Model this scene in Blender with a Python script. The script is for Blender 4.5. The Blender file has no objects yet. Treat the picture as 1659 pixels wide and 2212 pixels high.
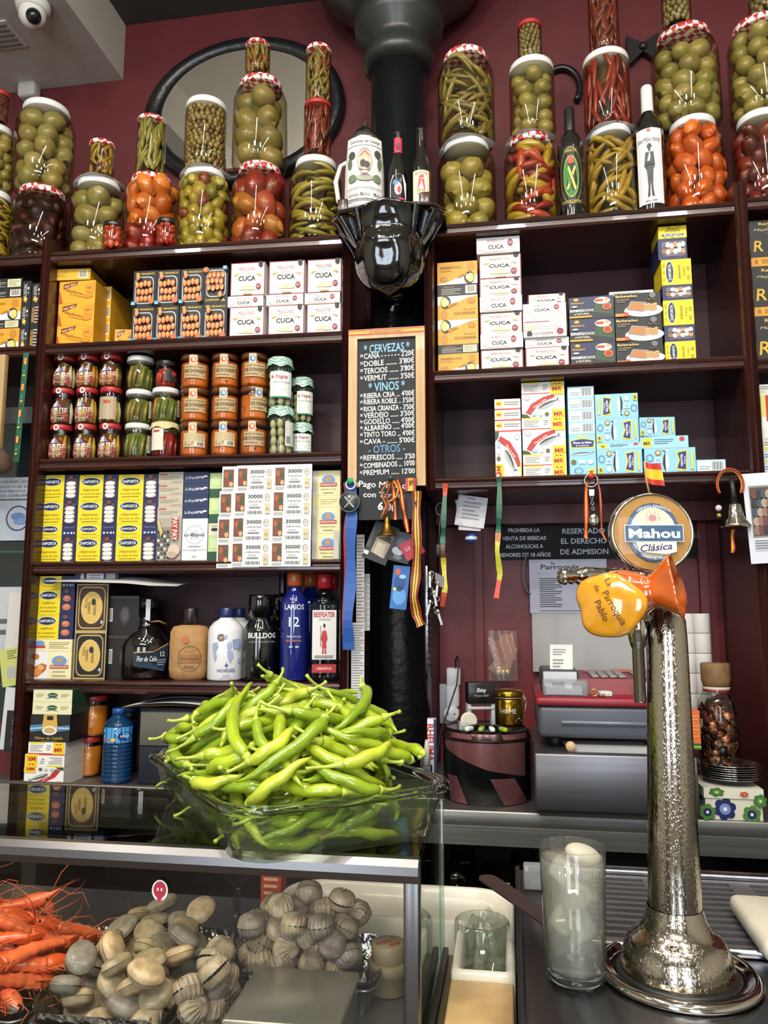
import bpy, bmesh, math, random
import numpy as np
from mathutils import Vector, Matrix, Euler
R=random.Random(7); PI=math.pi; rad=math.radians
scn=bpy.context.scene; COL=scn.collection
# ---------- camera, exposure, world, lights ----------
FP=1662.0; PITCH=rad(7.5); YAW=rad(9.2); CAM=Vector((0,0,1.4))
cam_d=bpy.data.cameras.new('camera'); cam=bpy.data.objects.new('camera',cam_d); COL.objects.link(cam)
cam_d.sensor_fit='VERTICAL'; cam_d.sensor_height=24; cam_d.lens=FP/2212*24; cam_d.clip_start=.02
cam.location=CAM; cam.rotation_euler=(PI/2+PITCH,0,YAW); scn.camera=cam
scn.view_settings.view_transform='Standard'; scn.view_settings.look='None'; scn.view_settings.gamma=1
scn.view_settings.use_curve_mapping=False; scn.view_settings.exposure=0.25
scn.cycles.transparent_max_bounces=28; scn.cycles.max_bounces=6; scn.cycles.diffuse_bounces=3; scn.cycles.glossy_bounces=3; scn.cycles.transmission_bounces=5
scn.cycles.sample_clamp_indirect=6; scn.cycles.caustics_reflective=False; scn.cycles.caustics_refractive=False
w=bpy.data.worlds.new('world'); scn.world=w; w.use_nodes=True
w.node_tree.nodes['Background'].inputs[0].default_value=(.72,.84,1,1); w.node_tree.nodes['Background'].inputs[1].default_value=2.5
def area(name,loc,aim,sx,sy,power,col=(1,1,1),shape='RECTANGLE'):
    l=bpy.data.lights.new(name,'AREA'); l.shape=shape; l.size=sx; l.size_y=sy; l.energy=power*LK; l.color=col
    o=bpy.data.objects.new(name,l); COL.objects.link(o); o.location=loc
    o.rotation_euler=(Vector(aim)-Vector(loc)).to_track_quat('-Z','Y').to_euler(); return o
LK=.55
WARM=(1,.86,.68); NEUT=(1,.95,.88); COOL=(.78,.88,1)
for x in (-1.55,-.75,.05,.85):
    area('spot_lamp',(x,.15,3.38),(x-.05,2.0,1.7),.14,.14,17,NEUT,'DISK')
for x in (-.62,.62):
    o=area('tube_lamp',(x,.35,3.48),(x,.36,0),.07,1.5,16,NEUT); o.rotation_euler=(0,0,0)
for x in (-.9,-.2,.5):
    area('bar_lamp',(x,-.25,3.3),(x,.95,1.1),.12,.12,11,WARM,'DISK')
area('window_daylight',(-1.35,-3.45,1.75),(-1.0,2,1.5),.9,2.1,75,COOL)
area('window_daylight',(.75,-3.45,1.75),(.2,2,1.5),.9,2.1,75,COOL)
area('hall_fill',(-.3,-1.6,3.4),(-.3,-1.6,0),1.6,.3,130,NEUT)  # added unseen fill light, brightens the cream walls so reflections catch something
# ---------- pixel to place ----------
_f=Vector((-math.sin(YAW)*math.cos(PITCH),math.cos(YAW)*math.cos(PITCH),math.sin(PITCH)))
_r=Vector((math.cos(YAW),math.sin(YAW),0)); _u=_r.cross(_f)
def ray(x,y): return _f+_r*((x-829.5)/FP)-_u*((y-1106)/FP)
def atz(x,y,Z): d=ray(x,y); return CAM+d*((Z-CAM.z)/d.z)
def aty(x,y,Y): d=ray(x,y); return CAM+d*(Y/d.y)
class Plane:                       # an upright plane: s along it, d into it, z up
    def __init__(s,x,y,a): s.o=Vector((x,y,0)); s.a=a; s.t=Vector((math.cos(a),math.sin(a),0)); s.n=Vector((-math.sin(a),math.cos(a),0))
    def loc(s,u,d,z): return s.o+s.t*u+s.n*d+Vector((0,0,z))
    def hit(s,x,y,d=0):
        r=ray(x,y); k=((s.o+s.n*d-CAM).dot(s.n))/r.dot(s.n); p=CAM+r*k
        return (p-s.o).dot(s.t), p.z
    def k(s,x,y,d=0):              # metres per pixel there
        u,z=s.hit(x,y,d); return (s.loc(u,d,z)-CAM).dot(_f)/FP
LP=Plane(-.54,2.0,rad(2.3)); RP=Plane(-.29,2.0,0); BW=Plane(0,2.45,0)
# ---------- materials ----------
def lin(h):
    h=h.lstrip('#'); c=[int(h[i:i+2],16)/255 for i in (0,2,4)]
    return tuple(x/12.92 if x<=.04045 else ((x+.055)/1.055)**2.4 for x in c)+(1,)
_M={}
def M(col,rough=.55,metal=0,coat=0,emit=0,bump=0,bscale=60,var=0,vscale=20,sss=0):
    key=(col,rough,metal,coat,emit,bump,bscale,var,vscale,sss)
    if key in _M: return _M[key]
    m=bpy.data.materials.new('m_'+col.lstrip('#')); m.use_nodes=True; nt=m.node_tree; b=nt.nodes['Principled BSDF']
    c=lin(col); b.inputs['Base Color'].default_value=c; b.inputs['Roughness'].default_value=rough; b.inputs['Metallic'].default_value=metal
    if coat: b.inputs['Coat Weight'].default_value=coat; b.inputs['Coat Roughness'].default_value=.05
    if sss: b.inputs['Subsurface Weight'].default_value=sss; b.inputs['Subsurface Scale'].default_value=.004
    if var or bump: tc=nt.nodes.new('ShaderNodeTexCoord')
    if var:
        n=nt.nodes.new('ShaderNodeTexNoise'); n.inputs['Scale'].default_value=vscale; n.inputs['Detail'].default_value=4
        nt.links.new(tc.outputs['Object'],n.inputs['Vector'])
        mx=nt.nodes.new('ShaderNodeMix'); mx.data_type='RGBA'
        mx.inputs[6].default_value=tuple(v*(1-var) for v in c[:3])+(1,); mx.inputs[7].default_value=tuple(min(1,v*(1+var)) for v in c[:3])+(1,)
        mr=nt.nodes.new('ShaderNodeMapRange'); mr.inputs[1].default_value=.35; mr.inputs[2].default_value=.65
        nt.links.new(n.outputs[0],mr.inputs[0]); nt.links.new(mr.outputs[0],mx.inputs[0]); nt.links.new(mx.outputs[2],b.inputs['Base Color'])
    if bump:
        n2=nt.nodes.new('ShaderNodeTexNoise'); n2.inputs['Scale'].default_value=bscale; nt.links.new(tc.outputs['Object'],n2.inputs['Vector'])
        bp=nt.nodes.new('ShaderNodeBump'); bp.inputs['Strength'].default_value=bump; bp.inputs['Distance'].default_value=.01
        nt.links.new(n2.outputs[0],bp.inputs['Height']); nt.links.new(bp.outputs[0],b.inputs['Normal'])
    m.diffuse_color=c; _M[key]=m; return m
def glass(tint='#f4faf6',ior=1.45,rough=.02,haze=0,hcol='#dfe3da'):
    key=('glass',tint,ior,rough,haze,hcol)
    if key in _M: return _M[key]
    m=bpy.data.materials.new('glass_'+tint.lstrip('#')); m.use_nodes=True; nt=m.node_tree; nt.nodes.clear()
    o=nt.nodes.new('ShaderNodeOutputMaterial'); t=nt.nodes.new('ShaderNodeBsdfTransparent'); g=nt.nodes.new('ShaderNodeBsdfGlossy')
    g.inputs['Roughness'].default_value=rough; t.inputs[0].default_value=lin(tint); g.inputs[0].default_value=(1,1,1,1)
    lw=nt.nodes.new('ShaderNodeLayerWeight'); lw.inputs[0].default_value=.5; pw=nt.nodes.new('ShaderNodeMath'); pw.operation='POWER'; pw.inputs[1].default_value=5
    nt.links.new(lw.outputs['Facing'],pw.inputs[0]); f0=((ior-1)/(ior+1))**2; fr=nt.nodes.new('ShaderNodeMapRange'); fr.inputs[3].default_value=f0; fr.inputs[4].default_value=.85; nt.links.new(pw.outputs[0],fr.inputs[0]); mx=nt.nodes.new('ShaderNodeMixShader')
    p4=nt.nodes.new('ShaderNodeMath'); p4.operation='POWER'; p4.inputs[1].default_value=3.5; nt.links.new(lw.outputs['Facing'],p4.inputs[0]); cm=nt.nodes.new('ShaderNodeMix'); cm.data_type='RGBA'; tl_=lin(tint); cm.inputs[6].default_value=tl_; cm.inputs[7].default_value=tuple(v**2*.42 for v in tl_[:3])+(1,); nt.links.new(p4.outputs[0],cm.inputs[0]); nt.links.new(cm.outputs[2],t.inputs[0])
    nt.links.new(fr.outputs[0],mx.inputs[0]); nt.links.new(t.outputs[0],mx.inputs[1]); nt.links.new(g.outputs[0],mx.inputs[2]); last=mx
    if haze:
        d=nt.nodes.new('ShaderNodeBsdfDiffuse'); d.inputs[0].default_value=lin(hcol); m2=nt.nodes.new('ShaderNodeMixShader'); m2.inputs[0].default_value=haze
        nt.links.new(mx.outputs[0],m2.inputs[1]); nt.links.new(d.outputs[0],m2.inputs[2]); last=m2
    nt.links.new(last.outputs[0],o.inputs[0]); _M[key]=m; return m
def realglass(tint='#ffffff',rough=0,ior=1.45):
    key=('rg',tint,rough,ior)
    if key in _M: return _M[key]
    m=bpy.data.materials.new('solid_glass'); m.use_nodes=True; b=m.node_tree.nodes['Principled BSDF']
    b.inputs['Base Color'].default_value=lin(tint); b.inputs['Roughness'].default_value=rough; b.inputs['Transmission Weight'].default_value=1; b.inputs['IOR'].default_value=ior
    _M[key]=m; return m
def checker(c1,c2,scale,rough=.35,rot=.785):
    key=('chk',c1,c2,scale)
    if key in _M: return _M[key]
    m=bpy.data.materials.new('gingham'); m.use_nodes=True; nt=m.node_tree; b=nt.nodes['Principled BSDF']; b.inputs['Roughness'].default_value=rough
    tc=nt.nodes.new('ShaderNodeTexCoord'); mp=nt.nodes.new('ShaderNodeMapping'); mp.inputs['Rotation'].default_value=(.3,.2,rot)
    ch=nt.nodes.new('ShaderNodeTexChecker'); ch.inputs['Scale'].default_value=scale; ch.inputs[1].default_value=lin(c1); ch.inputs[2].default_value=lin(c2)
    nt.links.new(tc.outputs['Object'],mp.inputs[0]); nt.links.new(mp.outputs[0],ch.inputs[0]); nt.links.new(ch.outputs[0],b.inputs['Base Color']); _M[key]=m; return m
def grain(c1,c2,scale=(3,40,40),rough=.35,coat=.3,name='wood',bump=0,metal=0):
    key=('gr',c1,c2,scale,rough,coat,metal)
    if key in _M: return _M[key]
    m=bpy.data.materials.new(name); m.use_nodes=True; nt=m.node_tree; b=nt.nodes['Principled BSDF']; b.inputs['Roughness'].default_value=rough; b.inputs['Coat Weight'].default_value=coat; b.inputs['Metallic'].default_value=metal
    tc=nt.nodes.new('ShaderNodeTexCoord'); mp=nt.nodes.new('ShaderNodeMapping'); mp.inputs['Scale'].default_value=scale
    n=nt.nodes.new('ShaderNodeTexNoise'); n.inputs['Scale'].default_value=1; n.inputs['Detail'].default_value=5; cr=nt.nodes.new('ShaderNodeValToRGB')
    cr.color_ramp.elements[0].color=lin(c1); cr.color_ramp.elements[1].color=lin(c2); cr.color_ramp.elements[0].position=.35; cr.color_ramp.elements[1].position=.65
    nt.links.new(tc.outputs['Object'],mp.inputs[0]); nt.links.new(mp.outputs[0],n.inputs[0]); nt.links.new(n.outputs[0],cr.inputs[0]); nt.links.new(cr.outputs[0],b.inputs['Base Color'])
    if bump:
        bp=nt.nodes.new('ShaderNodeBump'); bp.inputs['Strength'].default_value=bump; bp.inputs['Distance'].default_value=.002; nt.links.new(n.outputs[0],bp.inputs['Height']); nt.links.new(bp.outputs[0],b.inputs['Normal'])
    _M[key]=m; return m
WOOD=grain('#2a110d','#3d1a13',(3,60,60),.3,.3); WOODV=grain('#2a110d','#3d1a13',(60,60,3),.3,.3)
STEEL=grain('#8d8c88','#a3a29e',(2,90,90),.45,0,'brushed_steel',metal=1)
# ---------- mesh builder ----------
class MB:
    def __init__(s): s.v=[]; s.f=[]; s.m=[]; s.mats=[]; s.sm=[]
    def mi(s,m):
        if m not in s.mats: s.mats.append(m)
        return s.mats.index(m)
    def add(s,vs,fs,m,smooth=False,T=None):
        o=len(s.v); i=s.mi(m)
        s.v.extend([tuple(T@Vector(p)) if T else tuple(p) for p in vs])
        for f in fs: s.f.append(tuple(o+a for a in f)); s.m.append(i); s.sm.append(smooth)
        return s
    def box(s,x0,x1,y0,y1,z0,z1,m,T=None,mats=None):
        vs=[(x0,y0,z0),(x1,y0,z0),(x1,y1,z0),(x0,y1,z0),(x0,y0,z1),(x1,y0,z1),(x1,y1,z1),(x0,y1,z1)]
        fs=[(0,1,5,4),(1,2,6,5),(2,3,7,6),(3,0,4,7),(4,5,6,7),(3,2,1,0)]
        if mats:
            for f,mm in zip(fs,mats): s.add(vs,[f],mm,T=T)
        else: s.add(vs,fs,m,T=T)
        return s
    def rbox(s,x0,x1,y0,y1,z0,z1,m,r=.004,seg=2,T=None):
        b=bmesh.new(); bmesh.ops.create_cube(b,size=1)
        for v in b.verts: v.co=Vector(((x0+x1)/2+v.co.x*(x1-x0),(y0+y1)/2+v.co.y*(y1-y0),(z0+z1)/2+v.co.z*(z1-z0)))
        bmesh.ops.bevel(b,geom=b.edges[:],offset=r,segments=seg,affect='EDGES',profile=.5); b.verts.index_update()
        s.add([v.co.copy() for v in b.verts],[[v.index for v in f.verts] for f in b.faces],m,True,T); b.free(); return s
    def lathe(s,prof,m,n=24,T=None,smooth=True,cap=True,sx=1,sy=1):
        vs=[];fs=[]
        for r,z in prof:
            for i in range(n): a=2*PI*i/n; vs.append((r*math.cos(a)*sx,r*math.sin(a)*sy,z))
        for j in range(len(prof)-1):
            for i in range(n): k=(i+1)%n; fs.append((j*n+i,j*n+k,(j+1)*n+k,(j+1)*n+i))
        if cap:
            if prof[0][0]>1e-5: fs.append(tuple(reversed(range(n))))
            if prof[-1][0]>1e-5: fs.append(tuple((len(prof)-1)*n+i for i in range(n)))
        return s.add(vs,fs,m,smooth,T)
    def tube(s,pts,rs,m,n=8,T=None,smooth=True,cap=True,flat=1.0):
        pts=[Vector(p) for p in pts]; vs=[];fs=[]
        if not hasattr(rs,'__len__'): rs=[rs]*len(pts)
        t0=(pts[1]-pts[0]).normalized(); ref=Vector((0,0,1)) if abs(t0.z)<.9 else Vector((1,0,0)); u=t0.cross(ref).normalized()
        for i,p in enumerate(pts):
            t=(pts[min(i+1,len(pts)-1)]-pts[max(i-1,0)]).normalized(); u=(u-t*u.dot(t)).normalized(); v=t.cross(u)
            for k in range(n): a=2*PI*k/n; vs.append(p+(u*math.cos(a)+v*math.sin(a)*flat)*rs[i])
        for j in range(len(pts)-1):
            for i in range(n): k=(i+1)%n; fs.append((j*n+i,j*n+k,(j+1)*n+k,(j+1)*n+i))
        if cap: fs.append(tuple(reversed(range(n)))); fs.append(tuple((len(pts)-1)*n+i for i in range(n)))
        return s.add(vs,fs,m,smooth,T)
    def ball(s,c,r,m,nu=10,nv=7,sc=(1,1,1),T=None,fn=None):
        prof=[(math.sin(PI*j/nv),-math.cos(PI*j/nv)) for j in range(nv+1)]; vs=[];fs=[]
        for a_,z in prof:
            for i in range(nu):
                a=2*PI*i/nu; k=fn(a,z) if fn else 1
                vs.append((c[0]+r*a_*math.cos(a)*sc[0]*k,c[1]+r*a_*math.sin(a)*sc[1]*k,c[2]+r*z*sc[2]*k))
        for j in range(nv):
            for i in range(nu): k=(i+1)%nu; fs.append((j*nu+i,j*nu+k,(j+1)*nu+k,(j+1)*nu+i))
        return s.add(vs,fs,m,True,T)
    def prism(s,pts,y0,y1,m,T=None,smooth=False):      # outline in x,z pushed along y
        n=len(pts); vs=[(x,y0,z) for x,z in pts]+[(x,y1,z) for x,z in pts]
        fs=[tuple(range(n)),tuple(reversed(range(n,2*n)))]+[(i,i+n,(i+1)%n+n,(i+1)%n) for i in range(n)]
        return s.add(vs,fs,m,smooth,T)
    def sheet(s,fn,nu,nv,m,th=.0004,T=None):           # thin curved sheet, fn(u,v)->point
        vs=[Vector(fn(i/nu,j/nv)) for j in range(nv+1) for i in range(nu+1)]
        fs=[(j*(nu+1)+i,j*(nu+1)+i+1,(j+1)*(nu+1)+i+1,(j+1)*(nu+1)+i) for j in range(nv) for i in range(nu)]
        return s.add(vs,fs,m,True,T)
    def build(s,name,parent=None,loc=None,rotz=0,mesh=None):
        me=mesh or bpy.data.meshes.new(name)
        me.from_pydata(s.v,[],s.f); me.validate(clean_customdata=False) if False else None
        for m in s.mats: me.materials.append(m)
        me.polygons.foreach_set('material_index',s.m); me.polygons.foreach_set('use_smooth',s.sm); me.update()
        o=bpy.data.objects.new(name,me); COL.objects.link(o)
        if parent: o.parent=parent
        if loc is not None: o.location=loc
        if rotz: o.rotation_euler=(0,0,rotz)
        return o
def tag(o,label=None,cat=None,group=None,kind=None):
    if label: o['label']=label
    if cat: o['category']=cat
    if group: o['group']=group
    if kind: o['kind']=kind
    return o
def empty(name,loc=(0,0,0),rotz=0,label=None,cat=None,group=None):
    o=bpy.data.objects.new(name,None); COL.objects.link(o); o.location=loc; o.rotation_euler=(0,0,rotz); o.empty_display_size=.02
    return tag(o,label,cat,group)
def copy_tree(o,parent=None,kids={}):
    c=o.copy(); COL.objects.link(c)
    if parent: c.parent=parent
    for ch in kids_of(o): copy_tree(ch,c)
    return c
def kids_of(o): return [c for c in bpy.data.objects if c.parent==o]
def arc(cx,cz,r,a0,a1,n=8): return [(cx+r*math.cos(rad(a0+(a1-a0)*i/n)),cz+r*math.sin(rad(a0+(a1-a0)*i/n))) for i in range(n+1)]
# ---------- lettering ----------
_T={}
def textgeo(s,bold=0):
    k=(s,bold)
    if k in _T: return _T[k]
    c=bpy.data.curves.new('t','FONT'); c.body=s; c.resolution_u=2; c.offset=bold; c.align_x='CENTER'
    o=bpy.data.objects.new('t',c); me=o.to_mesh(); v=np.array([x.co[:] for x in me.vertices]) if len(me.vertices) else np.zeros((1,3)); f=[tuple(p.vertices) for p in me.polygons]
    o.to_mesh_clear(); bpy.data.objects.remove(o); bpy.data.curves.remove(c)
    v=v[:,:2]; v[:,0]-=(v[:,0].min()+v[:,0].max())/2; _T[k]=(v,f,v[:,0].max()*2); return _T[k]
INK={}
def ink(c): return M(c,.5)
def draw(mb,design,w,h,fn,eps=.00025,flip=False,rot=0):
    """print a design of rectangles, ellipses, outlines and words; fn(x,z,level)->point"""
    lv=0
    if rot in (90,-90): w,h=h,w
    def P(x,z):
        X,Z=(x-.5)*w,(z-.5)*h
        if rot==90: X,Z=-Z,X
        if rot==-90: X,Z=Z,-X
        if flip: X,Z=-X,-Z
        return X,Z
    for d in design:
        lv+=1; k=d[0]
        if k=='r':
            _,x0,z0,x1,z1,c=d; n=max(1,int(abs(x1-x0)*6)) if fn.curved else 1
            vs=[];fs=[]
            for i in range(n+1):
                x=x0+(x1-x0)*i/n; vs+=[fn(*P(x,z0),lv*eps),fn(*P(x,z1),lv*eps)]
            for i in range(n): fs.append((2*i,2*i+2,2*i+3,2*i+1))
            mb.add(vs,fs,ink(c))
        elif k=='e':
            _,cx,cz,rx,rz,c=d; n=20; mb.add([fn(*P(cx+rx*math.cos(2*PI*i/n),cz+rz*math.sin(2*PI*i/n)),lv*eps) for i in range(n)],[tuple(range(n))],ink(c))
        elif k=='o':
            _,cx,cz,rx,rz,t,c=d; n=24; vs=[]
            for i in range(n):
                a=2*PI*i/n; vs+=[fn(*P(cx+rx*math.cos(a),cz+rz*math.sin(a)),lv*eps),fn(*P(cx+rx*(1-t)*math.cos(a),cz+rz*(1-t)*math.sin(a)),lv*eps)]
            mb.add(vs,[(2*i,(2*i+2)%(2*n),(2*i+3)%(2*n),2*i+1) for i in range(n)],ink(c))
        elif k=='p': mb.add([fn(*P(x,z),lv*eps) for x,z in d[1]],[tuple(range(len(d[1])))],ink(d[2]))
        elif k=='b':
            _,x0,z0,x1,z1,c=d; n=11
            for i in range(n):
                a=x0+(x1-x0)*i/n; b=a+(x1-x0)/n*(.35+.35*((i*7)%3)/2); mb.add([fn(*P(a,z0),lv*eps),fn(*P(b,z0),lv*eps),fn(*P(b,z1),lv*eps),fn(*P(a,z1),lv*eps)],[(0,1,2,3)],ink(c))
        elif k=='l':                       # lines of tiny print
            _,x0,z0,x1,z1,n,c=d
            for i in range(n):
                zz=z1-(z1-z0)*(i+.5)/n; hh=(z1-z0)/n*.22; xe=x1-(x1-x0)*(.3 if i%3==2 else .05*(i%2))
                mb.add([fn(*P(x0,zz-hh),lv*eps),fn(*P(xe,zz-hh),lv*eps),fn(*P(xe,zz+hh),lv*eps),fn(*P(x0,zz+hh),lv*eps)],[(0,1,2,3)],ink(c))
        elif k=='t':
            _,s,cx,cz,size,c=d[:6]; o=d[6] if len(d)>6 else {}
            v,f,tw=textgeo(s,o.get('b',0)); sc=size*h; sx=sc*o.get('sx',1)
            if 'w' in o: sx=o['w']*w/tw
            a=rad(o.get('a',0)); it=o.get('i',0); vs=[]; arch=o.get('arch',0)
            for x,y in v:
                y-=.35; xx=(x+it*y)*sx; zz=y*sc
                if arch: zz-=arch*h*(2*xx/(tw*sx))**2
                xr=xx*math.cos(a)-zz*math.sin(a); zr=xx*math.sin(a)+zz*math.cos(a)
                vs.append(fn(*P(cx+xr/w,cz+zr/h),lv*eps))
            mb.add(vs,f,ink(c))
def face_fn(cx,cz,y):
    def fn(x,z,e): return (cx+x,y-e,cz+z)
    fn.curved=False; return fn
def cyl_fn(r,cz,a0=-PI/2):
    def fn(x,z,e): a=a0+x/r; return ((r+e)*math.cos(a),(r+e)*math.sin(a),cz+z)
    fn.curved=True; return fn
# ---------- the room ----------
RED=M('#591a1f',.6,bump=.12,bscale=25,var=.08,vscale=6); CREAM=M('#d9d3c0',.7); DKCEIL=M('#3c403b',.6,var=.06,vscale=4)
def struct(mb,name): return tag(mb.build(name),kind='structure')
X0,X1,Y0,Y1,ZC=-3.3,2.6,-3.6,2.45,3.6
struct(MB().box(X0,X1,Y1,Y1+.15,0,ZC,RED),'wall_back')
struct(MB().box(X0-.15,X0,Y0,Y1,0,ZC,CREAM),'wall_left'); struct(MB().box(X1,X1+.15,Y0,Y1,0,ZC,CREAM),'wall_right')
mb=MB()
wx=[(-1.85,-.85),(.25,1.25)]; ed=[X0]+[v for p in wx for v in p]+[X1]
for i in range(0,len(ed),2): mb.box(ed[i],ed[i+1],Y0-.15,Y0,0,ZC,CREAM)
for a,b in wx: mb.box(a,b,Y0-.15,Y0,0,.6,CREAM); mb.box(a,b,Y0-.15,Y0,2.9,ZC,CREAM)
struct(mb,'wall_front')
for i,(a,b) in enumerate(wx):
    mb=MB()
    for x in (a+.03,(a+b)/2,b-.03): mb.box(x-.03,x+.03,Y0-.1,Y0-.05,.6,2.9,M('#2b2320',.5))
    for z in (.63,2.1,2.87): mb.box(a,b,Y0-.1,Y0-.05,z-.03,z+.03,M('#2b2320',.5))
    struct(mb,'window_%d'%(i+1))
struct(MB().box(X0,X1,Y0,Y1,-.1,0,M('#5b4a3d',.5,var=.2)),'floor')
struct(MB().box(X0,X1,2.12,Y1,ZC,ZC+.1,DKCEIL),'ceiling')
struct(MB().box(X0,X1,Y0,2.12,ZC,ZC+.1,CREAM),'ceiling')
# boxed-in soffit at the top left, and its camera
SW=M('#b9b5ae',.7,bump=.1,bscale=30)
pc=aty(266,172,2.45)
struct(MB().box(X0,pc.x,.45,2.45,pc.z,ZC,SW),'trim_1')
def lamp_dome(px,py,label):
    c=atz(px,py,pc.z); e=empty('dome_camera',c,.3,label,'security camera')
    W_=M('#dcdad4',.35)
    MB().lathe([(.052,0),(.055,-.012),(.05,-.03),(.046,-.034)],W_,28).build('mount',e)
    MB().ball((0,0,-.045),.043,W_,20,12).build('housing',e)
    k=MB().ball((0.012,-.026,-.068),.024,M('#16181c',.12),16,10).build('lens',e)
lamp_dome(72,6,'white dome security camera under the pale soffit')
# small white junction box where the soffit meets the wall
p=aty(72,205,2.45); tag(MB().rbox(-.036,.036,-.05,0,-.035,.035,M('#b5b3ad',.5),.012,3).build('junction_box',loc=(p.x,2.45,p.z)),'small grey-white plastic box on the red wall under the soffit','junction box')
p=atz(2,75,pc.z); mb=MB().box(-.06,.06,-.06,.06,-.006,0,M('#c4c1ba',.6))
for k in range(5): mb.box(-.05,.05,-.05+k*.022,-.04+k*.022,-.009,-.005,M('#77756f',.6))
tag(mb.build('air_vent',loc=p),'grey square air vent in the soffit underside, at the left edge','vent')
# oval mirror
mc=aty(525,243,2.43); k=(mc-CAM).dot(_f)/FP; mrx,mrz=225*k,163*k*1.05
e=empty('oval_mirror',(mc.x,2.445,mc.z),0,'large oval wall mirror in a thick black frame behind the jars','mirror')
mb=MB(); n=64; prof=[(1.0,-.0),(1.0,-.03),(.95,-.045),(.88,-.04),(.845,-.02),(.84,-.004)]; vs=[];fs=[]
for q,y in prof:
    for i in range(n): a=2*PI*i/n; vs.append((mrx*q*math.cos(a) if q==1 else (mrx-(1-q)*mrx)*math.cos(a),y,(mrz-(1-q)*mrx)*math.sin(a)))
for j in range(len(prof)-1):
    for i in range(n): fs.append((j*n+i,j*n+(i+1)%n,(j+1)*n+(i+1)%n,(j+1)*n+i))
mb.add(vs,fs,M('#15171a',.3,bump=.2,bscale=40),True).build('mirror_frame',e)
mb=MB(); mb.add([(mrx*.86*math.cos(2*PI*i/n),-.012-.02*math.sin(2*PI*i/n),(mrz-.14*mrx)*math.sin(2*PI*i/n)) for i in range(n)],[tuple(range(n))],M('#e8e8e2',.02,1))
mb.build('mirror_pane',e)
# black iron ornaments on the wall behind the right-hand jars
for (x,y,rx,rz,a0,a1,t,lb) in ((1212,190,40,50,-40,220,.011,'black iron horseshoe ornament on the wall behind the right jars'),):
    c=aty(x,y,2.43); k=(c-CAM).dot(_f)/FP
    tag(MB().tube([(rx*k*math.cos(rad(a0+(a1-a0)*i/20)),0,rz*k*math.sin(rad(a0+(a1-a0)*i/20))) for i in range(21)],t,M('#121214',.3),10).build('horseshoe',loc=(c.x,2.435,c.z)),lb,'ornament')
c=aty(1388,105,2.43); k=(c-CAM).dot(_f)/FP; e=empty('leather_bow',(c.x,2.44,c.z),.0,'black leather bow ornament high on the wall behind the right jars','ornament')
for s_ in (-1,1): MB().prism([(0,-10*k),(s_*30*k,-38*k),(s_*34*k,30*k),(0,10*k)],-.02,0,M('#151517',.4)).build('bow_wing',e)
MB().ball((0,-.02,0),.014,M('#1b1b1e',.35),12,8).build('bow_knot',e)
# black painted iron column with a spreading capital
BLK=M('#15181a',.22,bump=.25,bscale=35)
cc=aty(862,300,2.22)
e=empty('iron_column',(cc.x,2.22,0),0,'tall black cast-iron column between the two shelf units','column')
MB().lathe([(.088,.957),(.088,3.12)],BLK,32).build('shaft',e)
mb=MB().lathe([(.088,3.1),(.11,3.115),(.115,3.14),(.1,3.17),(.1,3.2),(.14,3.23),(.145,3.27),(.13,3.3),(.15,3.33),(.2,3.37),(.27,3.43),(.31,3.5),(.33,3.6)],M('#262a28',.35),32)
mb.build('capital',e)
# ---------- shelf units ----------
DARK=M('#1d0d0e',.5); BACKP=M('#3c161b',.55)
def mould(mb,x0,x1,zt,h,m,dep=.28):   # shelf board with rounded, grooved front edge; front at y=0
    p=[(dep,zt),(.0,zt),(-.008,zt-.003),(-.011,zt-.008),(-.008,zt-.013),(-.004,zt-.015),(-.004,zt-.018),(-.008,zt-.021),(-.008,zt-h+.006),(-.004,zt-h),(dep,zt-h)]
    n=len(p); vs=[(x0,y,z) for y,z in p]+[(x1,y,z) for y,z in p]
    mb.add(vs,[(i,(i+1)%n,(i+1)%n+n,i+n) for i in range(n)]+[tuple(reversed(range(n))),tuple(range(n,2*n))],m)
def post(mb,x0,x1,z0,z1,m,dep=.28):
    w=x1-x0; p=[(x0,dep),(x0,-.012),(x0+.12*w,-.02),(x0+.24*w,-.012),(x0+.3*w,-.014),(x0+.5*w,-.024),(x0+.7*w,-.014),(x0+.76*w,-.012),(x0+.88*w,-.02),(x1,-.012),(x1,dep)]
    n=len(p); vs=[(x,y,z0) for x,y in p]+[(x,y,z1) for x,y in p]
    mb.add(vs,[(i,(i+1)%n,(i+1)%n+n,i+n) for i in range(n)]+[tuple(reversed(range(n))),tuple(range(n,2*n))],m)
BACKZ=.955
ZL={'A':2.452,'B':2.178,'C':1.842,'D':1.545,'E':1.216}
ZL={k:LP.hit(420,y)[1] for k,y in dict(A=527,B=729,C=983,D=1210,E=1472).items()}
ZR={k:RP.hit(1265,y)[1] for k,y in dict(A=462,B=785,C=1024).items()}
sl0,_=LP.hit(94,600); sl1,_=LP.hit(112,600); sr0,_=LP.hit(738,1000); sr1=LP.hit(757,1000)[0]
ZLL={'A':LP.hit(50,550)[1],'B':LP.hit(50,748)[1]}
e=empty('shelf_unit',LP.loc(0,0,0),LP.a,'dark mahogany open shelf unit left of the black column','shelf unit')
for z0,z1,a,b in ((BACKZ+.0,ZL['A']+.035,sl0,sl1),(BACKZ,ZL['A']-.0,sr0,sr1)):
    mb=MB(); post(mb,a,b,z0,z1,WOODV); mb.build('post',e)
for k,z in ZL.items():
    mb=MB(); mould(mb,sl1,sr0,z,.034,WOOD,.27); mb.build('shelf',e)
for k,z in ZLL.items():
    mb=MB(); mould(mb,sl0-.75,sl0,z,.034,WOOD,.27); mb.build('shelf',e)
mb=MB().box(sl1-.02,sr1,.27,.28,BACKZ,ZL['A']-.03,BACKP); mb.build('back_panel',e)
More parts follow.
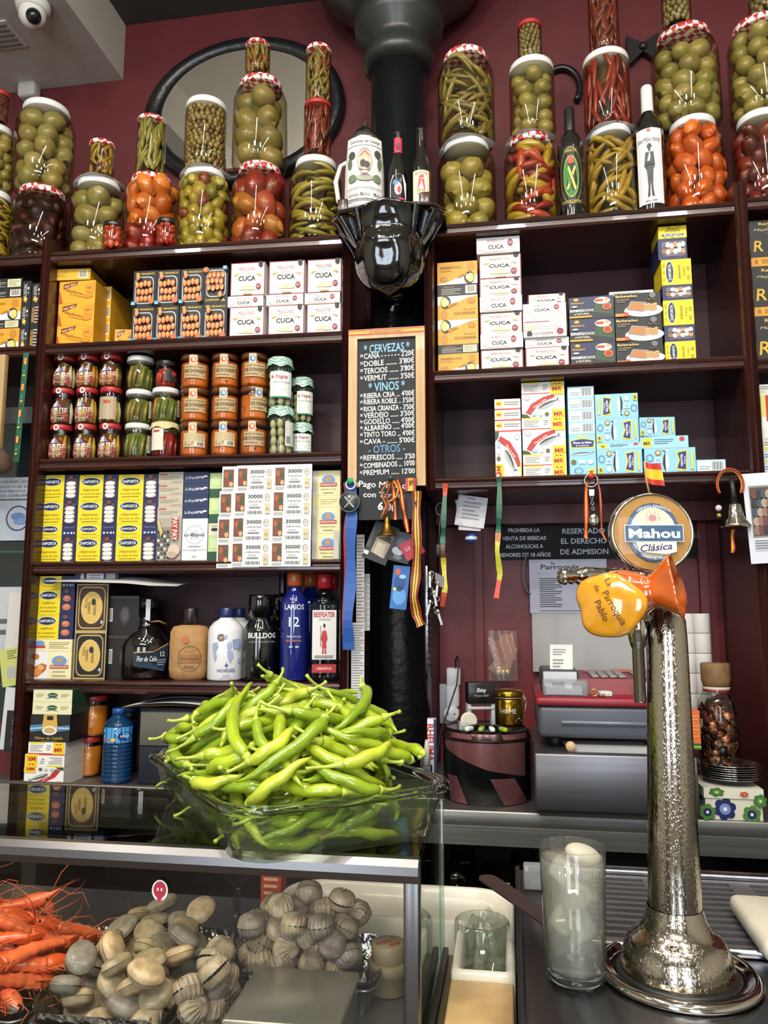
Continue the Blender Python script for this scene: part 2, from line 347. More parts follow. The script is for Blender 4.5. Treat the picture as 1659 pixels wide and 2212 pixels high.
mb=MB().box(sl0-.75,sl0+.02,.27,.28,1.9,ZL['A']-.03,DARK); mb.build('back_panel',e)
e2=empty('shelf_unit',RP.loc(0,0,0),0,'dark mahogany open shelf unit right of the black column','shelf unit')
r0,_=RP.hit(918,900); r1,_=RP.hit(940,900); q0,_=RP.hit(1592,600); q1,_=RP.hit(1622,600)
for z0,z1,a,b in ((ZR['C']-.035,ZR['A'],r0,r1),(BACKZ,ZR['A']+.045,q0,q1)):
    mb=MB(); post(mb,a,b,z0,z1,WOODV,.3); mb.build('post',e2)
for k,z in ZR.items():
    mb=MB(); mould(mb,r1,q0,z,.034,WOOD,.29); mb.build('shelf',e2)
for z in (RP.hit(1640,426)[1],RP.hit(1640,775)[1],RP.hit(1640,1024)[1]):
    mb=MB(); mould(mb,q1,q1+.4,z,.034,WOOD,.29); mb.build('shelf',e2)
MB().box(r0,q1+.4,.29,.3,ZR['C']-.03,ZR['A']-.03,BACKP).build('back_panel',e2)
MB().box(q0,q1+.4,.3,.31,BACKZ,ZR['C']-.03,DARK).build('back_panel',e2)
# red panelled recess under the right unit
mb=MB().box(r0,q0+.02,.38,.40,BACKZ,ZR['C']-.03,M('#6b2024',.5,bump=.1,bscale=30)); 
mb.box(r0,q0,.3,.38,ZR['C']-.09,ZR['C']-.034,M('#5a1a1e',.5)); mb.build('recess_panel',e2)
mb=MB()
for x in (RP.hit(1035,1300,.38)[0],RP.hit(1520,1300,.38)[0]): MB().box(x-.012,x+.012,.36,.38,BACKZ,ZR['C']-.09,M('#6b2024',.5)).build('recess_moulding',e2)

# ---------- back counter ----------
CT=BACKZ; EY=1.835
e=empty('back_counter',(0,0,0),0,'long stainless steel back counter under the shelves','counter')
MB().rbox(-2.6,2.2,EY,2.4,CT-.04,CT,STEEL,.004).build('worktop',e)
mb=MB().box(-2.6,2.2,EY-.002,EY+.012,CT-.075,CT-.035,STEEL); mb.build('front_lip',e)
mb=MB().box(-2.6,2.2,2.2,2.24,.1,CT-.04,M('#1b1816',.5)); mb.box(-2.6,2.2,EY+.03,2.24,.6,.63,M('#1d1a18',.5)); mb.box(-2.6,2.2,EY+.03,2.24,.1,.13,M('#1d1a18',.5))
for x in (-2.0,-1.2,-.24,.56,1.3): mb.box(x-.02,x+.02,EY+.02,2.2,.1,CT-.04,M('#1d1a18',.5))
mb.build('base_cabinet',e)
# ---------- printed cartons ----------
def rr(x0,z0,x1,z1,c,r=.12,asp=1):     # rounded rectangle outline
    q=[]
    for cx,cz,a in ((x1-r/asp,z1-r,0),(x0+r/asp,z1-r,90),(x0+r/asp,z0+r,180),(x1-r/asp,z0+r,270)):
        for i in range(4): t=rad(a+30*i); q.append((cx+r/asp*math.cos(t),cz+r*math.sin(t)))
    return ('p',q,c)
def fish(cx,cz,L,Hh,a,c1='#3c4650',c2='#c9cdd0',asp=1.0):
    a=rad(a); out=[]
    def T(p): return [(cx+(x*math.cos(a)-y*math.sin(a)),cz+(x*math.sin(a)+y*math.cos(a))*asp) for x,y in p]
    body=[(-.5,0),(-.4,.3),(-.15,.5),(.15,.4),(.38,.1),(.5,.6),(.47,0),(.5,-.6),(.38,-.1),(.1,-.4),(-.2,-.5),(-.42,-.25)]
    top=[(-.5,0),(-.4,.3),(-.15,.5),(.15,.4),(.38,.1),(.5,.6),(.46,0),(.1,.08),(-.2,.1)]
    return [('p',T([(x*L,y*Hh) for x,y in body]),c2),('p',T([(x*L,y*Hh) for x,y in top]),c1)]
W0='#e9e6e2'; MAR='#8a2733'; GOLD='#b8994a'; INKB='#141414'
def cuca(word,land=False):
    d=[('r',0,0,1,1,MAR),('r',.025,.03,.975,.97,W0),('o',.5,.5,.46,.44,.02,'#d9d2bf')]
    S=dict(w=.52)
    d+=[('t',word,.48,.8,.15,MAR,dict(w=.46)),('l',.3,.66,.66,.7,1,'#c9bfa0'),('t','CUCA',.48,.52,.2,INKB,dict(w=.5,b=.03)),('e',.2,.66,.06,.03,'#d3bd7c'),('e',.15,.62,.05,.025,GOLD),('e',.8,.64,.06,.03,'#d3bd7c'),('e',.86,.6,.04,.02,GOLD),
        ('e',.4,.22,.16,.05,'#e3d6a8'),('e',.5,.26,.1,.05,'#d9c88c'),('e',.6,.2,.14,.04,'#e3d6a8'),('e',.82,.26,.075,.09 if not land else .13,MAR),('l',.77,.22,.87,.3,3,'#d9aeb2'),('p',[(.82,1),(.94,1),(.94,.87),(.88,.82),(.82,.87)],INKB),('r',.38,.03,.64,.07,GOLD)]
    return d
def cucathin(word): return [('r',0,0,1,1,W0),('t',word,.45,.78,.26,MAR,dict(w=.4)),('t','CUCA',.45,.38,.36,INKB,dict(w=.36,b=.03)),('e',.78,.6,.065,.24,MAR),('l',.735,.5,.825,.7,2,'#d9aeb2'),('l',.1,.04,.7,.12,1,'#b9a77c'),('e',.1,.5,.1,.3,'#dfdad0')]
def vengarco(flip=0):
    d=[('r',0,0,1,1,'#15161a'),('e',.14,.93,.045,.022,'#c9a23c'),('e',.22,.93,.045,.022,'#c9a23c'),('p',[(.095,.925),(.265,.925),(.18,.865)],'#c9a23c'),('t','VENGARCO',.62,.91,.075,'#d8b23f',dict(w=.6,b=.02)),
       rr(.08,.06,.9,.83,'#b9bcc0',.14,.7),rr(.12,.09,.86,.8,'#2a211d',.12,.7)]
    rn=random.Random(3)
    for i in range(13):
        x=.22+.18*(i%4)+.05*(i//4%2); z=.2+.19*(i//4)+rn.uniform(-.02,.02)
        if x>.82: continue
        d+=[('e',x,z,.095,.095,'#7c2f12'),('e',x,z+.01,.08,.082,'#e2813f'),('e',x-.02,z+.03,.035,.04,'#f2ab6c')]
    return d+[('r',0,0,.17,.1,'#3e9fc4'),('r',.03,.02,.14,.05,'#dfe9ee'),('e',.88,.09,.12,.075,'#c9832c'),('e',.88,.09,.09,.055,'#c04428'),('t','CR',.88,.09,.05,'#f0d9c0')]
def daporta(kind):
    Y='#e8cf1e'; N='#1d2350'
    d=[('r',0,0,.62,1,Y),('r',.62,0,1,1,N),('t','SERIE ORO',.31,.93,.07,'#8f8420',dict(w=.42)),('e',.3,.72,.25,.17,'#d9e2ee'),('e',.3,.72,.235,.155,'#182038'),('t','DAPORTA',.3,.72,.16,'#dfe9f6',dict(w=.4,b=.02))]
    if kind=='squid':
        d+=[('t','chipirones',.31,.4,.15,'#8a7616',dict(w=.42,i=.2)),('t','en aceite de oliva',.31,.24,.12,'#8a7616',dict(w=.5,i=.2)),('l',.1,.08,.52,.14,1,'#a08c18')]
        d+=[rr(.68,.06,.95,.86,'#4a4655',.08,.6)]
        for i,z in enumerate((.14,.3,.46,.62)): d+=[('e',.81,z,.13,.1,'#b9a9a4'),('e',.8+.02*(i%2),z+.02,.115,.08,'#ece0da')]
        d+=[('e',.8,.87,.075,.1,'#5c2c22'),('e',.8,.87,.045,.06,'#7d4632')]
    elif kind=='thin':
        d=[('r',0,0,.62,1,Y),('r',.62,0,1,1,N),('e',.3,.6,.23,.3,'#d9e2ee'),('e',.3,.6,.215,.27,'#182038'),('t','DAPORTA',.3,.6,.26,'#dfe9f6',dict(w=.38,b=.02)),('l',.12,.1,.5,.2,1,'#a08c18'),('t','chipirones',.81,.74,.2,'#8e90ae',dict(w=.26)),('e',.7,.25,.03,.09,'#cfd3e2'),('e',.79,.25,.03,.09,'#9fb6d8'),('e',.88,.25,.03,.09,'#cfd3e2'),('e',.95,.25,.02,.08,'#cfd3e2')]
    elif kind=='mussel':
        d+=[('t','mejillones',.31,.44,.14,'#8a7616',dict(w=.34,i=.2)),('t','en escabeche',.31,.26,.12,'#8a7616',dict(w=.46,i=.2)),('l',.1,.08,.52,.14,1,'#a08c18'),('e',.81,.6,.11,.12,'#b4684a'),('e',.8,.66,.07,.06,'#d08a66'),('e',.81,.26,.12,.13,'#b4684a'),('e',.8,.3,.08,.07,'#cf835c'),('e',.8,.88,.07,.08,'#6e4434')]
    return d
def daportaV(photo):
    if photo: return [('r',0,0,1,1,'#232b55'),rr(.12,.16,.95,.86,'#6f6470',.14,2),('e',.2,.4,.13,.2,'#3c2f33'),('e',.2,.4,.09,.14,'#8a6a50')]+[('e',.34+.13*(i%5),.36+.26*(i//5)+.06*(i%2),.08,.13,['#d9d2cf','#b98a63','#e8e2dc'][i%3]) for i in range(10)]
    return [('r',0,0,1,1,'#e8cf1e'),('e',.27,.5,.13,.44,'#d9e2ee'),('e',.27,.5,.12,.41,'#182038'),('t','DAPORTA',.27,.5,.15,'#dfe9f6',dict(a=90,b=.02,sx=.9)),('t','berberechos',.58,.5,.17,'#6f5d10',dict(a=90,sx=.62,i=.2)),('t','al natural',.74,.5,.12,'#6f5d10',dict(a=90,sx=.8)),('l',.84,.1,.94,.8,2,'#b09c1c'),('l',.05,.1,.1,.9,3,'#b09c1c')]
def payyel(): return [('r',0,0,1,1,'#dfa11f'),('p',[(0,0),(.12,0),(.04,.5),(0,.55)],'#b3551b'),('p',[(.12,.62),(.48,.82),(.52,.98),(.12,.86)],'#6e1d16'),('t','PAY PAY',.31,.8,.16,'#efd9a0',dict(w=.32,a=14,b=.02)),('t','Mejillones',.44,.5,.17,'#8f3d15',dict(w=.5,a=-14,i=.25)),('t','en Escabeche',.52,.33,.1,'#8f3d15',dict(w=.42,a=-14)),('p',[(.7,.8),(.98,.95),(.96,.4),(.72,.5)],'#d08f18'),('t','PAY',.84,.66,.13,'#7c2a16',dict(b=.02,a=8)),('e',.8,.3,.14,.1,'#c98418')]
def paytop(): return [('r',0,0,1,1,'#e3ab25'),('l',.06,.25,.4,.8,4,'#a9791a'),('r',.68,.15,.93,.85,'#e9e2cc'),('b',.7,.25,.91,.8,INKB)]
def cockle(flip=0):
    O='#d99a2b'; return [('r',0,0,1,1,O),('p',[(0,0),(1,0),(1,.36),(.8,.4),(.55,.33),(.3,.12),(0,.02)],'#e9e6e0'),('t','BERBERECHOS',.33,.75,.16,'#4a3616',dict(w=.52,b=.01)),('t','AL NATURAL',.21,.6,.1,'#5a4218',dict(w=.3)),('e',.84,.76,.09,.2,'#b98326'),('e',.16,.24,.1,.12,'#b37a22'),('e',.8,.26,.13,.27,'#2c2b2a'),('e',.83,.25,.085,.2,'#e0cf5a'),('e',.76,.28,.05,.13,'#c9c4bc'),('p',[(.5,.24),(.72,.37),(.74,.5),(.5,.34)],'#c88a1e'),('t','CABO',.62,.36,.08,'#2c2b2a',dict(a=12))]
def cocklethin(a=0):
    d=[('r',0,0,1,1,'#1a1a1a'),('t','BERBERECHOS',.3,.78,.14,'#c99a3a',dict(w=.26)),('l',.1,.1,.6,.66,4,'#a09a8e')]
    return d+([('r',.7,.15,.97,.85,'#e3ddd0'),('b',.73,.25,.95,.8,INKB)] if not a else [('r',.62,.1,.96,.9,'#e2d9b4'),('l',.65,.2,.93,.8,4,'#8a8468')])
def cockleend(): return [('r',0,0,1,1,'#17181a'),('t','AL NATURAL',.3,.58,.2,'#dcd8cf',dict(a=90,sx=.5)),('l',.42,.35,.5,.95,3,'#9a958c'),('e',.68,.68,.11,.07,'#c7c4bd'),('e',.68,.48,.11,.07,'#77756f'),('e',.4,.2,.22,.1,'#d9bf6a'),('p',[(.25,.2),(.6,.2),(.5,.03)],'#c9a23c')]
def cockleside(): return [('r',0,0,1,1,'#17181a'),('r',.9,0,1,1,'#c98a2a'),('t','BERBERECHOS',.22,.5,.16,'#cf9c36',dict(a=90,sx=.62,b=.02)),('l',.36,.1,.8,.9,6,'#b8b3a9')]
def melva(v=0):
    B='#8fc6dc'; d=[('r',0,0,1,1,B)]
    d+=fish(.42,.5,.48,.13,90,'#15181c','#e3e8ea',1.75)
    d+=[('p',[(.6,.15),(.82,.08),(.84,.92),(.62,.85),(.66,.5)],'#e3cf3a'),('p',[(.63,.2),(.8,.14),(.82,.86),(.65,.8),(.69,.5)],'#1c2a6e'),('t','Filetes de Melva',.73,.5,.13,'#e9ecf2',dict(a=-90,sx=.55,b=.02)),('t','de Andalucia',.79,.5,.1,'#e9ecf2',dict(a=-90,sx=.6)),('e',.27,.82,.06,.11,'#6f5a30'),('e',.27,.82,.045,.08,'#cdb883'),('r',.2,.42,.33,.62,'#d5e8ef'),('r',.22,.46,.31,.58,'#7fb4d6'),('e',.26,.22,.05,.1,'#d8e9ef'),('o',.1,.62,.07,.14,.15,'#2c4a6e'),('r',.02,.05,.12,.3,'#e3c81e'),('t','MR',.07,.17,.13,'#23262c',dict(a=-90,b=.02,sx=.9)),('r',.9,.15,.94,.85,'#e3cf3a')]
    return d
def melvaV(): return [('r',0,0,1,1,'#8fc6dc'),('r',.28,.93,.7,.97,'#e3cf3a'),('p',[(.06,.66),(.94,.66),(.98,.86),(.6,.9),(.4,.9),(.02,.86)],'#e3cf3a'),('p',[(.1,.69),(.9,.69),(.94,.84),(.6,.88),(.4,.88),(.06,.84)],'#1c2a6e'),('t','Filetes de Melva',.5,.8,.075,'#e9ecf2',dict(w=.7,b=.02)),('t','de Andalucia',.5,.73,.06,'#e9ecf2',dict(w=.5)),*fish(.5,.53,.86,.1,3,'#15181c','#e3e8ea',.65),('e',.15,.33,.1,.06,'#6f5a30'),('r',.36,.29,.6,.38,'#d5e8ef'),('e',.78,.33,.1,.06,'#d8e9ef'),('o',.33,.12,.16,.07,.12,'#2c4a6e'),('r',.68,.03,.96,.16,'#e3c81e'),('t','MR',.82,.09,.08,'#23262c',dict(b=.02))]
def melvathin(): return [('r',0,0,1,1,'#a9d3e6'),('r',.04,.12,.96,.88,'#dfe8ec'),('l',.08,.2,.46,.55,2,'#8d98a0'),('b',.52,.2,.92,.84,'#4a5258')]
def melvaedge(): return [('r',0,0,1,1,'#9ccde2'),('r',.05,.12,.24,.85,'#e3c81e'),('t','MR',.145,.42,.42,'#23262c',dict(b=.02)),('l',.3,.3,.7,.8,3,'#5a7f94'),('e',.87,.72,.055,.2,'#c23535')]
def mr(v=0): return [('r',0,0,1,1,W0),('p',[(.08,.2),(.2,.1),(.35,.45),(.6,.72),(.78,.85),(.74,.98),(.5,.86),(.22,.58)],'#b32f2a'),('t','Filetes de caballa',.42,.6,.12,'#f0dcd0',dict(a=34,sx=.75,b=.01)),*fish(.63,.55,.56,.15,28,'#3f4a46','#aab2ae',1.5),('e',.12,.84,.07,.1,'#9a9a96'),('e',.12,.84,.055,.075,W0),('r',.7,0,1,.32,'#e9c51e'),('t','MR',.85,.12,.24,'#b3261e',dict(b=.03,w=.22)),('r',.68,.94,.98,1,'#e9c51e'),('p',[(0,0),(.2,0),(.12,.12),(0,.16)],'#2e4a22'),('r',.22,.06,.34,.2,'#9fc3e0'),('e',.44,.12,.05,.08,'#c5c9c2'),('e',.58,.12,.05,.08,'#5c5b3c')]
def mrthin(): return [('r',0,0,1,1,W0),('r',0,0,.66,.08,'#c2402f'),('r',.04,.86,.44,1,'#e6d23a'),('l',.05,.2,.4,.8,4,'#9a968e'),('l',.5,.3,.62,.8,3,'#9a968e'),('r',.68,0,.98,1,'#e9c51e'),('t','MR',.83,.38,.5,'#b3261e',dict(b=.03,w=.22)),('p',[(.74,.78),(.78,.88),(.83,.78),(.88,.88),(.92,.78)],'#b3261e')]
def mredge(): return [('r',0,0,1,1,W0),('r',0,0,1,.14,'#c2402f'),('r',.05,.35,.3,.85,'#e9c51e'),('t','MR',.17,.58,.3,'#b3261e',dict(b=.02)),('l',.36,.4,.95,.8,2,'#8c8880')]
def vengblue(): return [('r',0,0,1,1,'#23294e'),('p',[(0,.0),(1,.0),(1,.55),(.6,.62),(.3,.35),(0,.3)],'#1c1f26'),('p',[(.5,.3),(.95,.15),(.98,.75),(.6,.7)],'#2c4a34'),('e',.74,.79,.18,.15,'#e6e3dc'),('r',.58,.74,.76,.86,'#a8552c'),('e',.84,.84,.06,.06,'#c9a06a'),('e',.16,.88,.06,.07,'#c9a23c'),('t','VENGARCO',.18,.72,.1,'#d8b23f',dict(w=.3,b=.02)),('t','BERBERECHOS',.28,.38,.15,'#efece4',dict(w=.52,b=.02)),('t','al NATURAL',.28,.23,.13,'#efece4',dict(w=.34)),('e',.84,.5,.1,.16,'#c9832c'),('e',.84,.5,.075,.12,'#a83222'),('r',.0,.05,.5,.13,'#d89a2c'),('e',.12,.56,.07,.04,'#cfcabf')]
def kerman(): return [('r',0,0,1,1,'#17171a'),('e',.62,.28,.42,.26,'#e6e3de'),('p',[(.25,.32),(.62,.2),(.7,.6),(.35,.68)],'#8d8f92'),('p',[(.29,.36),(.58,.26),(.65,.56),(.38,.63)],'#b9783c'),*[('e',.66+.07*(i%4),.28+.09*(i//4)+.03*(i%2),.045,.055,'#c99d68') for i in range(12)],('t','Berberechos',.25,.87,.15,'#e3c27a',dict(w=.46,b=.02)),('t','al natural',.17,.74,.11,'#c9a765',dict(w=.26)),('l',.04,.62,.22,.66,1,'#a8a49c'),('r',.0,.04,.2,.16,'#d88a2c'),('e',.24,.12,.05,.09,'#c9502c'),('e',.82,.85,.07,.12,'#6e7076'),('t','Kerman',.8,.7,.09,'#b9975a')]
def ramon(): return [('r',0,0,1,1,'#1b1c1c'),('t','Ramon',.5,.9,.1,'#d9a93f',dict(w=.52,b=.02)),('t','PENA',.5,.82,.04,'#a88a4a'),('t','Mejillones',.5,.74,.09,'#c9b58a',dict(w=.75,i=.3)),('t','en escabeche',.55,.66,.05,'#a88a4a',dict(i=.3)),('t','R',.22,.3,.42,'#d9ab35',dict(b=.01,i=.1)),('e',.66,.3,.18,.15,'#d8d4cc'),('e',.7,.3,.14,.11,'#c2703c')]
def ramonedge(): return [('r',0,0,1,1,'#d0962a'),('t','R',.14,.5,.7,'#3c2a12',dict(i=.1)),('l',.26,.25,.9,.8,4,'#8a6420')]
def sard(): return [('r',0,0,1,1,W0),('r',.02,.5,.2,.98,'#d6d66a'),('r',.2,.4,.3,.98,'#c03028'),('r',.3,.4,.5,.98,'#161616'),('t','Sardinas',.4,.7,.12,'#efece4',dict(a=-90,sx=.6,b=.01)),('e',.7,.3,.4,.28,'#d9d9d6'),('e',.72,.3,.28,.18,'#b0492c'),('e',.8,.36,.1,.08,'#3c6a2c'),('p',[(.1,.02),(.3,.02),(.3,.25),(.1,.3)],'#e6e3de')]
def plainedge(c,t): return [('r',0,0,1,1,c),('l',.08,.45,.7,.85,2,t),('e',.14,.25,.06,.12,'#c9d23c')]
def brujthin(navy): return [('r',0,0,1,1,'#1c2a52'),('t','La Brujula',.3,.52,.34,'#dfe3ec',dict(w=.46,i=.3)),('t','Nº84',.66,.52,.3,'#dfe3ec',dict(b=.03)),('e',.86,.6,.09,.08,'#dfe3ec')] if navy else [('r',0,0,1,1,'#b9b09e'),('r',.05,.72,.35,.88,'#b0624a'),('l',.08,.3,.85,.65,3,'#948a78'),('r',.55,.08,.95,.2,'#a39a88')]
def brujula(): return [('r',0,0,1,1,'#dedfe3'),*[('p',[(.5+.02*math.cos(a+1.57),.62+.012*math.sin(a+1.57)),(.5+.32*math.cos(a),.62+.2*math.sin(a)),(.5-.02*math.cos(a+1.57),.62-.012*math.sin(a+1.57))],'#aab2bd') for a in [PI/4*i for i in range(8)]],('o',.5,.62,.36,.22,.04,'#aab2bd'),('t','La Brujula',.5,.62,.11,'#2a3140',dict(w=.8,i=.3)),('l',.25,.32,.75,.36,1,'#8c919c'),('r',.04,.25,.36,.258,'#3c414c'),('r',.64,.25,.96,.258,'#3c414c'),('t','Nº84',.5,.25,.06,'#3c414c'),('l',.42,.08,.6,.12,1,'#8c919c')]
def paygrey(): return [('r',0,0,1,1,'#aaa094'),('r',0,.0,.58,.8,'#8a8378'),*[('e',.1+.13*(i%4),.08+.1*(i//4),.05,.035,['#2a2826','#d4cfc6','#5a554e'][i%3]) for i in range(28)],('e',.75,.25,.24,.14,'#c9b8a8'),('e',.68,.14,.2,.08,'#b89f8c'),('r',.64,.5,.9,1,'#b0392c'),('t','PAY PAY',.77,.75,.17,'#f0e4d8',dict(a=-90,b=.02,sx=.85)),('p',[(.1,1),(.28,.7),(.22,.55),(.05,.9)],'#c9b46a')]
def greenbox(v): return [('r',0,0,1,1,'#b9cf8e'),('r',0,0,1,.36,'#1e4a2e'),('r',.2,.5,.8,.9,'#c9d8a0')] if v==0 else [('r',0,0,1,1,'#d8d0b4'),('e',.5,.5,.3,.14,'#1c1f1c'),('l',.2,.7,.8,.85,2,'#8c8468')]
def marisc(v=0): return [('r',0,0,1,1,'#e3dba4'),('r',0,0,.17,1,'#d9d4cc'),('e',.08,.4,.08,.3,'#c9bfb4'),('e',.58,.64,.26,.22,'#d5dfe6'),('e',.58,.62,.24,.19,'#6a93bd'),('e',.58,.66,.1,.11,'#b98a62'),('r',.28,.36,.88,.5,'#b93a2c'),('t','MARISCADORA',.58,.43,.1,'#f0e6d6',dict(w=.54,b=.01)),('t','ZAMBURINAS EN SALSA',.58,.25,.07,'#4a4330',dict(w=.56)),('l',.4,.08,.76,.14,1,'#8c8358')]
def mariscthin(): return [('r',0,0,1,1,'#e3dba4'),('l',.3,.2,.9,.75,3,'#b3a868')]
def mariscL(): return [('r',0,0,1,1,'#e6dcae'),('r',0,0,.44,1,'#e4e2de'),('p',[(.02,.1),(.2,.05),(.4,.3),(.42,.5),(.3,.56),(.1,.4),(.04,.24)],'#b3632c'),('e',.18,.24,.13,.13,'#cf8a44'),('e',.12,.8,.11,.12,'#c07436'),('e',.28,.4,.08,.1,'#e0a860'),('e',.72,.66,.2,.22,'#d5dfe6'),('e',.72,.65,.18,.19,'#6a93bd'),('e',.72,.68,.07,.1,'#b98a62'),('r',.5,.38,.94,.5,'#b93a2c'),('t','MARISCADORA',.72,.44,.09,'#f0e6d6',dict(w=.4,b=.01)),('t','ZAMBURINAS',.72,.26,.08,'#5a4a2c',dict(w=.3)),('l',.56,.08,.9,.16,1,'#a8985a')]
def mariscLthin(): return [('r',0,0,1,1,'#e6dcae'),('e',.22,.6,.12,.3,'#6a93bd'),('r',.07,.25,.36,.45,'#b93a2c'),('l',.45,.2,.95,.8,4,'#a8985a')]
def goldtin(bg): return [('r',0,0,1,1,'#b8a06a'),('r',.03,.03,.97,.97,bg),rr(.08,.06,.92,.94,'#b89c5c',.16),rr(.11,.09,.89,.91,bg,.14),('e',.5,.5,.34,.34,'#d6b766'),('e',.5,.5,.31,.31,'#cfae5e'),('t','REAL',.32,.6,.09,'#7a2a1c',dict(a=90)),('t','CONSERVERA',.42,.5,.08,'#4a2a1c',dict(a=90,w=.36)),('t','ESPAÑOLA',.6,.46,.08,'#4a2a1c',dict(a=90,w=.32)),('e',.56,.62,.07,.07,'#2a2a30'),('e',.84,.2,.04,.04,'#9ab0c0')]
def navyflat(): return [('r',0,0,1,1,'#2c3256'),('r',.27,.2,.66,.8,'#d8d8dc'),('l',.32,.35,.6,.7,2,'#7a7c88'),('b',.72,.2,.94,.8,'#dcdce0'),('e',.17,.5,.04,.3,'#c9c9d2')]
def cansanba(): return [('r',0,0,1,1,'#d9d6ae'),('e',.5,.55,.13,.2,'#1f4a3a'),('t','MUERGOS',.5,.55,.15,'#c9d8b0',dict(w=.2)),('p',[(.34,.3),(.5,.42),(.66,.3),(.6,.28),(.5,.36),(.4,.28)],'#1f4a3a'),('l',.08,.4,.28,.7,3,'#b0ac84'),('l',.72,.4,.92,.7,3,'#b0ac84')]
def ribbox(): return [('r',0,0,1,1,'#15171a'),('p',[(0,.35),(.3,.42),(.6,.36),(1,.45),(1,.62),(.7,.58),(.4,.66),(0,.6)],'#4a7a9c'),('p',[(0,.45),(.35,.5),(1,.48),(1,.53),(.4,.55),(0,.5)],'#a8c4d4'),('p',[(.34,1),(.66,1),(.7,.5),(.3,.5)],'#c9a24a'),('r',.42,.8,.58,.95,'#15171a'),('e',.5,.42,.19,.17,'#e0dcd2'),('e',.5,.42,.14,.11,'#c0a06a'),('t','Filetes de Caballa',.5,.15,.14,'#cda83c',dict(w=.7,i=.3)),('l',.3,.02,.7,.06,1,'#8c7c4c')]
D={}
def reg(k,design,body,look,cat='box',name='canned_fish_box',top=None): D[k]=(design,body,look,cat,name,top)
reg('cucaM',cuca('MEJILLONES'),W0,'white mussel carton, face forward',name='mussel_tin_box')
reg('cucaMt',cucathin('MEJILLONES'),W0,'white mussel carton lying flat',name='mussel_tin_box')
reg('cucaB',cuca('BERBERECHOS',1),'#cfcbc8','white cockle carton, face forward',name='cockle_tin_box')
reg('cucaBt',cucathin('BERBERECHOS'),W0,'white cockle carton lying flat',name='cockle_tin_box')
reg('cucaBk',[('r',0,0,1,1,W0),('l',.05,.5,.4,.95,5,'#b9b4ae'),('l',.45,.6,.95,.95,5,'#c6c1ba'),('r',.02,.62,.6,.65,MAR),('l',.1,.3,.9,.5,2,'#c9c4bc'),('t','BERBERECHOS',.45,.14,.16,MAR,dict(w=.46,a=180)),('e',.85,.2,.08,.13,MAR),('p',[(.08,.05),(.2,.05),(.2,.2),(.14,.27),(.08,.2)],INKB),('e',.12,.36,.1,.1,'#e0d49c')],W0,'white cockle carton upside down',name='cockle_tin_box')
reg('veng',vengarco(),'#15161a','black mussel carton with orange mussels',name='mussel_tin_box')
reg('payyel',payyel(),'#c98f1d','yellow mussel carton',name='mussel_tin_box')
reg('paytop',paytop(),'#dca224','yellow carton lying flat',name='mussel_tin_box')
reg('dapS',daporta('squid'),'#1d2350','yellow and navy squid carton',name='squid_tin_box')
reg('dapT',daporta('thin'),'#1d2350','thin yellow and navy carton',name='squid_tin_box')
reg('dapM',daporta('mussel'),'#1d2350','yellow mussel carton with orange photo',name='mussel_tin_box')
reg('dapVp',daportaV(1),'#1d2350','navy cockle carton with photo',name='cockle_tin_box')
reg('dapV',daportaV(0),'#d8bf1c','yellow cockle carton on end',name='cockle_tin_box')
reg('ck',cockle(),'#c9953a','orange and white cockle carton',name='cockle_tin_box')
reg('ckt',cocklethin(),'#1a1a1a','black carton edge with barcode',name='cockle_tin_box')
reg('ckt2',cocklethin(1),'#1a1a1a','black carton edge with cream label',name='cockle_tin_box')
reg('cke',cockleend(),'#17181a','black carton end',name='cockle_tin_box')
reg('cks',cockleside(),'#17181a','black carton with orange stripe',name='cockle_tin_box')
reg('melva',melva(),'#86bcd2','light blue carton, fish standing')
reg('melvaV',melvaV(),'#86bcd2','upright light blue fish carton')
reg('melvat',melvathin(),'#9ccde2','pale blue carton end with barcode')
reg('melvae',melvaedge(),'#9ccde2','light blue edge with yellow square')
reg('mr',mr(),'#dcd9d4','white mackerel carton with red ribbon')
reg('mrt',mrthin(),'#dcd9d4','white carton edge with yellow square')
reg('mre',mredge(),'#dcd9d4','short white carton end')
reg('vb',vengblue(),'#1c2040','dark blue cockle carton',name='cockle_tin_box')
reg('kb',kerman(),'#17171a','black cockle carton with white dish',name='cockle_tin_box')
reg('ram',ramon(),'#1b1c1c','tall black carton with gold script',name='mussel_tin_box')
reg('rame',ramonedge(),'#b98424','gold carton edge',name='mussel_tin_box')
reg('sar',sard(),'#dcd9d4','white sardine carton with red dish')
reg('pe',plainedge('#d8d6d0','#7a7a78'),'#d8d6d0','pale grey flat carton')
reg('pe2',plainedge('#cfd6e0','#3c6aa8'),'#d8d6d0','white flat carton with blue print')
reg('brn',brujthin(1),'#1c2a52','thin navy carton')
reg('brg',brujthin(0),'#b9b09e','thin beige carton')
reg('bru',brujula(),'#d0d1d6','white carton with grey compass rose')
reg('pg',paygrey(),'#aaa094','grey carton with red name panel')
reg('gr0',greenbox(0),'#8ea86a','two-tone green carton')
reg('gr1',greenbox(1),'#c9c2a4','small beige carton')
reg('ms',marisc(),'#d6cd98','cream carton with blue oval')
reg('mst',mariscthin(),'#d6cd98','cream carton lying flat')
reg('mL',mariscL(),'#d6cd98','cream carton with scallop photo')
reg('mLt',mariscLthin(),'#d6cd98','thin cream carton')
reg('gtb',goldtin('#3c231c'),'#1a1614','brown tin box with gold label')
reg('gtk',goldtin('#161616'),'#1a1614','black tin box with gold label')
reg('nf',navyflat(),'#2c3256','navy flat carton with barcode')
reg('cb',cansanba(),'#22402e','flat cream carton with green oval')
reg('rb',ribbox(),'#15171a','black and gold mackerel carton')
_bm={}
ORD=['bottom','second from bottom','third from bottom','fourth from bottom','fifth from bottom','sixth from bottom','seventh from bottom']
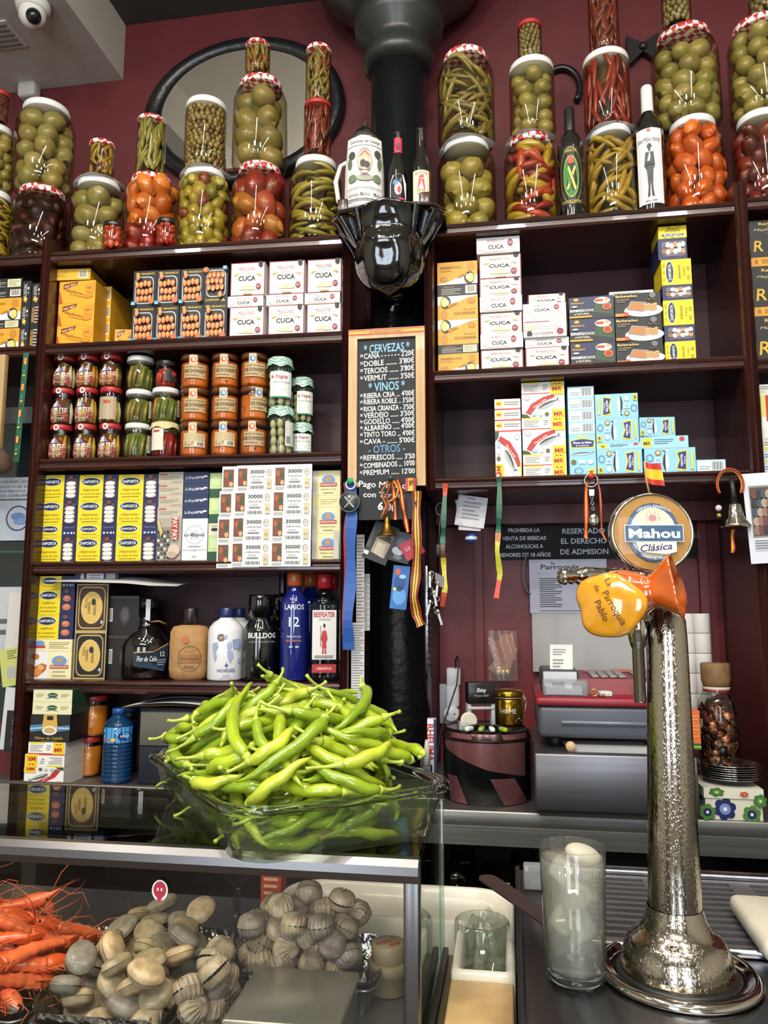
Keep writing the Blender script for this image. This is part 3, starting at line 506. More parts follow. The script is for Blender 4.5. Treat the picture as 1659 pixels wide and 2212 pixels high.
def carton(k,w,h,dep,flip=False,rot=0):
    key=(k,round(w,3),round(h,3),flip,rot)
    design,body=D[k][0],D[k][1]
    mb=MB(); bm_=M(body,.45)
    mb.box(-w/2,w/2,0,dep,0,h-.0004,bm_)
    draw(mb,design,w,h,face_fn(0,h/2,-.0002),flip=flip,rot=rot)
    return mb
def stack(pl,x0,x1,z,items,where,d=.03,dep=.1,refy=None,off=None,group=None,jit=.6):
    zz=z+.0005; out=[]
    for i,it in enumerate(items):
        hp,k=it[0],it[1]; o=it[2] if len(it)>2 else {}
        a0=o.get('x0',x0); a1=o.get('x1',x1); dd=o.get('d',d)
        u,_=pl.hit((a0+a1)/2,1000,dd); ry=refy or 1000
        s0,_=pl.hit(a0,ry,dd); s1,_=pl.hit(a1,ry,dd); kk=pl.k((a0+a1)/2,ry,dd); h=hp*kk; w=(s1-s0)-.0012
        mb=carton(k,w,h,o.get('dep',dep),o.get('flip',False),o.get('rot',0))
        ob=mb.build(D[k][4],loc=pl.loc((s0+s1)/2,dd,zz),rotz=pl.a+rad(o.get('rz',R.uniform(-jit,jit))))
        n=len(items); pos='' if n==1 else (', top' if i==n-1 and i>0 else ', '+ORD[i])
        tag(ob,D[k][2]+pos+' '+where if pos else D[k][2]+' '+where,'box',group); zz+=h+.0004; out.append(ob)
    return out
# left unit, top compartment
zb=ZL['B']
stack(LP,126,205,zb,[(48,'payyel'),(50,'payyel'),(50,'payyel')],'of yellow stack by left post',refy=660,d=.035,dep=.2,group='yellow cartons by the left post')
stack(LP,118,196,zb+3*50*LP.k(160,660,.035),[(25,'paytop',dict(rz=3))],'topping the yellow stack',refy=570,d=.03,dep=.11)
stack(LP,207,240,zb,[(38,'paytop')]*4,'of stack behind the yellow pile',refy=660,d=.11,dep=.14,group='yellow cartons by the left post')
stack(LP,250,290,zb,[(52,'payyel',dict(rz=8))],'lying alone behind the black mussel cartons',refy=700,d=.1,dep=.13)
for i,(a,b) in enumerate(((287,337),(337,388),(389,440),(440,492))):
    n=['first','second','third','fourth'][i]
    stack(LP,a,b,zb,[(83,'veng'),(80,'veng',dict(flip=(i==3)))],'of %s column of black cartons'%n,refy=640,group='black mussel cartons with orange mussels')
for i,(a,b) in enumerate(((497,572),(580,658),(663,738))):
    n=['left','middle','right'][i]
    stack(LP,a,b,zb,[(72,'cucaM'),(24,'cucaMt',dict(x0=a-5,x1=b-3)),(76,'cucaM')],'of %s white mussel column'%n,refy=640,group='white mussel cartons')
# far-left compartment
zb=ZLL['B']
stack(LP,-38,46,zb,[(49,'ck'),(19,'ckt2'),(49,'ck'),(22,'ckt'),(22,'ckt2')],'of orange stack at left edge',refy=660,group='cockle cartons at the left edge')
stack(LP,42+5,66,zb,[(52,'cke'),(50,'cke'),(52,'cke')],'of black stack beside orange cartons',refy=660,group='cockle cartons at the left edge')
stack(LP,67,91,zb,[(52,'cks'),(50,'cks'),(46,'cke')],'of black stack against left post',refy=660,group='cockle cartons at the left edge')
# fourth row of the left unit
zb=ZL['D']
for i,(a,b) in enumerate(((84,168),(168,253),(253,342))):
    n=['left','middle','right'][i]
    stack(LP,a,b,zb,[(55,'dapS'),(25,'dapT',),(54,'dapS'),(54,'dapS')],'of %s yellow squid column'%n,refy=1110,group='yellow and navy squid cartons')
stack(LP,340,394,zb,[(91,'pg'),(26,'brg'),(25,'brg'),(25,'brg'),(25,'brg')],'of grey column by yellow cartons',refy=1110,group='grey and navy cartons')
stack(LP,395,450,zb,[(91,'bru'),(26,'brn'),(25,'brn'),(25,'brn'),(25,'brn')],'of column left of lottery tickets',refy=1110,group='grey and navy cartons')
stack(LP,451,478,zb,[(53,'gr0'),(27,'gr1'),(55,'gr0'),(55,'gr0')],'of the green stack',refy=1110,group='cartons behind the lottery tickets')
stack(LP,674,735,zb,[(57,'ms'),(56,'ms'),(25,'mst'),(55,'ms')],'of the cream stack right of the tickets',refy=1110,group='cartons behind the lottery tickets')
# fifth row, left end
zb=ZL['E']
stack(LP,68,158,zb,[(58,'mL'),(25,'mLt'),(54,'dapM',dict(x0=76)),(55,'dapM',dict(x0=77)),(26,'dapT',dict(x0=78))],'of left stack on bottle shelf',refy=1360,group='stack on the bottle shelf')
stack(LP,162,231,zb,[(100,'gtk'),(103,'gtb')],'beside the rum bottle',refy=1360,dep=.18)
stack(LP,162,256,zb+203.5*LP.k(200,1250,.03),[(26,'nf')],'lying on the square brown tin box',refy=1250,dep=.15)
def darkbox(x0,x1,y,h,base,lab,d):
    s0,_=LP.hit(x0,y,d); s1,_=LP.hit(x1,y,d); kk=LP.k(x0,y,d); w=s1-s0
    mb=MB().box(-w/2,w/2,0,.12,0,h*kk,M('#191517',.35)); draw(mb,[('r',.03,.35,.14,.68,'#d8d6d0'),('b',.04,.37,.13,.66,INKB),('e',.55,.5,.17,.25,'#2f2b33'),('e',.55,.52,.12,.17,'#4c4550'),('r',0,.93,1,1,'#3a2a26')],w,h*kk,face_fn(0,h*kk/2,-.0002))
    tag(mb.build('canned_fish_box',loc=LP.loc((s0+s1)/2,d,base),rotz=LP.a),lab,'box'); return base+h*kk+.0005
b_=darkbox(235,300,1380,92,zb+.0005,'dark carton with a white barcode, lower of the two behind the rum bottle',.045)
b_=darkbox(235,300,1320,84,b_,'dark carton with a white barcode, upper of the two above the rum bottle',.045)
# bottom row, on the counter
stack(LP,56,142,CT,[(38,'mr',dict(flip=True)),(26,'mrt',dict(flip=True)),(25,'mrt',dict(x0=62)),(58,'rb',dict(x0=63,x1=150)),(26,'cb',dict(x0=66,x1=152)),(26,'cb',dict(x0=66,x1=152))],'of stack on steel counter',refy=1600,d=-.06,dep=.15,group='stack on the steel counter')
# right unit, upper compartment
zb=ZR['B']
stack(RP,945,1033,zb,[(43,'ck'),(20,'ckt2'),(55,'ck',dict(flip=True)),(54,'ck',dict(flip=True)),(26,'ckt'),(51,'ck')],'of stack by black column',refy=680,group='orange cockle cartons by the column')
stack(RP,1036,1128,zb,[(48,'cucaB'),(32,'cucaBt',dict(d=.022)),(50,'cucaB'),(34,'cucaBt',dict(d=.022)),(43,'cucaB'),(54,'cucaB'),(36,'cucaBt',dict(x0=1031,x1=1126,d=.02))],'of the tall white stack',refy=650,group='white cockle cartons')
stack(RP,1133,1228,zb,[(48,'cucaB'),(20,'cucaBt'),(54,'cucaBk',dict(x0=1130,x1=1224,d=.02)),(24,'cucaBt',dict(x0=1130,x1=1224)),(30,'cucaB',dict(x0=1142,x1=1224,d=.06))],'of the short white stack',refy=700,group='white cockle cartons')
stack(RP,1230,1328,zb,[(53,'vb'),(53,'vb'),(50,'vb',dict(rz=-2))],'of the blue stack',refy=700,group='blue and black cockle cartons')
stack(RP,1329,1430,zb,[(50,'kb'),(54,'kb'),(55,'kb'),(12,'pe',dict(x0=1318,x1=1415,d=.05))],'of the stack with white dish photos',refy=700,group='blue and black cockle cartons')
stack(RP,1431,1497,zb,[(46,'dapV'),(36,'dapVp'),(56,'dapV'),(34,'dapVp'),(58,'dapV'),(48,'dapVp',dict(x0=1426,x1=1490)),(28,'dapV',dict(x0=1428,x1=1491,rot=90))],'of the tall yellow and navy stack',refy=640,group='yellow and navy cockle cartons')
# right unit, lower compartment
zb=ZR['C']
stack(RP,1069,1126,zb,[(101,'mr',dict(rot=-90)),(24,'mre'),(24,'mre'),(24,'mre')],'of short white mackerel stack',refy=940,group='white mackerel cartons')
stack(RP,1128,1222,zb,[(25,'mrt'),(25,'mrt'),(54,'mr'),(26,'mrt',dict(flip=False,x0=1127)),(52,'mr'),(26,'mrt')],'of tall white mackerel stack',refy=930,group='white mackerel cartons')
stack(RP,1228,1286,zb,[(91,'melvaV'),(27,'melvat'),(26,'melvat'),(26,'melvat'),(26,'melvat')],'of the tall light blue stack',refy=930,group='light blue fish cartons')
stack(RP,1287,1385,zb,[(57,'melva'),(13,'melvae'),(54,'melva',dict(x1=1380)),(54,'melva',dict(x1=1381,flip=True))],'of light blue stack behind paper flag',refy=930,group='light blue fish cartons')
stack(RP,1389,1500,zb,[(56,'melva'),(26,'melvae',dict(x0=1381,x1=1486)),(42,'melva',dict(x0=1381,x1=1460,rz=5))],'of the low light blue stack',refy=930,group='light blue fish cartons')
stack(RP,1504,1568,zb,[(28,'melvat',dict(rz=2))],'lying alone at the right end of the shelf',refy=1000)
# compartments at the right edge
stack(RP,1626,1712,RP.hit(1640,775)[1],[(102,'ram'),(20,'rame'),(92,'ram'),(20,'rame'),(85,'ram')],'of stack at right edge',refy=620,group='black and gold cartons at the right edge')
stack(RP,1640,1716,RP.hit(1640,1024)[1],[(26,'pe2'),(26,'pe2'),(26,'pe'),(100,'sar'),(22,'pe')],'of sardine stack at right edge',refy=900,group='sardine cartons at the right edge')
# lottery tickets hanging in front of the cartons
def ticket(mb,T,w,h,x0):
    d=[('r',0,0,1,1,'#dfdfdc'),('r',.03,.2,.28,.92,'#6a4632'),('e',.1,.7,.05,.13,'#a8552c'),('e',.2,.6,.05,.13,'#38502c'),('e',.14,.4,.06,.12,'#8c3c2c'),('e',.22,.32,.05,.1,'#c9a26a'),('l',.03,.04,.28,.16,2,'#a5a5a2'),('t','30000',.56,.78,.2,'#1c1f24',dict(w=.38,b=.01)),('t','LOTERIA NACIONAL',.56,.58,.1,'#3c3f44',dict(w=.38)),('t','DE NAVIDAD',.54,.45,.08,'#4c4f54',dict(w=.2)),('l',.4,.3,.7,.4,1,'#7a7d82'),('b',.36,.1,.76,.22,'#6a6d72'),('o',.88,.74,.07,.14,.2,'#b3a47a'),('t','13ª',.88,.74,.12,'#3c3830'),('r',.82,.1,.95,.5,'#c9bd96'),('t','20',.88,.28,.12,'#4c4638')]
    fn0=face_fn(x0+w/2,0,0)
    def fn(x,z,e): p=T(x0+w/2+x,z+h/2,e); return p
    fn.curved=False; draw(mb,d,w,h,fn)
def sheetrow(x0,x1,y0,y1,n,label,yaw=0,d=.008):
    s0,_=LP.hit(x0,(y0+y1)/2,d); s1,_=LP.hit(x1,(y0+y1)/2,d); _,zt=LP.hit((x0+x1)/2,y0,d); _,zb_=LP.hit((x0+x1)/2,y1,d); w=s1-s0; h=zt-zb_
    def T(x,z,e): return (x,-e,z)
    mb=MB()
    for j in range(6): mb.add([T(0,h*j/6,0),T(w,h*j/6,0),T(w,h*(j+1)/6,0),T(0,h*(j+1)/6,0)],[(0,1,2,3)],M('#dfdfdc',.6))
    c=w/n
    for i in range(n): ticket(mb,T,c*.985,h*.96,i*c)
    tag(mb.build('lottery_ticket_strip',loc=LP.loc(s0,d,zb_),rotz=LP.a+yaw),label,'lottery tickets','lottery tickets hung over the cartons')
rows=['top','second','third','bottom']
for i,(ya,yb) in enumerate(((1004,1060),(1057,1115),(1112,1170),(1167,1224))):
    dx=[12,6,2,0][i]
    sheetrow(468+dx,560+dx,ya+3,yb+3,1,'short lottery ticket peeping out at the left of the %s row of tickets'%rows[i],0,-.009)
    sheetrow(500+dx,674-i,ya,yb,2,'strip of two white lottery tickets, %s row'%rows[i],0,-.019)
# white card leaning at the end of the ticket shelf
s0,z0=LP.hit(721,1200,-.002); tag(MB().box(0,.014,0,.001,0,.075,M('#d9d7d0',.6),).build('paper_card',loc=LP.loc(s0,-.004,ZL['D']+.001),rotz=LP.a+.5),'small white card standing at the right end of the ticket shelf','card')
# ---------- glass jars ----------
GH=checker('#b3322f','#e6dfdc',62); WHITE=M('#dcdcdc',.3); REDLID=M('#a82a2c',.35); BLKLID=M('#17171a',.3)
def facecam(p): return math.atan2(-p.x,p.y)
_fm={}
def fruit_mesh(a,col,seed,sq=.86,elong=1,dimple=True):
    k=(round(a,4),col,seed,sq,elong)
    if k in _fm: return _fm[k]
    rn=random.Random(seed); p1,p2=rn.random()*6,rn.random()*6
    mb=MB(); mb.ball((0,0,0),a,M(col,.35,coat=.3,var=.12,vscale=40),14,10,(1,1,sq*elong),fn=lambda t,z:1+.07*math.sin(2*t+p1)*math.cos(z)+.05*math.sin(3*t+p2)*math.cos(z*3)-.05*math.cos(5*t)*max(0,z)-(.18*max(0,z-.9)*10*.5 if dimple and z>.9 else 0))
    me=bpy.data.meshes.new('pickled_fruit'); me.from_pydata(mb.v,[],mb.f)
    for m in mb.mats: me.materials.append(m)
    me.polygons.foreach_set('use_smooth',[True]*len(mb.f)); me.update(); _fm[k]=me; return me
def meshobj(name,me,parent,loc,rot=(0,0,0)):
    o=bpy.data.objects.new(name,me); COL.objects.link(o); o.parent=parent; o.location=loc; o.rotation_euler=rot; return o
def jar(pl,x0,x1,y0,y1,zb,kind,cols,lid,label,d=None,hl=None,neck=.74,lidh=None,tint='#ebe7d4',paper=False,size=None,group='jars of pickles on top of the shelves',seed=None,cat='jar',dx=0):
    xc=(x0+x1)/2+dx; u0,_=pl.hit(xc,y1,.1); 
    for _ in range(3):
        dd=d if d is not None else r0+.012 if _ else .1
        kk=pl.k(xc,(y0+y1)/2,dd); r0=(x1-x0)*kk/2*.985
    dd=d if d is not None else r0+.012
    u,_=pl.hit(xc,(y0+y1)/2,dd); zt=pl.hit(xc,y0,dd-r0*neck)[1]; H=zt-zb
    loc=pl.loc(u,dd,zb+.0005); rn=random.Random(seed or int(x0*7+y0)); e=empty('pickle_jar',loc,facecam(loc),label,cat,group)
    r=r0; lh=lidh or min(.02,H*.1); hb=H-lh; sh=hb-.34*r*(1 if neck<.85 else .45)
    prof=[(r*.8,0),(r*.95,.006),(r,.018),(r,sh*.5),(r,sh-.22*r),(r*(.93 if neck<.85 else .99),sh),(r*((1+neck)/2+.02),sh+.14*r),(r*neck*1.02,sh+.26*r),(r*neck,hb)]
    MB().lathe(prof,glass(tint),32,cap=False).build('glass_body',e)
    mb=MB(); rl=r*neck*1.05; mb.lathe([(rl*.98,hb-.001),(rl,hb+.001),(rl,hb+lh*.75),(rl*.97,hb+lh),(rl*.9,hb+lh-.001)],lid,32); mb.build('lid',e)
    if paper:
        mb=MB(); n=28; vs=[(0,0,hb+lh+.0006)]
        for i in range(n): a=2*PI*i/n; q=rl*(1.08+.22*abs(math.cos(2*a+.6))**3); vs.append((q*math.cos(a),q*math.sin(a),hb+lh+.0006-(.004 if q>rl*1.15 else 0)))
        mb.add(vs,[(0,1+i,1+(i+1)%n) for i in range(n)],M('#d9d4cc',.7)); mb.build('paper_liner',e)
    Hc=sh+.14*r
    if kind=='fruit' or kind=='chunk':
        a=(size or .36)*r; el=1 if kind=='fruit' else 1.6; z=a*.9; L=0
        ih=1.55 if kind=='fruit' else 1.9
        while z<Hc-a*.15:
            rr_=max(0,r-a*1.02-.002); n=max(1,int(2*PI*rr_/(2*a*.9))) ; off=rn.random()*6
            for i in range(n):
                an=off+2*PI*i/n+rn.uniform(-.08,.08); c=cols[int(rn.random()*len(cols))] if not isinstance(cols,dict) else cols['f'](z/Hc,rn)
                q=rr_*rn.uniform(.94,.99); sc=rn.uniform(.88,1.1)
                o=meshobj('pickled_fruit',fruit_mesh(a,c,rn.randint(1,4),.9,el),e,(q*math.cos(an),q*math.sin(an),max(a*.85,z+rn.uniform(-.15,.15)*a)),(rn.uniform(-.9,.9),rn.uniform(-.9,.9),rn.uniform(0,6)))
                o.scale=(sc,sc,sc)
            z+=a*ih*rn.uniform(.93,1.0); L+=1
    elif kind=='pepper':
        a=(size or .1)*r; Lp=1.5*r; n=int(48*(Hc/(2.6*r)))
        for i in range(n):
            z0=a+(Hc-2*a)*((i*.618)%1); ph=rn.uniform(0,2*PI) if i%3 else -PI/2+rn.uniform(-1.3,1.3); al=rn.choice(cols['tilt']) if 'tilt' in cols else rn.uniform(-.6,.6)
            al+=rn.uniform(-.3,.3); q=r-a*1.05-.002-(a*2 if i%4==3 else 0); Li=Lp*rn.uniform(.7,1.25); w1=rn.uniform(-.35,.35); pts=[];rs=[]
            for j in range(9):
                t=j/8; s_=Li*(t-.5); aa=al+w1*math.sin(t*3); zz=z0+s_*math.sin(al)+w1*.25*Li*math.sin(t*PI); zz=min(max(zz,a*.7),Hc)
                pts.append((q*math.cos(ph+s_*math.cos(al)/q),q*math.sin(ph+s_*math.cos(al)/q),zz)); rs.append(a*(.12,.55,.9,1,1,.95,.8,.55,.18)[j])
            c=cols['c'][rn.randrange(len(cols['c']))]
            MB().tube(pts,rs,M(c,.32,coat=.3,var=.12,vscale=50),7).build('pickled_pepper',e)
    elif kind=='olive':
        mb=MB(); a=(size or .13)*r; z=a
        while z<Hc:
            for rr_ in (r-a*1.05-.002,):
                n=int(2*PI*rr_/(1.75*a)); off=rn.random()*6
                for i in range(n):
                    an=off+2*PI*i/n; c=cols[rn.randrange(len(cols))]; mb.ball((rr_*math.cos(an),rr_*math.sin(an),z+rn.uniform(-.3,.3)*a),a,M(c,.35,coat=.3),8,6,(rn.uniform(.7,1),rn.uniform(.7,1),rn.uniform(.8,1.25)))
            z+=a*1.45
        tag(mb.build('pickled_olives',e),kind='stuff')
    # dark brine core so that the middle is not empty
    MB().lathe([(r*.42,.01),(r*.42,Hc*.96)],M(cols['core'] if isinstance(cols,dict) and 'core' in cols else ('#5c5a2c' if not isinstance(cols,dict) else '#5f5526'),.5),16).build('brine',e)
    return e,zb+H,rl
GT=['#998a50','#8d8249','#a4935e','#948a56']; GT2=['#7d6f40','#8b7c4c','#74693e']
YP={'c':['#a8943a','#998a39','#b69c40','#8b7d32']}; GP={'c':['#8d803c','#9a8a42','#7d7338','#a4904a'],'core':'#55562a'}
zA=ZL['A']; zLA=ZLL['A']; zRA=ZR['A']; tl=[]
J=jar
j1,z1,_=J(LP,28,150,393,552,zLA,'chunk',['#4a1c16','#38140f','#2a1210'],GH,'jar of almost black pickles with gingham lid, under big green tomato jar',size=.26,tint='#c9b8a8')
J(LP,-58,27,405,560,zLA,'pepper',YP,WHITE,'jar of yellow peppers with white lid cut by left edge, bottom row')
j2,z2,_=J(LP,155,270,376,543,zA,'fruit',GT,WHITE,'jar of pale green tomatoes with white lid over paper, above left post',paper=True,size=.44)
j3,z3,_=J(LP,270,381,368,531,zA,'chunk',{'f':lambda t,r:r.choice(['#c4641c','#cf7222','#b8551a']) if t>.33 else r.choice(['#8f1f1c','#a3302a'])},GH,'jar of orange peppers over red ones, gingham lid, left unit',size=.34)
j4,z4,_=J(LP,384,498,355,525,zA,'chunk',['#988a32','#a59333','#77301c','#7d7a2e','#aa943a'],WHITE,'jar of small mixed green and red peppers with white lid',paper=True,size=.24)
j5,z5,_=J(LP,500,620,345,520,zA,'chunk',{'f':lambda t,r:r.choice(['#8c2118','#7a1a16']) if t<.35 or t>.85 else r.choice(['#b8602a','#a8442a','#b07030'])},GH,'jar of red and orange peppers under the largest tomato jar',size=.38)
j6,z6,_=J(LP,624,740,332,508,zA,'pepper',{'c':['#9d8f3e','#8b8238','#aa9a4c'],'tilt':[0,.15,-.2,.1]},WHITE,'jar of long green peppers with white lid, left of the stein',size=.11)
J(LP,222,268,475,541,zA,'chunk',['#b03c22','#a83020','#be4a2a'],BLKLID,'small red pepper jar with black lid, left one before the big jars',d=.0,size=.3,neck=.93,lidh=.012)
J(LP,338,382,468,530,zA,'chunk',['#b03c22','#a83020','#a8241c'],BLKLID,'small red pepper jar with black lid, right one before the big jars',d=.0,size=.3,neck=.93,lidh=.012)
SM=dict(neck=.95,lidh=.012)
k0,zk0,_=J(LP,-45,33,262,420,z1,'fruit',GT,WHITE,'tomato jar with white lid cut by left edge, second row',size=.36,dx=-4)
J(LP,-20,18,190,265,zk0,'olive',['#6a2a20','#55201a'],REDLID,'dark red jar at the top left edge',**SM)
J(LP,35,160,208,398,z1,'fruit',GT,WHITE,'big green tomato jar with white lid, standing below the security camera',size=.36)
J(LP,193,247,297,374,z2,'pepper',{'c':['#9d7f30','#a88a34','#7a4a24'],'tilt':[1,1.3,-1,-1.3]},GH,'smallest pepper jar with gingham lid, alone against the red wall',size=.16,**SM)
J(LP,296,358,243,368,z3,'pepper',{'c':['#85803e','#928943'],'tilt':[1.3,1.5,-1.3]},GH,'slim jar of upright green peppers with gingham lid',size=.15,**SM)
J(LP,400,490,203,360,z4,'olive',['#8a7a48','#9b8a59','#6b4a30','#8d7f50'],WHITE,'jar of small olives with white lid before the mirror',neck=.93,lidh=.02,size=.15)
_,zk5,_=J(LP,503,622,155,366,z5,'fruit',['#8a7c48','#948553','#837643'],GH,'tall jar of very large green tomatoes before the mirror',size=.48)
_,zk6,_=J(LP,656,716,210,335,z6,'pepper',{'c':['#6f1f1a','#7c2a20'],'tilt':[1.2,1.4,-1.3]},REDLID,'slim jar of dark red peppers with red lid, middle of its pile',size=.12,**SM)
J(LP,530,584,80,160,zk5,'pepper',{'c':['#987a38','#96502a','#887a3c'],'tilt':[1.3,1.5,-1.3]},GH,'small pepper jar with gingham lid on top of the large tomato jar',size=.16,**SM)
J(LP,660,716,90,212,zk6,'pepper',{'c':['#7d703c','#7a4a2a','#8a7c40'],'tilt':[.9,1.3,-1.2]},GH,'slim jar of green and red peppers, top of the right pile before the mirror',size=.14,**SM)
r1_,zr1,_=J(RP,945,1072,292,476,zRA,'fruit',['#998f40','#a59543','#8e853d','#a2934e'],WHITE,'tomato jar with white lid over paper, next to the beer bottles',paper=True,size=.42)
r2_,zr2,_=J(RP,1088,1204,282,466,zRA,'pepper',{'c':['#b69630','#a88a2c','#8c1f1a','#7a1c18','#b5432a'],'tilt':[0,.4,-.4,1.2]},GH,'jar of yellow and red peppers with gingham lid and paper frill',paper=True,size=.17)
r3_,zr3,_=J(RP,1265,1377,265,452,zRA,'pepper',{'c':['#ae8e32','#a18530','#937a2c'],'tilt':[.3,-.5,1.2,.8]},WHITE,'jar of yellow peppers between the two wine bottles',paper=True,size=.13)
r4_,zr4,_=J(RP,1437,1560,245,437,zRA,'chunk',['#cf5f1c','#c7561a','#d66a22'],WHITE,'jar of bright orange peppers with white lid, right of white-labelled bottle',size=.3)
zq=RP.hit(1640,426)[1]
r5_,zr5,_=J(RP,1585,1706,232,426,zq,'chunk',['#5a1c1a','#6a2220','#7a2a24'],WHITE,'jar of dark red fruit with white lid at the right edge',size=.28)
_,zs1,_=J(RP,945,1068,95,300,zr1,'pepper',{'c':['#83753e','#8d7c44','#796c38'],'tilt':[.5,-.6,1.1,-.1]},GH,'tall jar of tangled green beans with gingham lid',size=.1)
_,zs2,_=J(RP,1100,1198,117,292,zr2,'fruit',['#918649','#988a4c','#877d43'],WHITE,'slim jar of green tomatoes with white lid, right of the bean jar',size=.4,neck=.93,lidh=.02)
_,zs3,_=J(RP,1260,1360,100,282,zr3,'pepper',{'c':['#7a1f1a','#8c2a22','#6b1a18'],'tilt':[1.2,1.4,-1.2]},WHITE,'jar of upright dark red peppers with white lid',size=.11,neck=.93,lidh=.02)
_,zs4,_=J(RP,1408,1550,45,258,zr4,'fruit',['#8d8446','#978b50','#867c43'],GH,'large green tomato jar with gingham lid over the orange jar',size=.31)
_,zs5,_=J(RP,1575,1708,25,248,zr5,'fruit',['#8d8446','#978b50','#948a4e'],GH,'large green tomato jar cut by the right edge',size=.33)
J(RP,1118,1170,38,119,zs2,'olive',['#796b40','#83744e'],REDLID,'small olive jar with red lid on the slim tomato jar',size=.22,**SM)
J(RP,1270,1335,-60,104,zs3,'pepper',{'c':['#6b2a20','#7a3026'],'tilt':[1.2,1.5,-1.2]},WHITE,'tall jar of dull red peppers running out of the top of the picture',size=.14,**SM)
J(RP,1428,1490,-60,52,zs4,'olive',['#7d6f48','#8b7b54'],WHITE,'olive jar on the large tomato jar, cut by the top edge',size=.22,**SM)
J(RP,1618,1700,-50,32,zs5,'olive',['#7d6f48','#8b7b54'],WHITE,'jar in the top right corner of the picture',size=.22,**SM)
# ---------- small labelled jars on the third shelf ----------
def sjar(x0,x1,y0,y1,zb,label,lid,kind,design=None,lw=0,lh=0,lz=.5,lrot=0,neck=.9,lidh=.014,d=None,seal=None,group='labelled jars on the third shelf',cloth=None,pl=LP,fill=None):
    xc=(x0+x1)/2; r=(x1-x0)*pl.k(xc,(y0+y1)/2,.06)/2*.98; dd=d if d is not None else r+.012
    u,_=pl.hit(xc,(y0+y1)/2,dd); H=(y1-y0)*pl.k(xc,(y0+y1)/2,dd-r*.5); loc=pl.loc(u,dd,zb+.0005)
    e=empty('preserve_jar',loc,facecam(loc)+lrot*0,label,'jar',group); hb=H-lidh; rn=random.Random(int(x0+y0))
    prof=[(r*.86,0),(r*.98,.004),(r,.01),(r,hb*.8),(r*.985,hb*.86),(r*neck,hb*.95),(r*neck,hb)]
    MB().lathe(prof,glass('#f2f3ea'),24,cap=False).build('glass_body',e)
    rl=r*neck*1.05
    if cloth:
        mb=MB(); n=32; rings=[]
        for (q,z) in ((.0,hb+lidh*1.02),(rl*.85,hb+lidh*1.05),(rl*1.05,hb+lidh*.8),(rl*1.08,hb+lidh*.2),(rl*1.16,hb-.006)):
            rings.append([(q*(1+(.05*math.sin(9*2*PI*i/n) if z<hb+lidh*.5 else 0))*math.cos(2*PI*i/n),q*(1+(.05*math.sin(9*2*PI*i/n) if z<hb+lidh*.5 else 0))*math.sin(2*PI*i/n),z+(.004*math.sin(5*2*PI*i/n) if z<hb else 0)) for i in range(n)])
        vs=[p for g in rings for p in g]; mb.add(vs,[(j*n+i,j*n+(i+1)%n,(j+1)*n+(i+1)%n,(j+1)*n+i) for j in range(4) for i in range(n)],cloth,True); mb.build('cloth_cap',e)
    else:
        MB().lathe([(rl*.97,hb-.001),(rl,hb),(rl,hb+lidh*.75),(rl*.96,hb+lidh),(rl*.9,hb+lidh-.001)],lid,28).build('lid',e)
    ri=r*.955; hc=hb*.84
    if kind=='sardine':
        MB().lathe([(ri*.7,.004),(ri*.7,hc)],M('#5a3a18',.4),16).build('oil',e)
        for i in range(9):
            an=2*PI*i/9+rn.random()*.3-1.2; c=['#c9a24a','#d9c9a0','#5c4a34','#c48a22','#e3d9bd'][rn.randrange(5)]
            MB().tube([(ri*.74*math.cos(an),ri*.74*math.sin(an),.006),(ri*.76*math.cos(an),ri*.76*math.sin(an),hc*.5),(ri*.72*math.cos(an+.15),ri*.72*math.sin(an+.15),hc*rn.uniform(.8,1))],[ri*.18,ri*.26,ri*.08],M(c,.35,coat=.4),8).build('sardine',e)
    elif kind=='slice':
        MB().lathe([(ri*.7,.004),(ri*.7,hc)],M(fill[0],.5),16).build('filling',e)
        for i in range(10):
            an=2*PI*i/10+rn.random()*.4; c=fill[rn.randrange(len(fill))]
            MB().tube([(ri*.8*math.cos(an),ri*.8*math.sin(an),.008),(ri*.82*math.cos(an+.1),ri*.82*math.sin(an+.1),hc*.5),(ri*.78*math.cos(an+.35),ri*.78*math.sin(an+.35),hc*rn.uniform(.85,1))],[ri*.12,ri*.17,ri*.1],M(c,.35,coat=.4),7).build('pepper_slice',e)
    elif kind=='puree':
        MB().lathe([(ri*.88,.003),(ri*.97,.01),(ri*.97,hc*1.02)],M(fill[0],.4,coat=.5,var=.25,vscale=18),24).build('filling',e)
        for i in range(4):
            an=-PI/2+rn.uniform(-1.3,1.3); z=rn.uniform(.1,.8)*hc; MB().ball((ri*.8*math.cos(an),ri*.8*math.sin(an),z),ri*.22,M(fill[1],.35,coat=.4),10,7,(1,1,.7)).build('pepper_piece',e)
    elif kind=='heart':
        z=.016
        while z<hc:
            for i in range(6): an=2*PI*i/6+z*40; MB().ball((ri*.66*math.cos(an),ri*.66*math.sin(an),z),ri*.34,M('#b0ad86',.4,coat=.3,var=.1),9,7,(.8,.8,1.2)).build('artichoke_heart',e)
            z+=ri*.68
    if design:
        mb=MB(); draw(mb,design,lw*r,lh*H,cyl_fn(r+.0006,lz*H,-PI/2+lrot)); mb.build('paper_label',e)
    if seal=='round':
        mb=MB(); mb.add([(rl*1.02*math.cos(-PI/2-.5+.28*math.cos(t)),rl*1.02*math.sin(-PI/2-.5+.28*math.cos(t)),hb+lidh*.5-.003+.009*math.sin(t)) for t in [2*PI*i/16 for i in range(16)]],[tuple(range(16))],M('#e0d8d4',.4))
        mb.add([(rl*1.026*math.cos(-PI/2-.5+.15*math.cos(t)),rl*1.026*math.sin(-PI/2-.5+.15*math.cos(t)),hb+lidh*.5-.003+.005*math.sin(t)) for t in [2*PI*i/12 for i in range(12)]],[tuple(range(12))],M('#b35a5a',.4)); mb.build('seal',e)
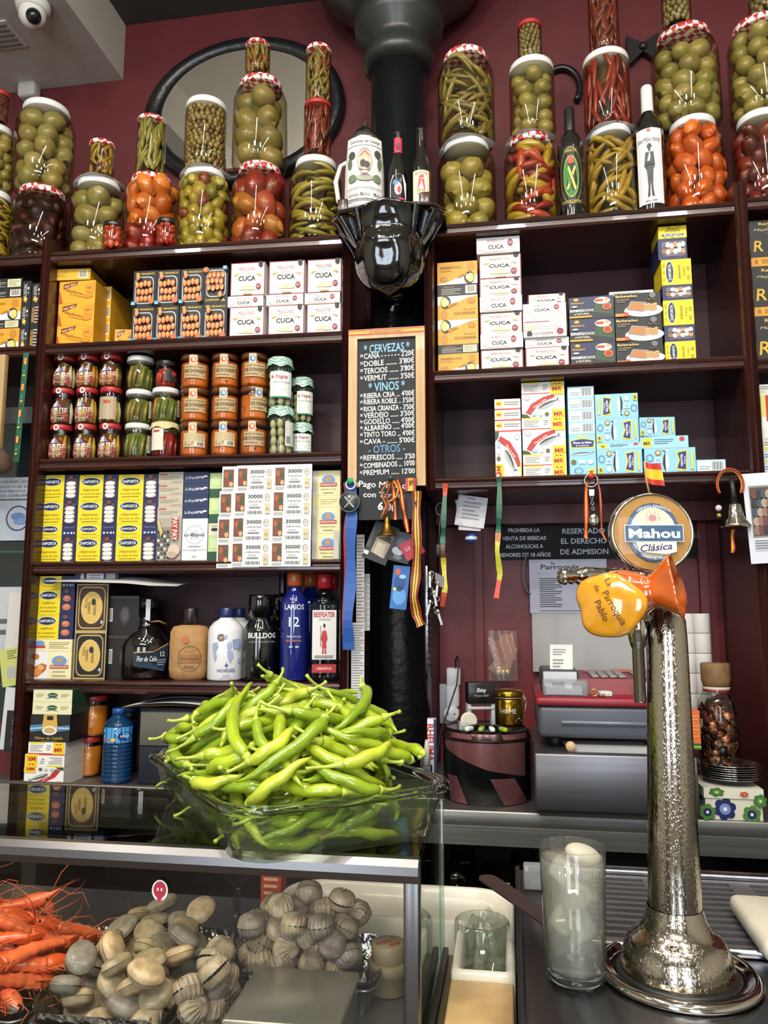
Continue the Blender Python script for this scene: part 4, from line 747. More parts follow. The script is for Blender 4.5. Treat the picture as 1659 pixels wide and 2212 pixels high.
    if seal in ('#c9502c','#2c7ac0','#e0692c'):
        mb=MB(); fn=cyl_fn(r*1.003,hb*.93,-PI/2-.15+lrot); draw(mb,[('r',0,0,1,1,'#c4b592'),('e',.5,.5,.4,.3,seal),('r',.38,.42,.62,.6,'#e3dcc9')],r*.55,lidh*2.1,fn); mb.build('seal',e)
    return e,zb+H+.001
zC=ZL['C']
ortiz=[('p',[(0,0),(.95,0),(.95,.28),(.85,.55),(.62,.78),(.35,.8),(.1,.62),(0,.5)],'#8f1f2c'),('p',[(.16,.6),(.4,.86),(.62,.6)],'#dfe3ec'),('p',[(.4,.86),(.62,.6),(.42,.6)],'#5a6f96'),('t','ORTIZ',.5,.47,.22,'#e6ddd6',dict(w=.8,b=.02)),('t','SARDINAS',.48,.32,.1,'#dcc9a0',dict(w=.7)),('l',.1,.06,.8,.18,2,'#d9b0a0'),('r',0,.2,.95,.23,'#c46a5a')]
cols=['left','middle','right']; rws=['bottom','middle','top']
for c,(xa,dx_) in enumerate(((107,3),(160,2),(213,1))):
    z=zC
    for r_ in range(3):
        back=(c==2 and r_==1)
        y1=[991,918,838][r_]; y0=[913,838,765][r_]
        _,z=sjar(xa+dx_*r_*1.6,xa+49+dx_*r_*1.6,y0,y1,z,'sardine jar with red lid, %s of the %s pile by the post'%(rws[r_],cols[c]),REDLID,'sardine',ortiz if not back else [('r',0,0,1,1,'#a8967a'),('l',.05,.1,.95,.9,7,'#6a5a44'),('r',.3,.7,.7,.85,'#b0492c')],1.75 if not back else 1.6,.62,.4,-.35,seal='round' if not back else None)
z=zC; GS=['#5c6a22','#6a7230','#7a5a24','#8a7a2c']
for r_,(y0,y1) in enumerate(((912,989),(838,912),(764,838))): _,z=sjar(268-r_*-2.5,326+r_*4,y0,y1,z,'jar of sliced green peppers with white lid, %s of its pile'%rws[r_],WHITE,'slice',[('r',0,0,1,1,'#d9d2be'),('l',.1,.1,.9,.9,6,'#8a8270')] if r_<2 else None,.5,.5,.42,1.0,fill=GS+(['#a8261c'] if r_==2 else []))
z=zC; _,z=sjar(326,386,910,989,z,'jar of red peppers under a yellowed paper cap',M('#c9b987',.6),'slice',[('r',0,0,1,1,'#d9d2be'),('l',.1,.1,.9,.9,8,'#8a8270'),('r',.2,.8,.7,.9,'#b04a2c')],1.0,.62,.5,-.6,fill=['#9c2416','#a82c1c','#8a1c12'],cloth=M('#c9b987',.6,var=.1))
_,z=sjar(327,388,835,910,z,'jar of green and orange peppers above the paper-capped jar',WHITE,'slice',[('r',0,0,1,1,'#d9d2be'),('l',.1,.1,.9,.9,6,'#8a8270')],.4,.5,.42,1.15,fill=['#6a7230','#a8621c','#5c6a22'])
_,z=sjar(336,382,776,835,z,'small jar of red peppers with a black lid and label',BLKLID,'slice',[('r',0,0,1,1,'#1c1a1a'),('l',.08,.15,.9,.85,5,'#b8b3a8'),('r',.5,.6,.92,.9,'#a8302a')],1.4,.42,.4,.5,fill=['#b02c18','#a82414'])
kraft=[('r',0,0,1,1,'#b39a6e'),('t','LLEVATE UN TROCITO',.5,.82,.15,'#3a2c1c',dict(w=.9,b=.02)),('t','DE DONOSTI',.5,.52,.34,'#3a2c1c',dict(w=.94,b=.03)),('t','A TU CASA',.3,.2,.17,'#3a2c1c',dict(w=.5,b=.02)),('l',.58,.1,.95,.26,2,'#6a5434')]
kraft2=[('r',0,0,1,1,'#b8a57c'),('l',.06,.45,.94,.94,4,'#5a4628'),('r',.5,.06,.95,.4,'#d9d2be'),('b',.6,.1,.92,.36,'#3a3a3a'),('l',.06,.1,.46,.4,3,'#7a6440')]
DL=grain('#4a2412','#6a3a18',(30,30,30),.35,.3,'brown_lid')
for c,(xa,xb) in enumerate(((388,452),(455,516),(518,578))):
    z=zC
    for r_ in range(3):
        y1=[985,908,834][r_]; y0=[908,834,760][r_]
        sl=[['#e0692c','#c9502c','#c9502c'],['#2c7ac0','#2c7ac0','#c9502c'],['#c9502c','#2c7ac0','#2c7ac0']][c][r_]
        _,z=sjar(xa+r_,xb+r_,y0,y1,z,'orange pepper jar with kraft label, %s of the %s pile'%(rws[r_],cols[c]),DL,'puree',kraft2 if (r_==0 and c<2) else kraft,1.55,.4,.46,.0 if not(c==2 and r_==1) else .5,seal=sl,fill=['#c9641a','#b0421a'] if c!=2 or r_ else ['#b85a1c','#8a2c18'],neck=.94)
GG=checker('#3f8f6c','#dfe9e2',210)
frag=[('r',0,0,1,1,'#dfe3dc'),('t','la fragua',.42,.8,.2,'#a8302c',dict(w=.72,i=.2,b=.02)),('t','Corazones de alcachofa',.5,.58,.1,'#3c6a4a',dict(w=.8)),('l',.15,.1,.85,.46,5,'#7a8c7c'),('r',0,-.03,1,.03,'#3f8f6c')]
fragb=[('r',.0,0,.9,1,'#d3d6cc'),('b',.1,.1,.5,.4,'#3a3a3a'),('l',.1,.5,.85,.95,5,'#7a8c7c')]
z=zC; _,z=sjar(578,636,874,981,z,'artichoke jar with green gingham cap, lower front one',None,'heart',fragb,.9,.5,.42,.75,cloth=GG,lidh=.022,neck=.86)
sjar(576,634,765,874,z,'artichoke jar with green gingham cap, upper front one',None,'heart',frag,1.75,.52,.42,.1,cloth=GG,lidh=.022,neck=.86)
z=zC; _,z=sjar(628,677,900,978,z,'artichoke jar with green gingham cap, lower one behind',None,'heart',frag,1.7,.5,.42,.1,cloth=GG,lidh=.022,neck=.86,d=.1)
sjar(630,678,800,900,z,'artichoke jar with green gingham cap, upper one behind',None,'heart',frag,1.7,.5,.42,.3,cloth=GG,lidh=.022,neck=.86,d=.1)
# bottom row jars of orange puree beside the water bottle
z=CT; _,z=sjar(165,218,1616,1700,z,'orange preserve jar with red lid, lower of two beside blue bottle',REDLID,'puree',fill=['#c9741a','#b8601a'],d=.07,group='preserve jars beside the blue bottle')
sjar(172,232,1530,1616,z,'orange preserve jar with red lid, upper of two beside blue bottle',REDLID,'puree',[('e',.5,.5,.4,.4,'#b8302c'),('t','A',.5,.5,.3,'#e6ddd6')],.7,.5,.5,-.7,fill=['#c9741a','#b8601a'],d=.07,group='preserve jars beside the blue bottle')
# ---------- bottles ----------
def place(pl,x0,x1,y0,y1,zb,d=None):
    xc=(x0+x1)/2; kk=pl.k(xc,(y0+y1)/2,.08); r=(x1-x0)*kk/2*.98; dd=d if d is not None else r+.014
    kk=pl.k(xc,(y0+y1)/2,dd); r=(x1-x0)*kk/2*.98
    u,_=pl.hit(xc,y1,dd); zt=pl.hit(xc,y0,dd)[1]; return pl.loc(u,dd,zb+.0005),r,zt-zb
def bottle(pl,x0,x1,y0,y1,zb,prof,mat_,label,cap=None,labels=(),d=None,extra=None,name='liquor_bottle',n=32,group=None,sy=1,liquid=None,lrot=0,cat='bottle'):
    loc,r,H=place(pl,x0,x1,y0,y1,zb,d); e=empty(name,loc,facecam(loc),label,cat,group)
    MB().lathe([(q*r,z*H) for q,z in prof],mat_,n,sy=sy).build('bottle_body',e)
    if liquid: MB().lathe([(q*r*.93,z*H+.003) for q,z in prof if z<liquid[1]],M(liquid[0],.2),24,sy=sy).build('liquid',e)
    if cap:
        for nm,c in cap: MB().lathe([(q*r,z*H) for q,z in c[0]],c[1],24).build(nm,e)
    for (dz,w,h,ang,rad_,des) in labels:
        mb=MB(); draw(mb,des,w*r,h*H,cyl_fn(r*rad_+.0006,dz*H,-PI/2+ang)); mb.build('label_print',e)
    if extra: extra(e,r,H)
    return e
DG=M('#0d100e',.06,coat=.6); CLR=glass('#eef3f2'); 
WINE=[(.8,0),(.97,.01),(1,.03),(1,.62),(.95,.68),(.75,.73),(.45,.78),(.38,.8),(.36,.97)]
bottle(RP,1208,1265,235,455,zRA,WINE,DG,'dark wine bottle with green oval emblem label between pickle jars',cap=[('capsule',([(.4,.78),(.41,.8),(.4,.985),(.34,1)],M('#1c1c1e',.3)))],name='wine_bottle',
  labels=[(.36,1.75,.5,0,1,[('r',0,0,1,1,'#12160f'),('o',.5,.5,.49,.49,.03,'#a89a3c'),('e',.5,.48,.34,.36,'#c9b84a'),('e',.5,.48,.32,.34,'#1f7a38'),('t','GUARDIA CIVIL',.5,.92,.08,'#c9b84a',dict(w=.5)),('p',[(.36,.7),(.64,.7),(.58,.8),(.5,.84),(.42,.8)],'#b8442c'),('p',[(.3,.28),(.36,.24),(.7,.62),(.64,.66)],'#cfc04a'),('p',[(.64,.22),(.7,.28),(.42,.66),(.36,.62)],'#cfc04a'),('t','EL HONOR ES MI DIVISA',.5,.05,.07,'#c9b84a',dict(w=.8))])])
bottle(RP,1376,1440,188,440,zRA,WINE,DG,'dark wine bottle with white capsule and white label showing a soldier',cap=[('capsule',([(.4,.78),(.41,.8),(.4,.985),(.34,1)],M('#dcd9d4',.35)))],name='wine_bottle',
  labels=[(.34,1.8,.56,0,1,[('r',0,0,1,1,'#dedad6'),('r',.44,.95,.56,.99,'#c9502c'),('t','Jose Millan Astray',.5,.85,.09,'#2a2a2c',dict(w=.86,i=.35)),('e',.5,.73,.05,.045,'#3a3c40'),('p',[(.4,.74),(.6,.74),(.56,.79),(.46,.79)],'#2a2c30'),('p',[(.36,.68),(.64,.68),(.68,.5),(.62,.44),(.6,.36),(.4,.36),(.38,.44),(.3,.5)],'#3c3e44'),('p',[(.4,.37),(.6,.37),(.58,.2),(.52,.18),(.5,.3),(.48,.18),(.42,.2)],'#33353a'),('p',[(.42,.21),(.48,.21),(.47,.1),(.38,.08)],'#1c1d20'),('p',[(.52,.21),(.58,.21),(.62,.08),(.53,.1)],'#1c1d20'),('r',.38,.5,.62,.53,'#1c1d20'),('l',.3,.02,.7,.05,1,'#6a6a6c')])])
# little ledge and the stein and beer bottles above the black bracket
zl=aty(840,455,1.93).z; ls=[aty(x,455,1.93).x for x in (738,930)]
e=empty('ledge',(0,0,0),0,'narrow wooden ledge above the glossy black bracket, under stein and beers','ledge')
MB().rbox(ls[0]-.005,ls[1]+.005,1.9,2.13,zl-.016,zl-.004,grain('#8a6a4a','#a8845c',(20,20,60),.4,.2,'light_wood'),.003).build('board',e)
for x in (ls[0]+.012,ls[1]-.012):
    MB().rbox(x-.014,x+.014,1.885,1.899,zl-.02,zl+.02,WOODV,.003).build('corner_block',e)
LD=Plane(0,1.93,0); zl-=.004
SBOD=M('#e3e1dc',.15,coat=.6); PEW=M('#9a9a98',.25,1)
stein_lab=[('r',0,0,1,1,'#dedcd6'),('t','Cervezas de Calidad',.5,.93,.06,'#3c3e3c',dict(w=.8,b=.01)),('r',0,.86,1,.87,'#6a6c66'),('o',.5,.62,.19,.2,.05,'#6a5a48'),('p',[(.33,.6),(.37,.72),(.5,.8),(.63,.72),(.67,.6)],'#c4683c'),('e',.5,.6,.17,.12,'#d3b08a'),('e',.46,.58,.08,.06,'#2c2a28'),('e',.56,.56,.07,.05,'#3a3632'),('l',.36,.47,.64,.52,2,'#4a4640'),('e',.16,.72,.1,.06,'#3f4a38'),('e',.1,.6,.07,.08,'#5c6a50'),('e',.84,.74,.1,.06,'#3f4a38'),('e',.9,.6,.07,.09,'#5c6a50'),('e',.18,.36,.12,.06,'#6a7a5c'),('e',.82,.36,.12,.06,'#6a7a5c'),('e',.5,.36,.2,.05,'#9a9c8c'),('t','Mahou',.5,.41,.05,'#7a2a1c'),('r',0,.2,1,.21,'#6a6c66'),('t','Cervezas Mahou - Madrid',.5,.11,.07,'#3c3e3c',dict(w=.92,b=.01)),('r',0,.02,1,.04,'#55574f')]
def st_extra(e,r,H):
    MB().lathe([(r*.86,H*.72),(r*.88,H*.74),(r*.7,H*.8),(r*.55,H*.85),(r*.4,H*.86),(r*.25,H*.9),(r*.12,H*.93),(r*.1,H*.95),(r*.06,H*.97),(r*.02,H)],PEW,24).build('pewter_lid',e)
    MB().tube([(-r*.8,.35*r,H*.62),(-r*1.2,.6*r,H*.6),(-r*1.45,.7*r,H*.45),(-r*1.3,.65*r,H*.25),(-r*.85,.4*r,H*.18)],[r*.1,r*.12,r*.13,r*.12,r*.1],SBOD,8).build('handle',e)
    mb=MB()
    mb.lathe([(r*1.0,.02*H),(r*1.05,.02*H+.004),(r*1.02,.04*H),(r*1.05,.05*H),(r*1.0,.07*H)],M('#8a8c86',.3),28,cap=False)
    mb.build('band',e)
bottle(LD,743,832,258,455,zl,[(.95,0),(1.05,.015),(1.0,.08),(1.0,.1),(.97,.45),(.88,.7),(.86,.74)],SBOD,'white ceramic beer stein with pewter lid and printed scene','' or None,[(.4,1.9,.62,0,1.0,stein_lab)],name='beer_stein',extra=st_extra,d=.04,cat='stein')
LN=[(.85,0),(.98,.01),(1,.03),(1,.5),(.9,.58),(.6,.68),(.48,.76),(.44,.95),(.46,.96),(.46,.985)]
bottle(LD,838,882,288,445,zl,LN,DG,'dark beer bottle with red neck label and red-white label, left one',cap=[('bottle_cap',([(.5,.965),(.52,.97),(.5,1)],M('#1a1a1c',.3)))],name='beer_bottle',d=.05,
 labels=[(.83,.9,.17,0,.48,[('r',0,0,1,1,'#b8304a'),('e',.5,.4,.2,.25,'#3a1a20')]),(.27,1.75,.4,0,1,[('r',0,0,1,.32,'#c43a50'),('p',[(0,.3),(1,.3),(1,.75),(.8,.97),(.5,1),(.2,.97),(0,.75)],'#e0dcd8'),('e',.42,.58,.33,.3,'#1c2028'),('e',.5,.58,.2,.18,'#e0dcd8'),('e',.35,.75,.16,.08,'#4a7aa8'),('e',.55,.55,.1,.1,'#c43a50'),('t','CHULAPA',.5,.16,.13,'#2a1a1c',dict(w=.76,b=.02))])],group='dark beer bottles on the ledge')
bottle(LD,888,932,280,440,zl,LN,DG,'dark beer bottle with cream label of a red-haired face, right one',cap=[('bottle_cap',([(.5,.965),(.52,.97),(.5,1)],M('#1a1a1c',.3)))],name='beer_bottle',d=.05,
 labels=[(.27,1.8,.42,0,1,[('r',0,0,1,1,'#ddd3b8'),('t','SAN FRUTOS',.5,.92,.12,'#3a3630',dict(w=.7)),('e',.5,.45,.42,.4,'#b9c48c'),('e',.5,.45,.36,.34,'#e3dfd4'),('p',[(.3,.5),(.4,.85),(.62,.88),(.72,.55),(.7,.35),(.3,.35)],'#c43c4a'),('e',.5,.42,.16,.2,'#e6cfc0'),('e',.42,.46,.06,.05,'#8a9a4a'),('e',.58,.46,.06,.05,'#8a9a4a'),('e',.5,.32,.05,.03,'#b8303c'),('e',.3,.1,.12,.08,'#b8606a'),('e',.7,.1,.12,.08,'#3a3630')])],group='dark beer bottles on the ledge')
# glossy black sculpted bracket (draped horned head) below the ledge
zt=zl-.013; bx=aty(838,540,1.9); kx=LD.k(838,540,0); BG=M('#08090b',.06,coat=.8,bump=.15,bscale=22)
e=empty('sculpted_bracket',(bx.x,1.93,zt),0,'glossy black sculpted bracket like a draped bull head on the column','bracket')
mb=MB(); rows=[]
Hh=178*kx
for j in range(19):
    t=j/18; z=-.008-Hh*t; w=74*kx*(1-.04*math.sin(PI*t*2))*math.sqrt(max(0,1-(max(0,t-.32)/.68)**2.6)); dp=.1*(1-.25*t)*math.sqrt(max(0.0,1-(max(0,t-.4)/.6)**3)); row=[]
    for i in range(25):
        a=PI*i/24; cr=1+.05*math.cos(a*6)*math.sin(PI*t); brow=-.014*math.exp(-((t-.25)/.08)**2)*math.sin(a)+.012*math.exp(-((t-.45)/.07)**2-((a-PI/2)/.5)**2*1.0)
        row.append((-w*math.cos(a)*cr,-(dp+brow)*math.sin(a)*cr+.0,z))
    rows.append(row)
vs=[p for r_ in rows for p in r_]; n=25
mb.add(vs,[(j*n+i,j*n+i+1,(j+1)*n+i+1,(j+1)*n+i) for j in range(18) for i in range(n-1)],BG,True)
mb.add([(-74*kx,0,-.008),(74*kx,0,-.008),(74*kx,.15,-.008),(-74*kx,.15,-.008)],[(0,1,2,3)],BG); mb.build('central_shield',e)
for s_ in (-1,1):
    def wing(u,v):
        x=s_*(55+66*u-20*v*u*0.6)*kx; zz=-.004-(25*u*(1-u)*0+ (12*u if True else 0))*kx-v*(118-42*u+10*math.sin(u*9))*kx
        return (x-s_*v*38*kx*u,-.062*(1-u*.6)-.014*math.sin(u*11+v*3)+.05*v,zz)
    mb=MB().sheet(wing,22,14,BG); 
    mb.sheet(lambda u,v:(wing(u,v)[0],wing(u,v)[1]+.014,wing(u,v)[2]+.002),22,14,BG)
    mb.sheet(lambda u,v:(wing(u,0)[0],wing(u,0)[1]+.12*v,wing(u,0)[2]),22,2,BG)
    mb.build('draped_horn',e)
mb=MB().tube([(-122*kx,-.03,-.014),(-100*kx,-.05,-.004),(-60*kx,-.062,-.005),(0,-.1,-.006),(60*kx,-.062,-.005),(100*kx,-.05,-.004),(122*kx,-.03,-.014)],.006,BG,8); mb.build('rim_roll',e)
MB().lathe([(.05,-Hh*.9),(.06,-Hh*.6),(.06,-.01)],BG,20,T=Matrix.Translation((0,.12,0))).build('stem',e)
# liquor bottles on the fifth shelf
zE=ZL['E']; LG='bottles on the fifth shelf'
SH=[(.85,0),(.97,.01),(1,.03),(1,.6),(.9,.66)]
# dark rum decanter
def rum(e,r,H):
    mb=MB(); mb.lathe([(r*.36,H*.86),(r*.42,H*.87),(r*.42,H*.99),(r*.3,H)],M('#1c1a1c',.2),20); mb.build('stopper',e)
    mb=MB(); mb.box(-.006,.006,-r*.43-.002,-r*.4,H*.72,H*.98,M('#c4c6cc',.3)); mb.build('tax_strip',e)
    MB().tube([(r*.1,-r*.3,H*.7),(r*.45,-r*.32,H*.71),(r*.75,-r*.2,H*.67)],[.002,.003,.003],M('#8a6a44',.6),6).build('cord',e)
bottle(LP,262,366,1292,1468,zE,[(.9,0),(1,.03),(1,.38),(.93,.45),(.7,.55),(.42,.64),(.33,.68),(.33,.86)],M('#120c0c',.05,coat=.7),'squat black rum bottle with dark blue slanted label reading 12',labels=[(.27,1.55,.34,.25,1.0,[('p',[(0,.2),(0,.7),(.5,.72),(1,1),(1,.5),(.85,0)],'#1f3348'),('p',[(0,.66),(0,.7),(.5,.72),(1,1),(1,.95),(.5,.68)],'#b08a4a'),('t','Flor de Caña',.36,.46,.26,'#dcd6c4',dict(w=.52,i=.3,b=.01)),('t','12',.78,.62,.24,'#dcd6c4',dict(b=.02)),('l',.62,.2,.9,.44,3,'#8fa0ac')])],sy=.75,extra=rum,group=None,d=.075)
def paper(e,r,H):
    mb=MB(); n=48
    rows=[]
    for (q,z) in ((.8,0),(1.02,.04),(1.06,.15),(1.05,.5),(1.02,.66),(.86,.735),(.5,.755),(.36,.76)):
        rows.append([(r*q*(1+(.03*math.sin(9*2*PI*i/n+z*6)+.02*math.sin(17*2*PI*i/n))*(z>.04))*math.cos(2*PI*i/n),.72*r*q*(1+.03*math.sin(7*2*PI*i/n+z*9))*math.sin(2*PI*i/n),z*H) for i in range(n)])
    mb.add([p for g in rows for p in g],[(j*n+i,j*n+(i+1)%n,(j+1)*n+(i+1)%n,(j+1)*n+i) for j in range(7) for i in range(n)],M('#a8804f',.7,var=.12,vscale=30,bump=.2,bscale=60),True)
    def f(x,z,ee): a=-PI/2+x/r; return (1.1*r*math.cos(a),.8*r*math.sin(a)-ee,.3*H+z)
    f.curved=True; draw(mb,[('o',.5,.5,.46,.42,.06,'#8a5f34'),('r',.1,.36,.9,.64,'#96683a'),('t','Aniversario',.5,.5,.18,'#6e4522',dict(w=.74,b=.01)),('t','Pampero',.5,.74,.1,'#a8542c',dict(w=.4)),('e',.35,1.12,.11,.13,'#b8603a'),('l',.3,.16,.7,.28,2,'#7a5230')],1.3*r,.42*H,f); mb.build('paper_wrap',e)
bottle(LP,367,448,1313,1468,zE,[(.8,0),(.95,.03),(.95,.6),(.8,.7),(.34,.76),(.34,.95)],M('#3a1a0c',.1),'rum bottle wrapped in crumpled brown paper with dark wax neck',cap=[('wax_cap',([(.38,.77),(.44,.8),(.4,.9),(.44,.98),(.36,1)],M('#1c1614',.3)))],sy=.7,extra=paper,d=.06)
def nord(e,r,H): pass
ND=[(.85,0),(.97,.012),(1,.03),(1,.66),(.94,.73),(.7,.8),(.42,.84),(.34,.87),(.34,.93)]
ndl=[('t','NORDÉS',.5,.2,.085,'#2c3f78',dict(w=.56,b=.01)),('t','GIN',.5,.1,.045,'#4a5a8a',dict(sx=1.6)),('e',.32,.82,.12,.07,'#5a4a3a'),('e',.32,.82,.1,.058,'#7a6a54'),('t','200',.32,.82,.05,'#e3dfd8'),('p',[(.5,.36),(.52,.31),(.58,.3),(.52,.29),(.5,.24),(.48,.29),(.42,.3),(.48,.31)],'#2c3f78'),
 ('p',[(.04,.7),(.2,.74),(.24,.66),(.16,.56),(.2,.46),(.14,.36),(.08,.48),(.05,.6)],'#9aa6c4'),('p',[(.5,.7),(.62,.76),(.66,.66),(.6,.6),(.52,.62)],'#a3aecb'),('p',[(.52,.58),(.66,.58),(.7,.46),(.6,.34),(.54,.44)],'#9aa6c4'),('p',[(.66,.78),(.92,.8),(1,.66),(.86,.56),(.8,.62),(.7,.6)],'#8f9dc0'),('p',[(.84,.42),(.96,.44),(.96,.34),(.86,.34)],'#a3aecb'),('p',[(.4,.86),(.5,.88),(.48,.8),(.42,.8)],'#a3aecb'),('l',.3,.05,.7,.07,1,'#8a94b0')]
for (a,b,y0,d,lb) in ((482,546,1314,.15,'white gin bottle standing behind the other white one'),(447,525,1313,.05,'white ceramic gin bottle with pale blue map, front one')):
    bottle(LP,a,b,y0,1468,zE,ND,M('#dfe0e2',.2,coat=.4),lb,cap=[('stopper',([(.37,.86),(.4,.87),(.38,.99),(.34,1)],M('#1f2c5c',.3)))],labels=[(.36,1.8,.72,.05,1,ndl)] if d<.1 else (),d=d,group='white gin bottles')
BD=[(.85,0),(.97,.01),(1,.03),(1,.55),(.93,.62),(.66,.69),(.6,.74),(.72,.76),(.72,.98),(.66,1)]
for (a,b,y0,d,lb) in ((575,640,1285,.16,'black gin bottle behind the front black one'),(523,597,1285,.05,'black gin bottle with white block lettering')):
    bottle(LP,a,b,y0,1468,zE,BD,M('#0b0b0d',.06,coat=.7),lb,labels=[(.5,1.9,.16,.15,1,[('t','BULLDOG',.5,.66,.52,'#d6d6d6',dict(w=.95,b=.035)),('t','LONDON DRY GIN',.5,.2,.2,'#a8a8a8',dict(w=.85))]),(.14,1.1,.05,.1,1,[('l',0,0,1,1,2,'#c9c9c9')])] if d<.1 else (),d=d,group='black gin bottles')
bottle(LP,534,560,1287,1460,zE,WINE,M('#22342c',.08,coat=.5),'dark green bottle just showing behind black gin bottle',cap=[('screw_cap',([(.6,.8),(.62,.82),(.62,.98),(.58,1)],M('#2c4a44',.3)))],d=.2)
bottle(LP,593,622,1242,1460,zE,WINE,M('#0d0f14',.08,coat=.5),'thin black bottle behind the blue gin bottle',cap=[('screw_cap',([(.55,.8),(.58,.82),(.58,.98),(.5,1)],M('#15161a',.3)))],d=.19)
LR=[(.85,0),(.97,.01),(1,.03),(1,.68),(.96,.74),(.6,.81),(.42,.85),(.42,.87)]
for (a,b,y0,d,lb) in ((640,695,1240,.15,'blue gin bottle with orange cap, behind'),(603,664,1238,.05,'deep blue gin bottle with orange cap, front one')):
    bottle(LP,a,b,y0,1468,zE,LR,M('#16206b',.08,coat=.7),lb,cap=[('screw_cap',([(.46,.87),(.56,.89),(.56,.985),(.5,1)],M('#b0562a',.3)))],labels=[(.42,1.7,.62,0,1,[('t','LARIOS',.5,.92,.11,'#dfe6f2',dict(w=.86,b=.01)),('t','12',.5,.7,.2,'#dfe6f2',dict(b=.01)),('t','PREMIUM GIN',.5,.48,.045,'#cfd8ea',dict(w=.6)),('t','MEDITERRANEA',.5,.42,.045,'#d9885a',dict(w=.66)),('l',.3,.3,.7,.36,1,'#a8b4d0')])] if d<.1 else (),d=d,group='blue gin bottles')
BF=[(.9,0),(1,.015),(1,.04),(1,.7),(.95,.745),(.65,.79),(.42,.82),(.4,.86)]
def bf(e,r,H):
    mb=MB(); draw(mb,[('r',0,.24,1,1,'#dedbd6'),('t','BEEFEATER',.5,.93,.11,'#a8242c',dict(w=.9,b=.03)),('t','LONDON',.5,.855,.05,'#2a2a2a',dict(w=.46)),('e',.5,.76,.05,.035,'#2a2020'),('e',.5,.7,.04,.03,'#e0b8a0'),('p',[(.42,.68),(.58,.68),(.64,.56),(.58,.5),(.6,.42),(.4,.42),(.42,.5),(.36,.56)],'#b8302c'),('p',[(.44,.42),(.49,.42),(.48,.33),(.4,.33)],'#b8302c'),('p',[(.52,.42),(.57,.42),(.6,.33),(.52,.33)],'#b8302c'),('r',.34,.44,.36,.76,'#4a3a2a'),('l',.1,.26,.9,.31,2,'#6a6a6a'),('r',0,.04,1,.17,'#b02c30'),('t','LONDON DRY GIN',.5,.105,.055,'#f0e6e0',dict(w=.6,b=.01))],1.55*r,.6*H,face_fn(0,.36*H,-r*.74)); mb.build('label_print',e)
for (a,b,y0,d,lb) in ((700,738,1244,.14,'clear gin bottle with red cap, half hidden by the post'),(666,733,1241,.05,'clear gin bottle with red cap and white label, front one')):
    bottle(LP,a,b,y0,1468,zE,BF,glass('#dfe8e8'),lb,cap=[('screw_cap',([(.43,.86),(.52,.865),(.52,.99),(.46,1)],M('#a01c24',.3)))],extra=bf if d<.1 else None,sy=.72,d=d,group='clear gin bottles')
# sheet of paper lying over the cartons
s0,zz=LP.hit(104,1247,-.005); s1,_=LP.hit(385,1247,-.005); wd=s1-s0
def curl(u,v): return (u*wd,-.01+v*.2,.008*math.sin(min(1,u*1.25)*PI)-.03*max(0,u-.6)**1.3*1.6-(.012+.012*math.sin(u*PI))*(1-v)**3)
mb=MB(); mb.sheet(curl,24,4,M('#dcdcda',.5)); tag(mb.build('paper_sheet',loc=LP.loc(s0,-.005,zz),rotz=LP.a),'curling white paper sheet lying on top of the tin boxes','paper')
# plastic water bottle on the counter
pb=glass('#4f93c9',haze=.14,hcol='#3a86c8')
wl,wr,wh=place(LP,219,282,1540,1698,CT,.0); e=empty('water_bottle',wl,facecam(wl),'blue plastic water bottle with ribbed body beside the orange jars','bottle')
prof=[(.8,0),(.96,.02)]
for i in range(9): z=.05+i*.058; prof+=[(1,z),(1,z+.03),(.93,z+.045)]
prof+=[(1,.58),(1,.8),(.9,.86),(.6,.93),(.42,.97),(.42,1.0)]
MB().lathe([(q*wr,z*wh) for q,z in prof],pb,28).build('bottle_body',e)
MB().lathe([(wr*.47,wh*.985),(wr*.47,wh*1.06),(wr*.42,wh*1.07)],M('#1f4a8a',.3),20).build('screw_cap',e)
mb=MB(); draw(mb,[('r',0,0,1,1,'#4a9ad0'),('p',[(0,.3),(.5,.5),(1,.9),(1,1),(.4,.7),(0,.5)],'#dfe9f2'),('p',[(0,.7),(.4,.85),(.7,1),(.4,1),(0,.85)],'#b9d8ec'),('e',.72,.42,.24,.3,'#1c2a6a'),('t','FONT',.72,.42,.2,'#e6ecf4',dict(w=.3,b=.02)),('e',.35,.22,.08,.12,'#d3b84a'),('l',.05,.1,.28,.3,2,'#c94a4a')],2.2*wr,.22*wh,cyl_fn(wr*1.005,.7*wh)); mb.build('label_print',e)
e6,_=sjar(250,296,1560,1700,CT,'dark blue tin standing behind the water bottle',M('#22304f',.4),'puree',fill=['#1f2c5a','#3a4a7a'],d=.12,group=None); 
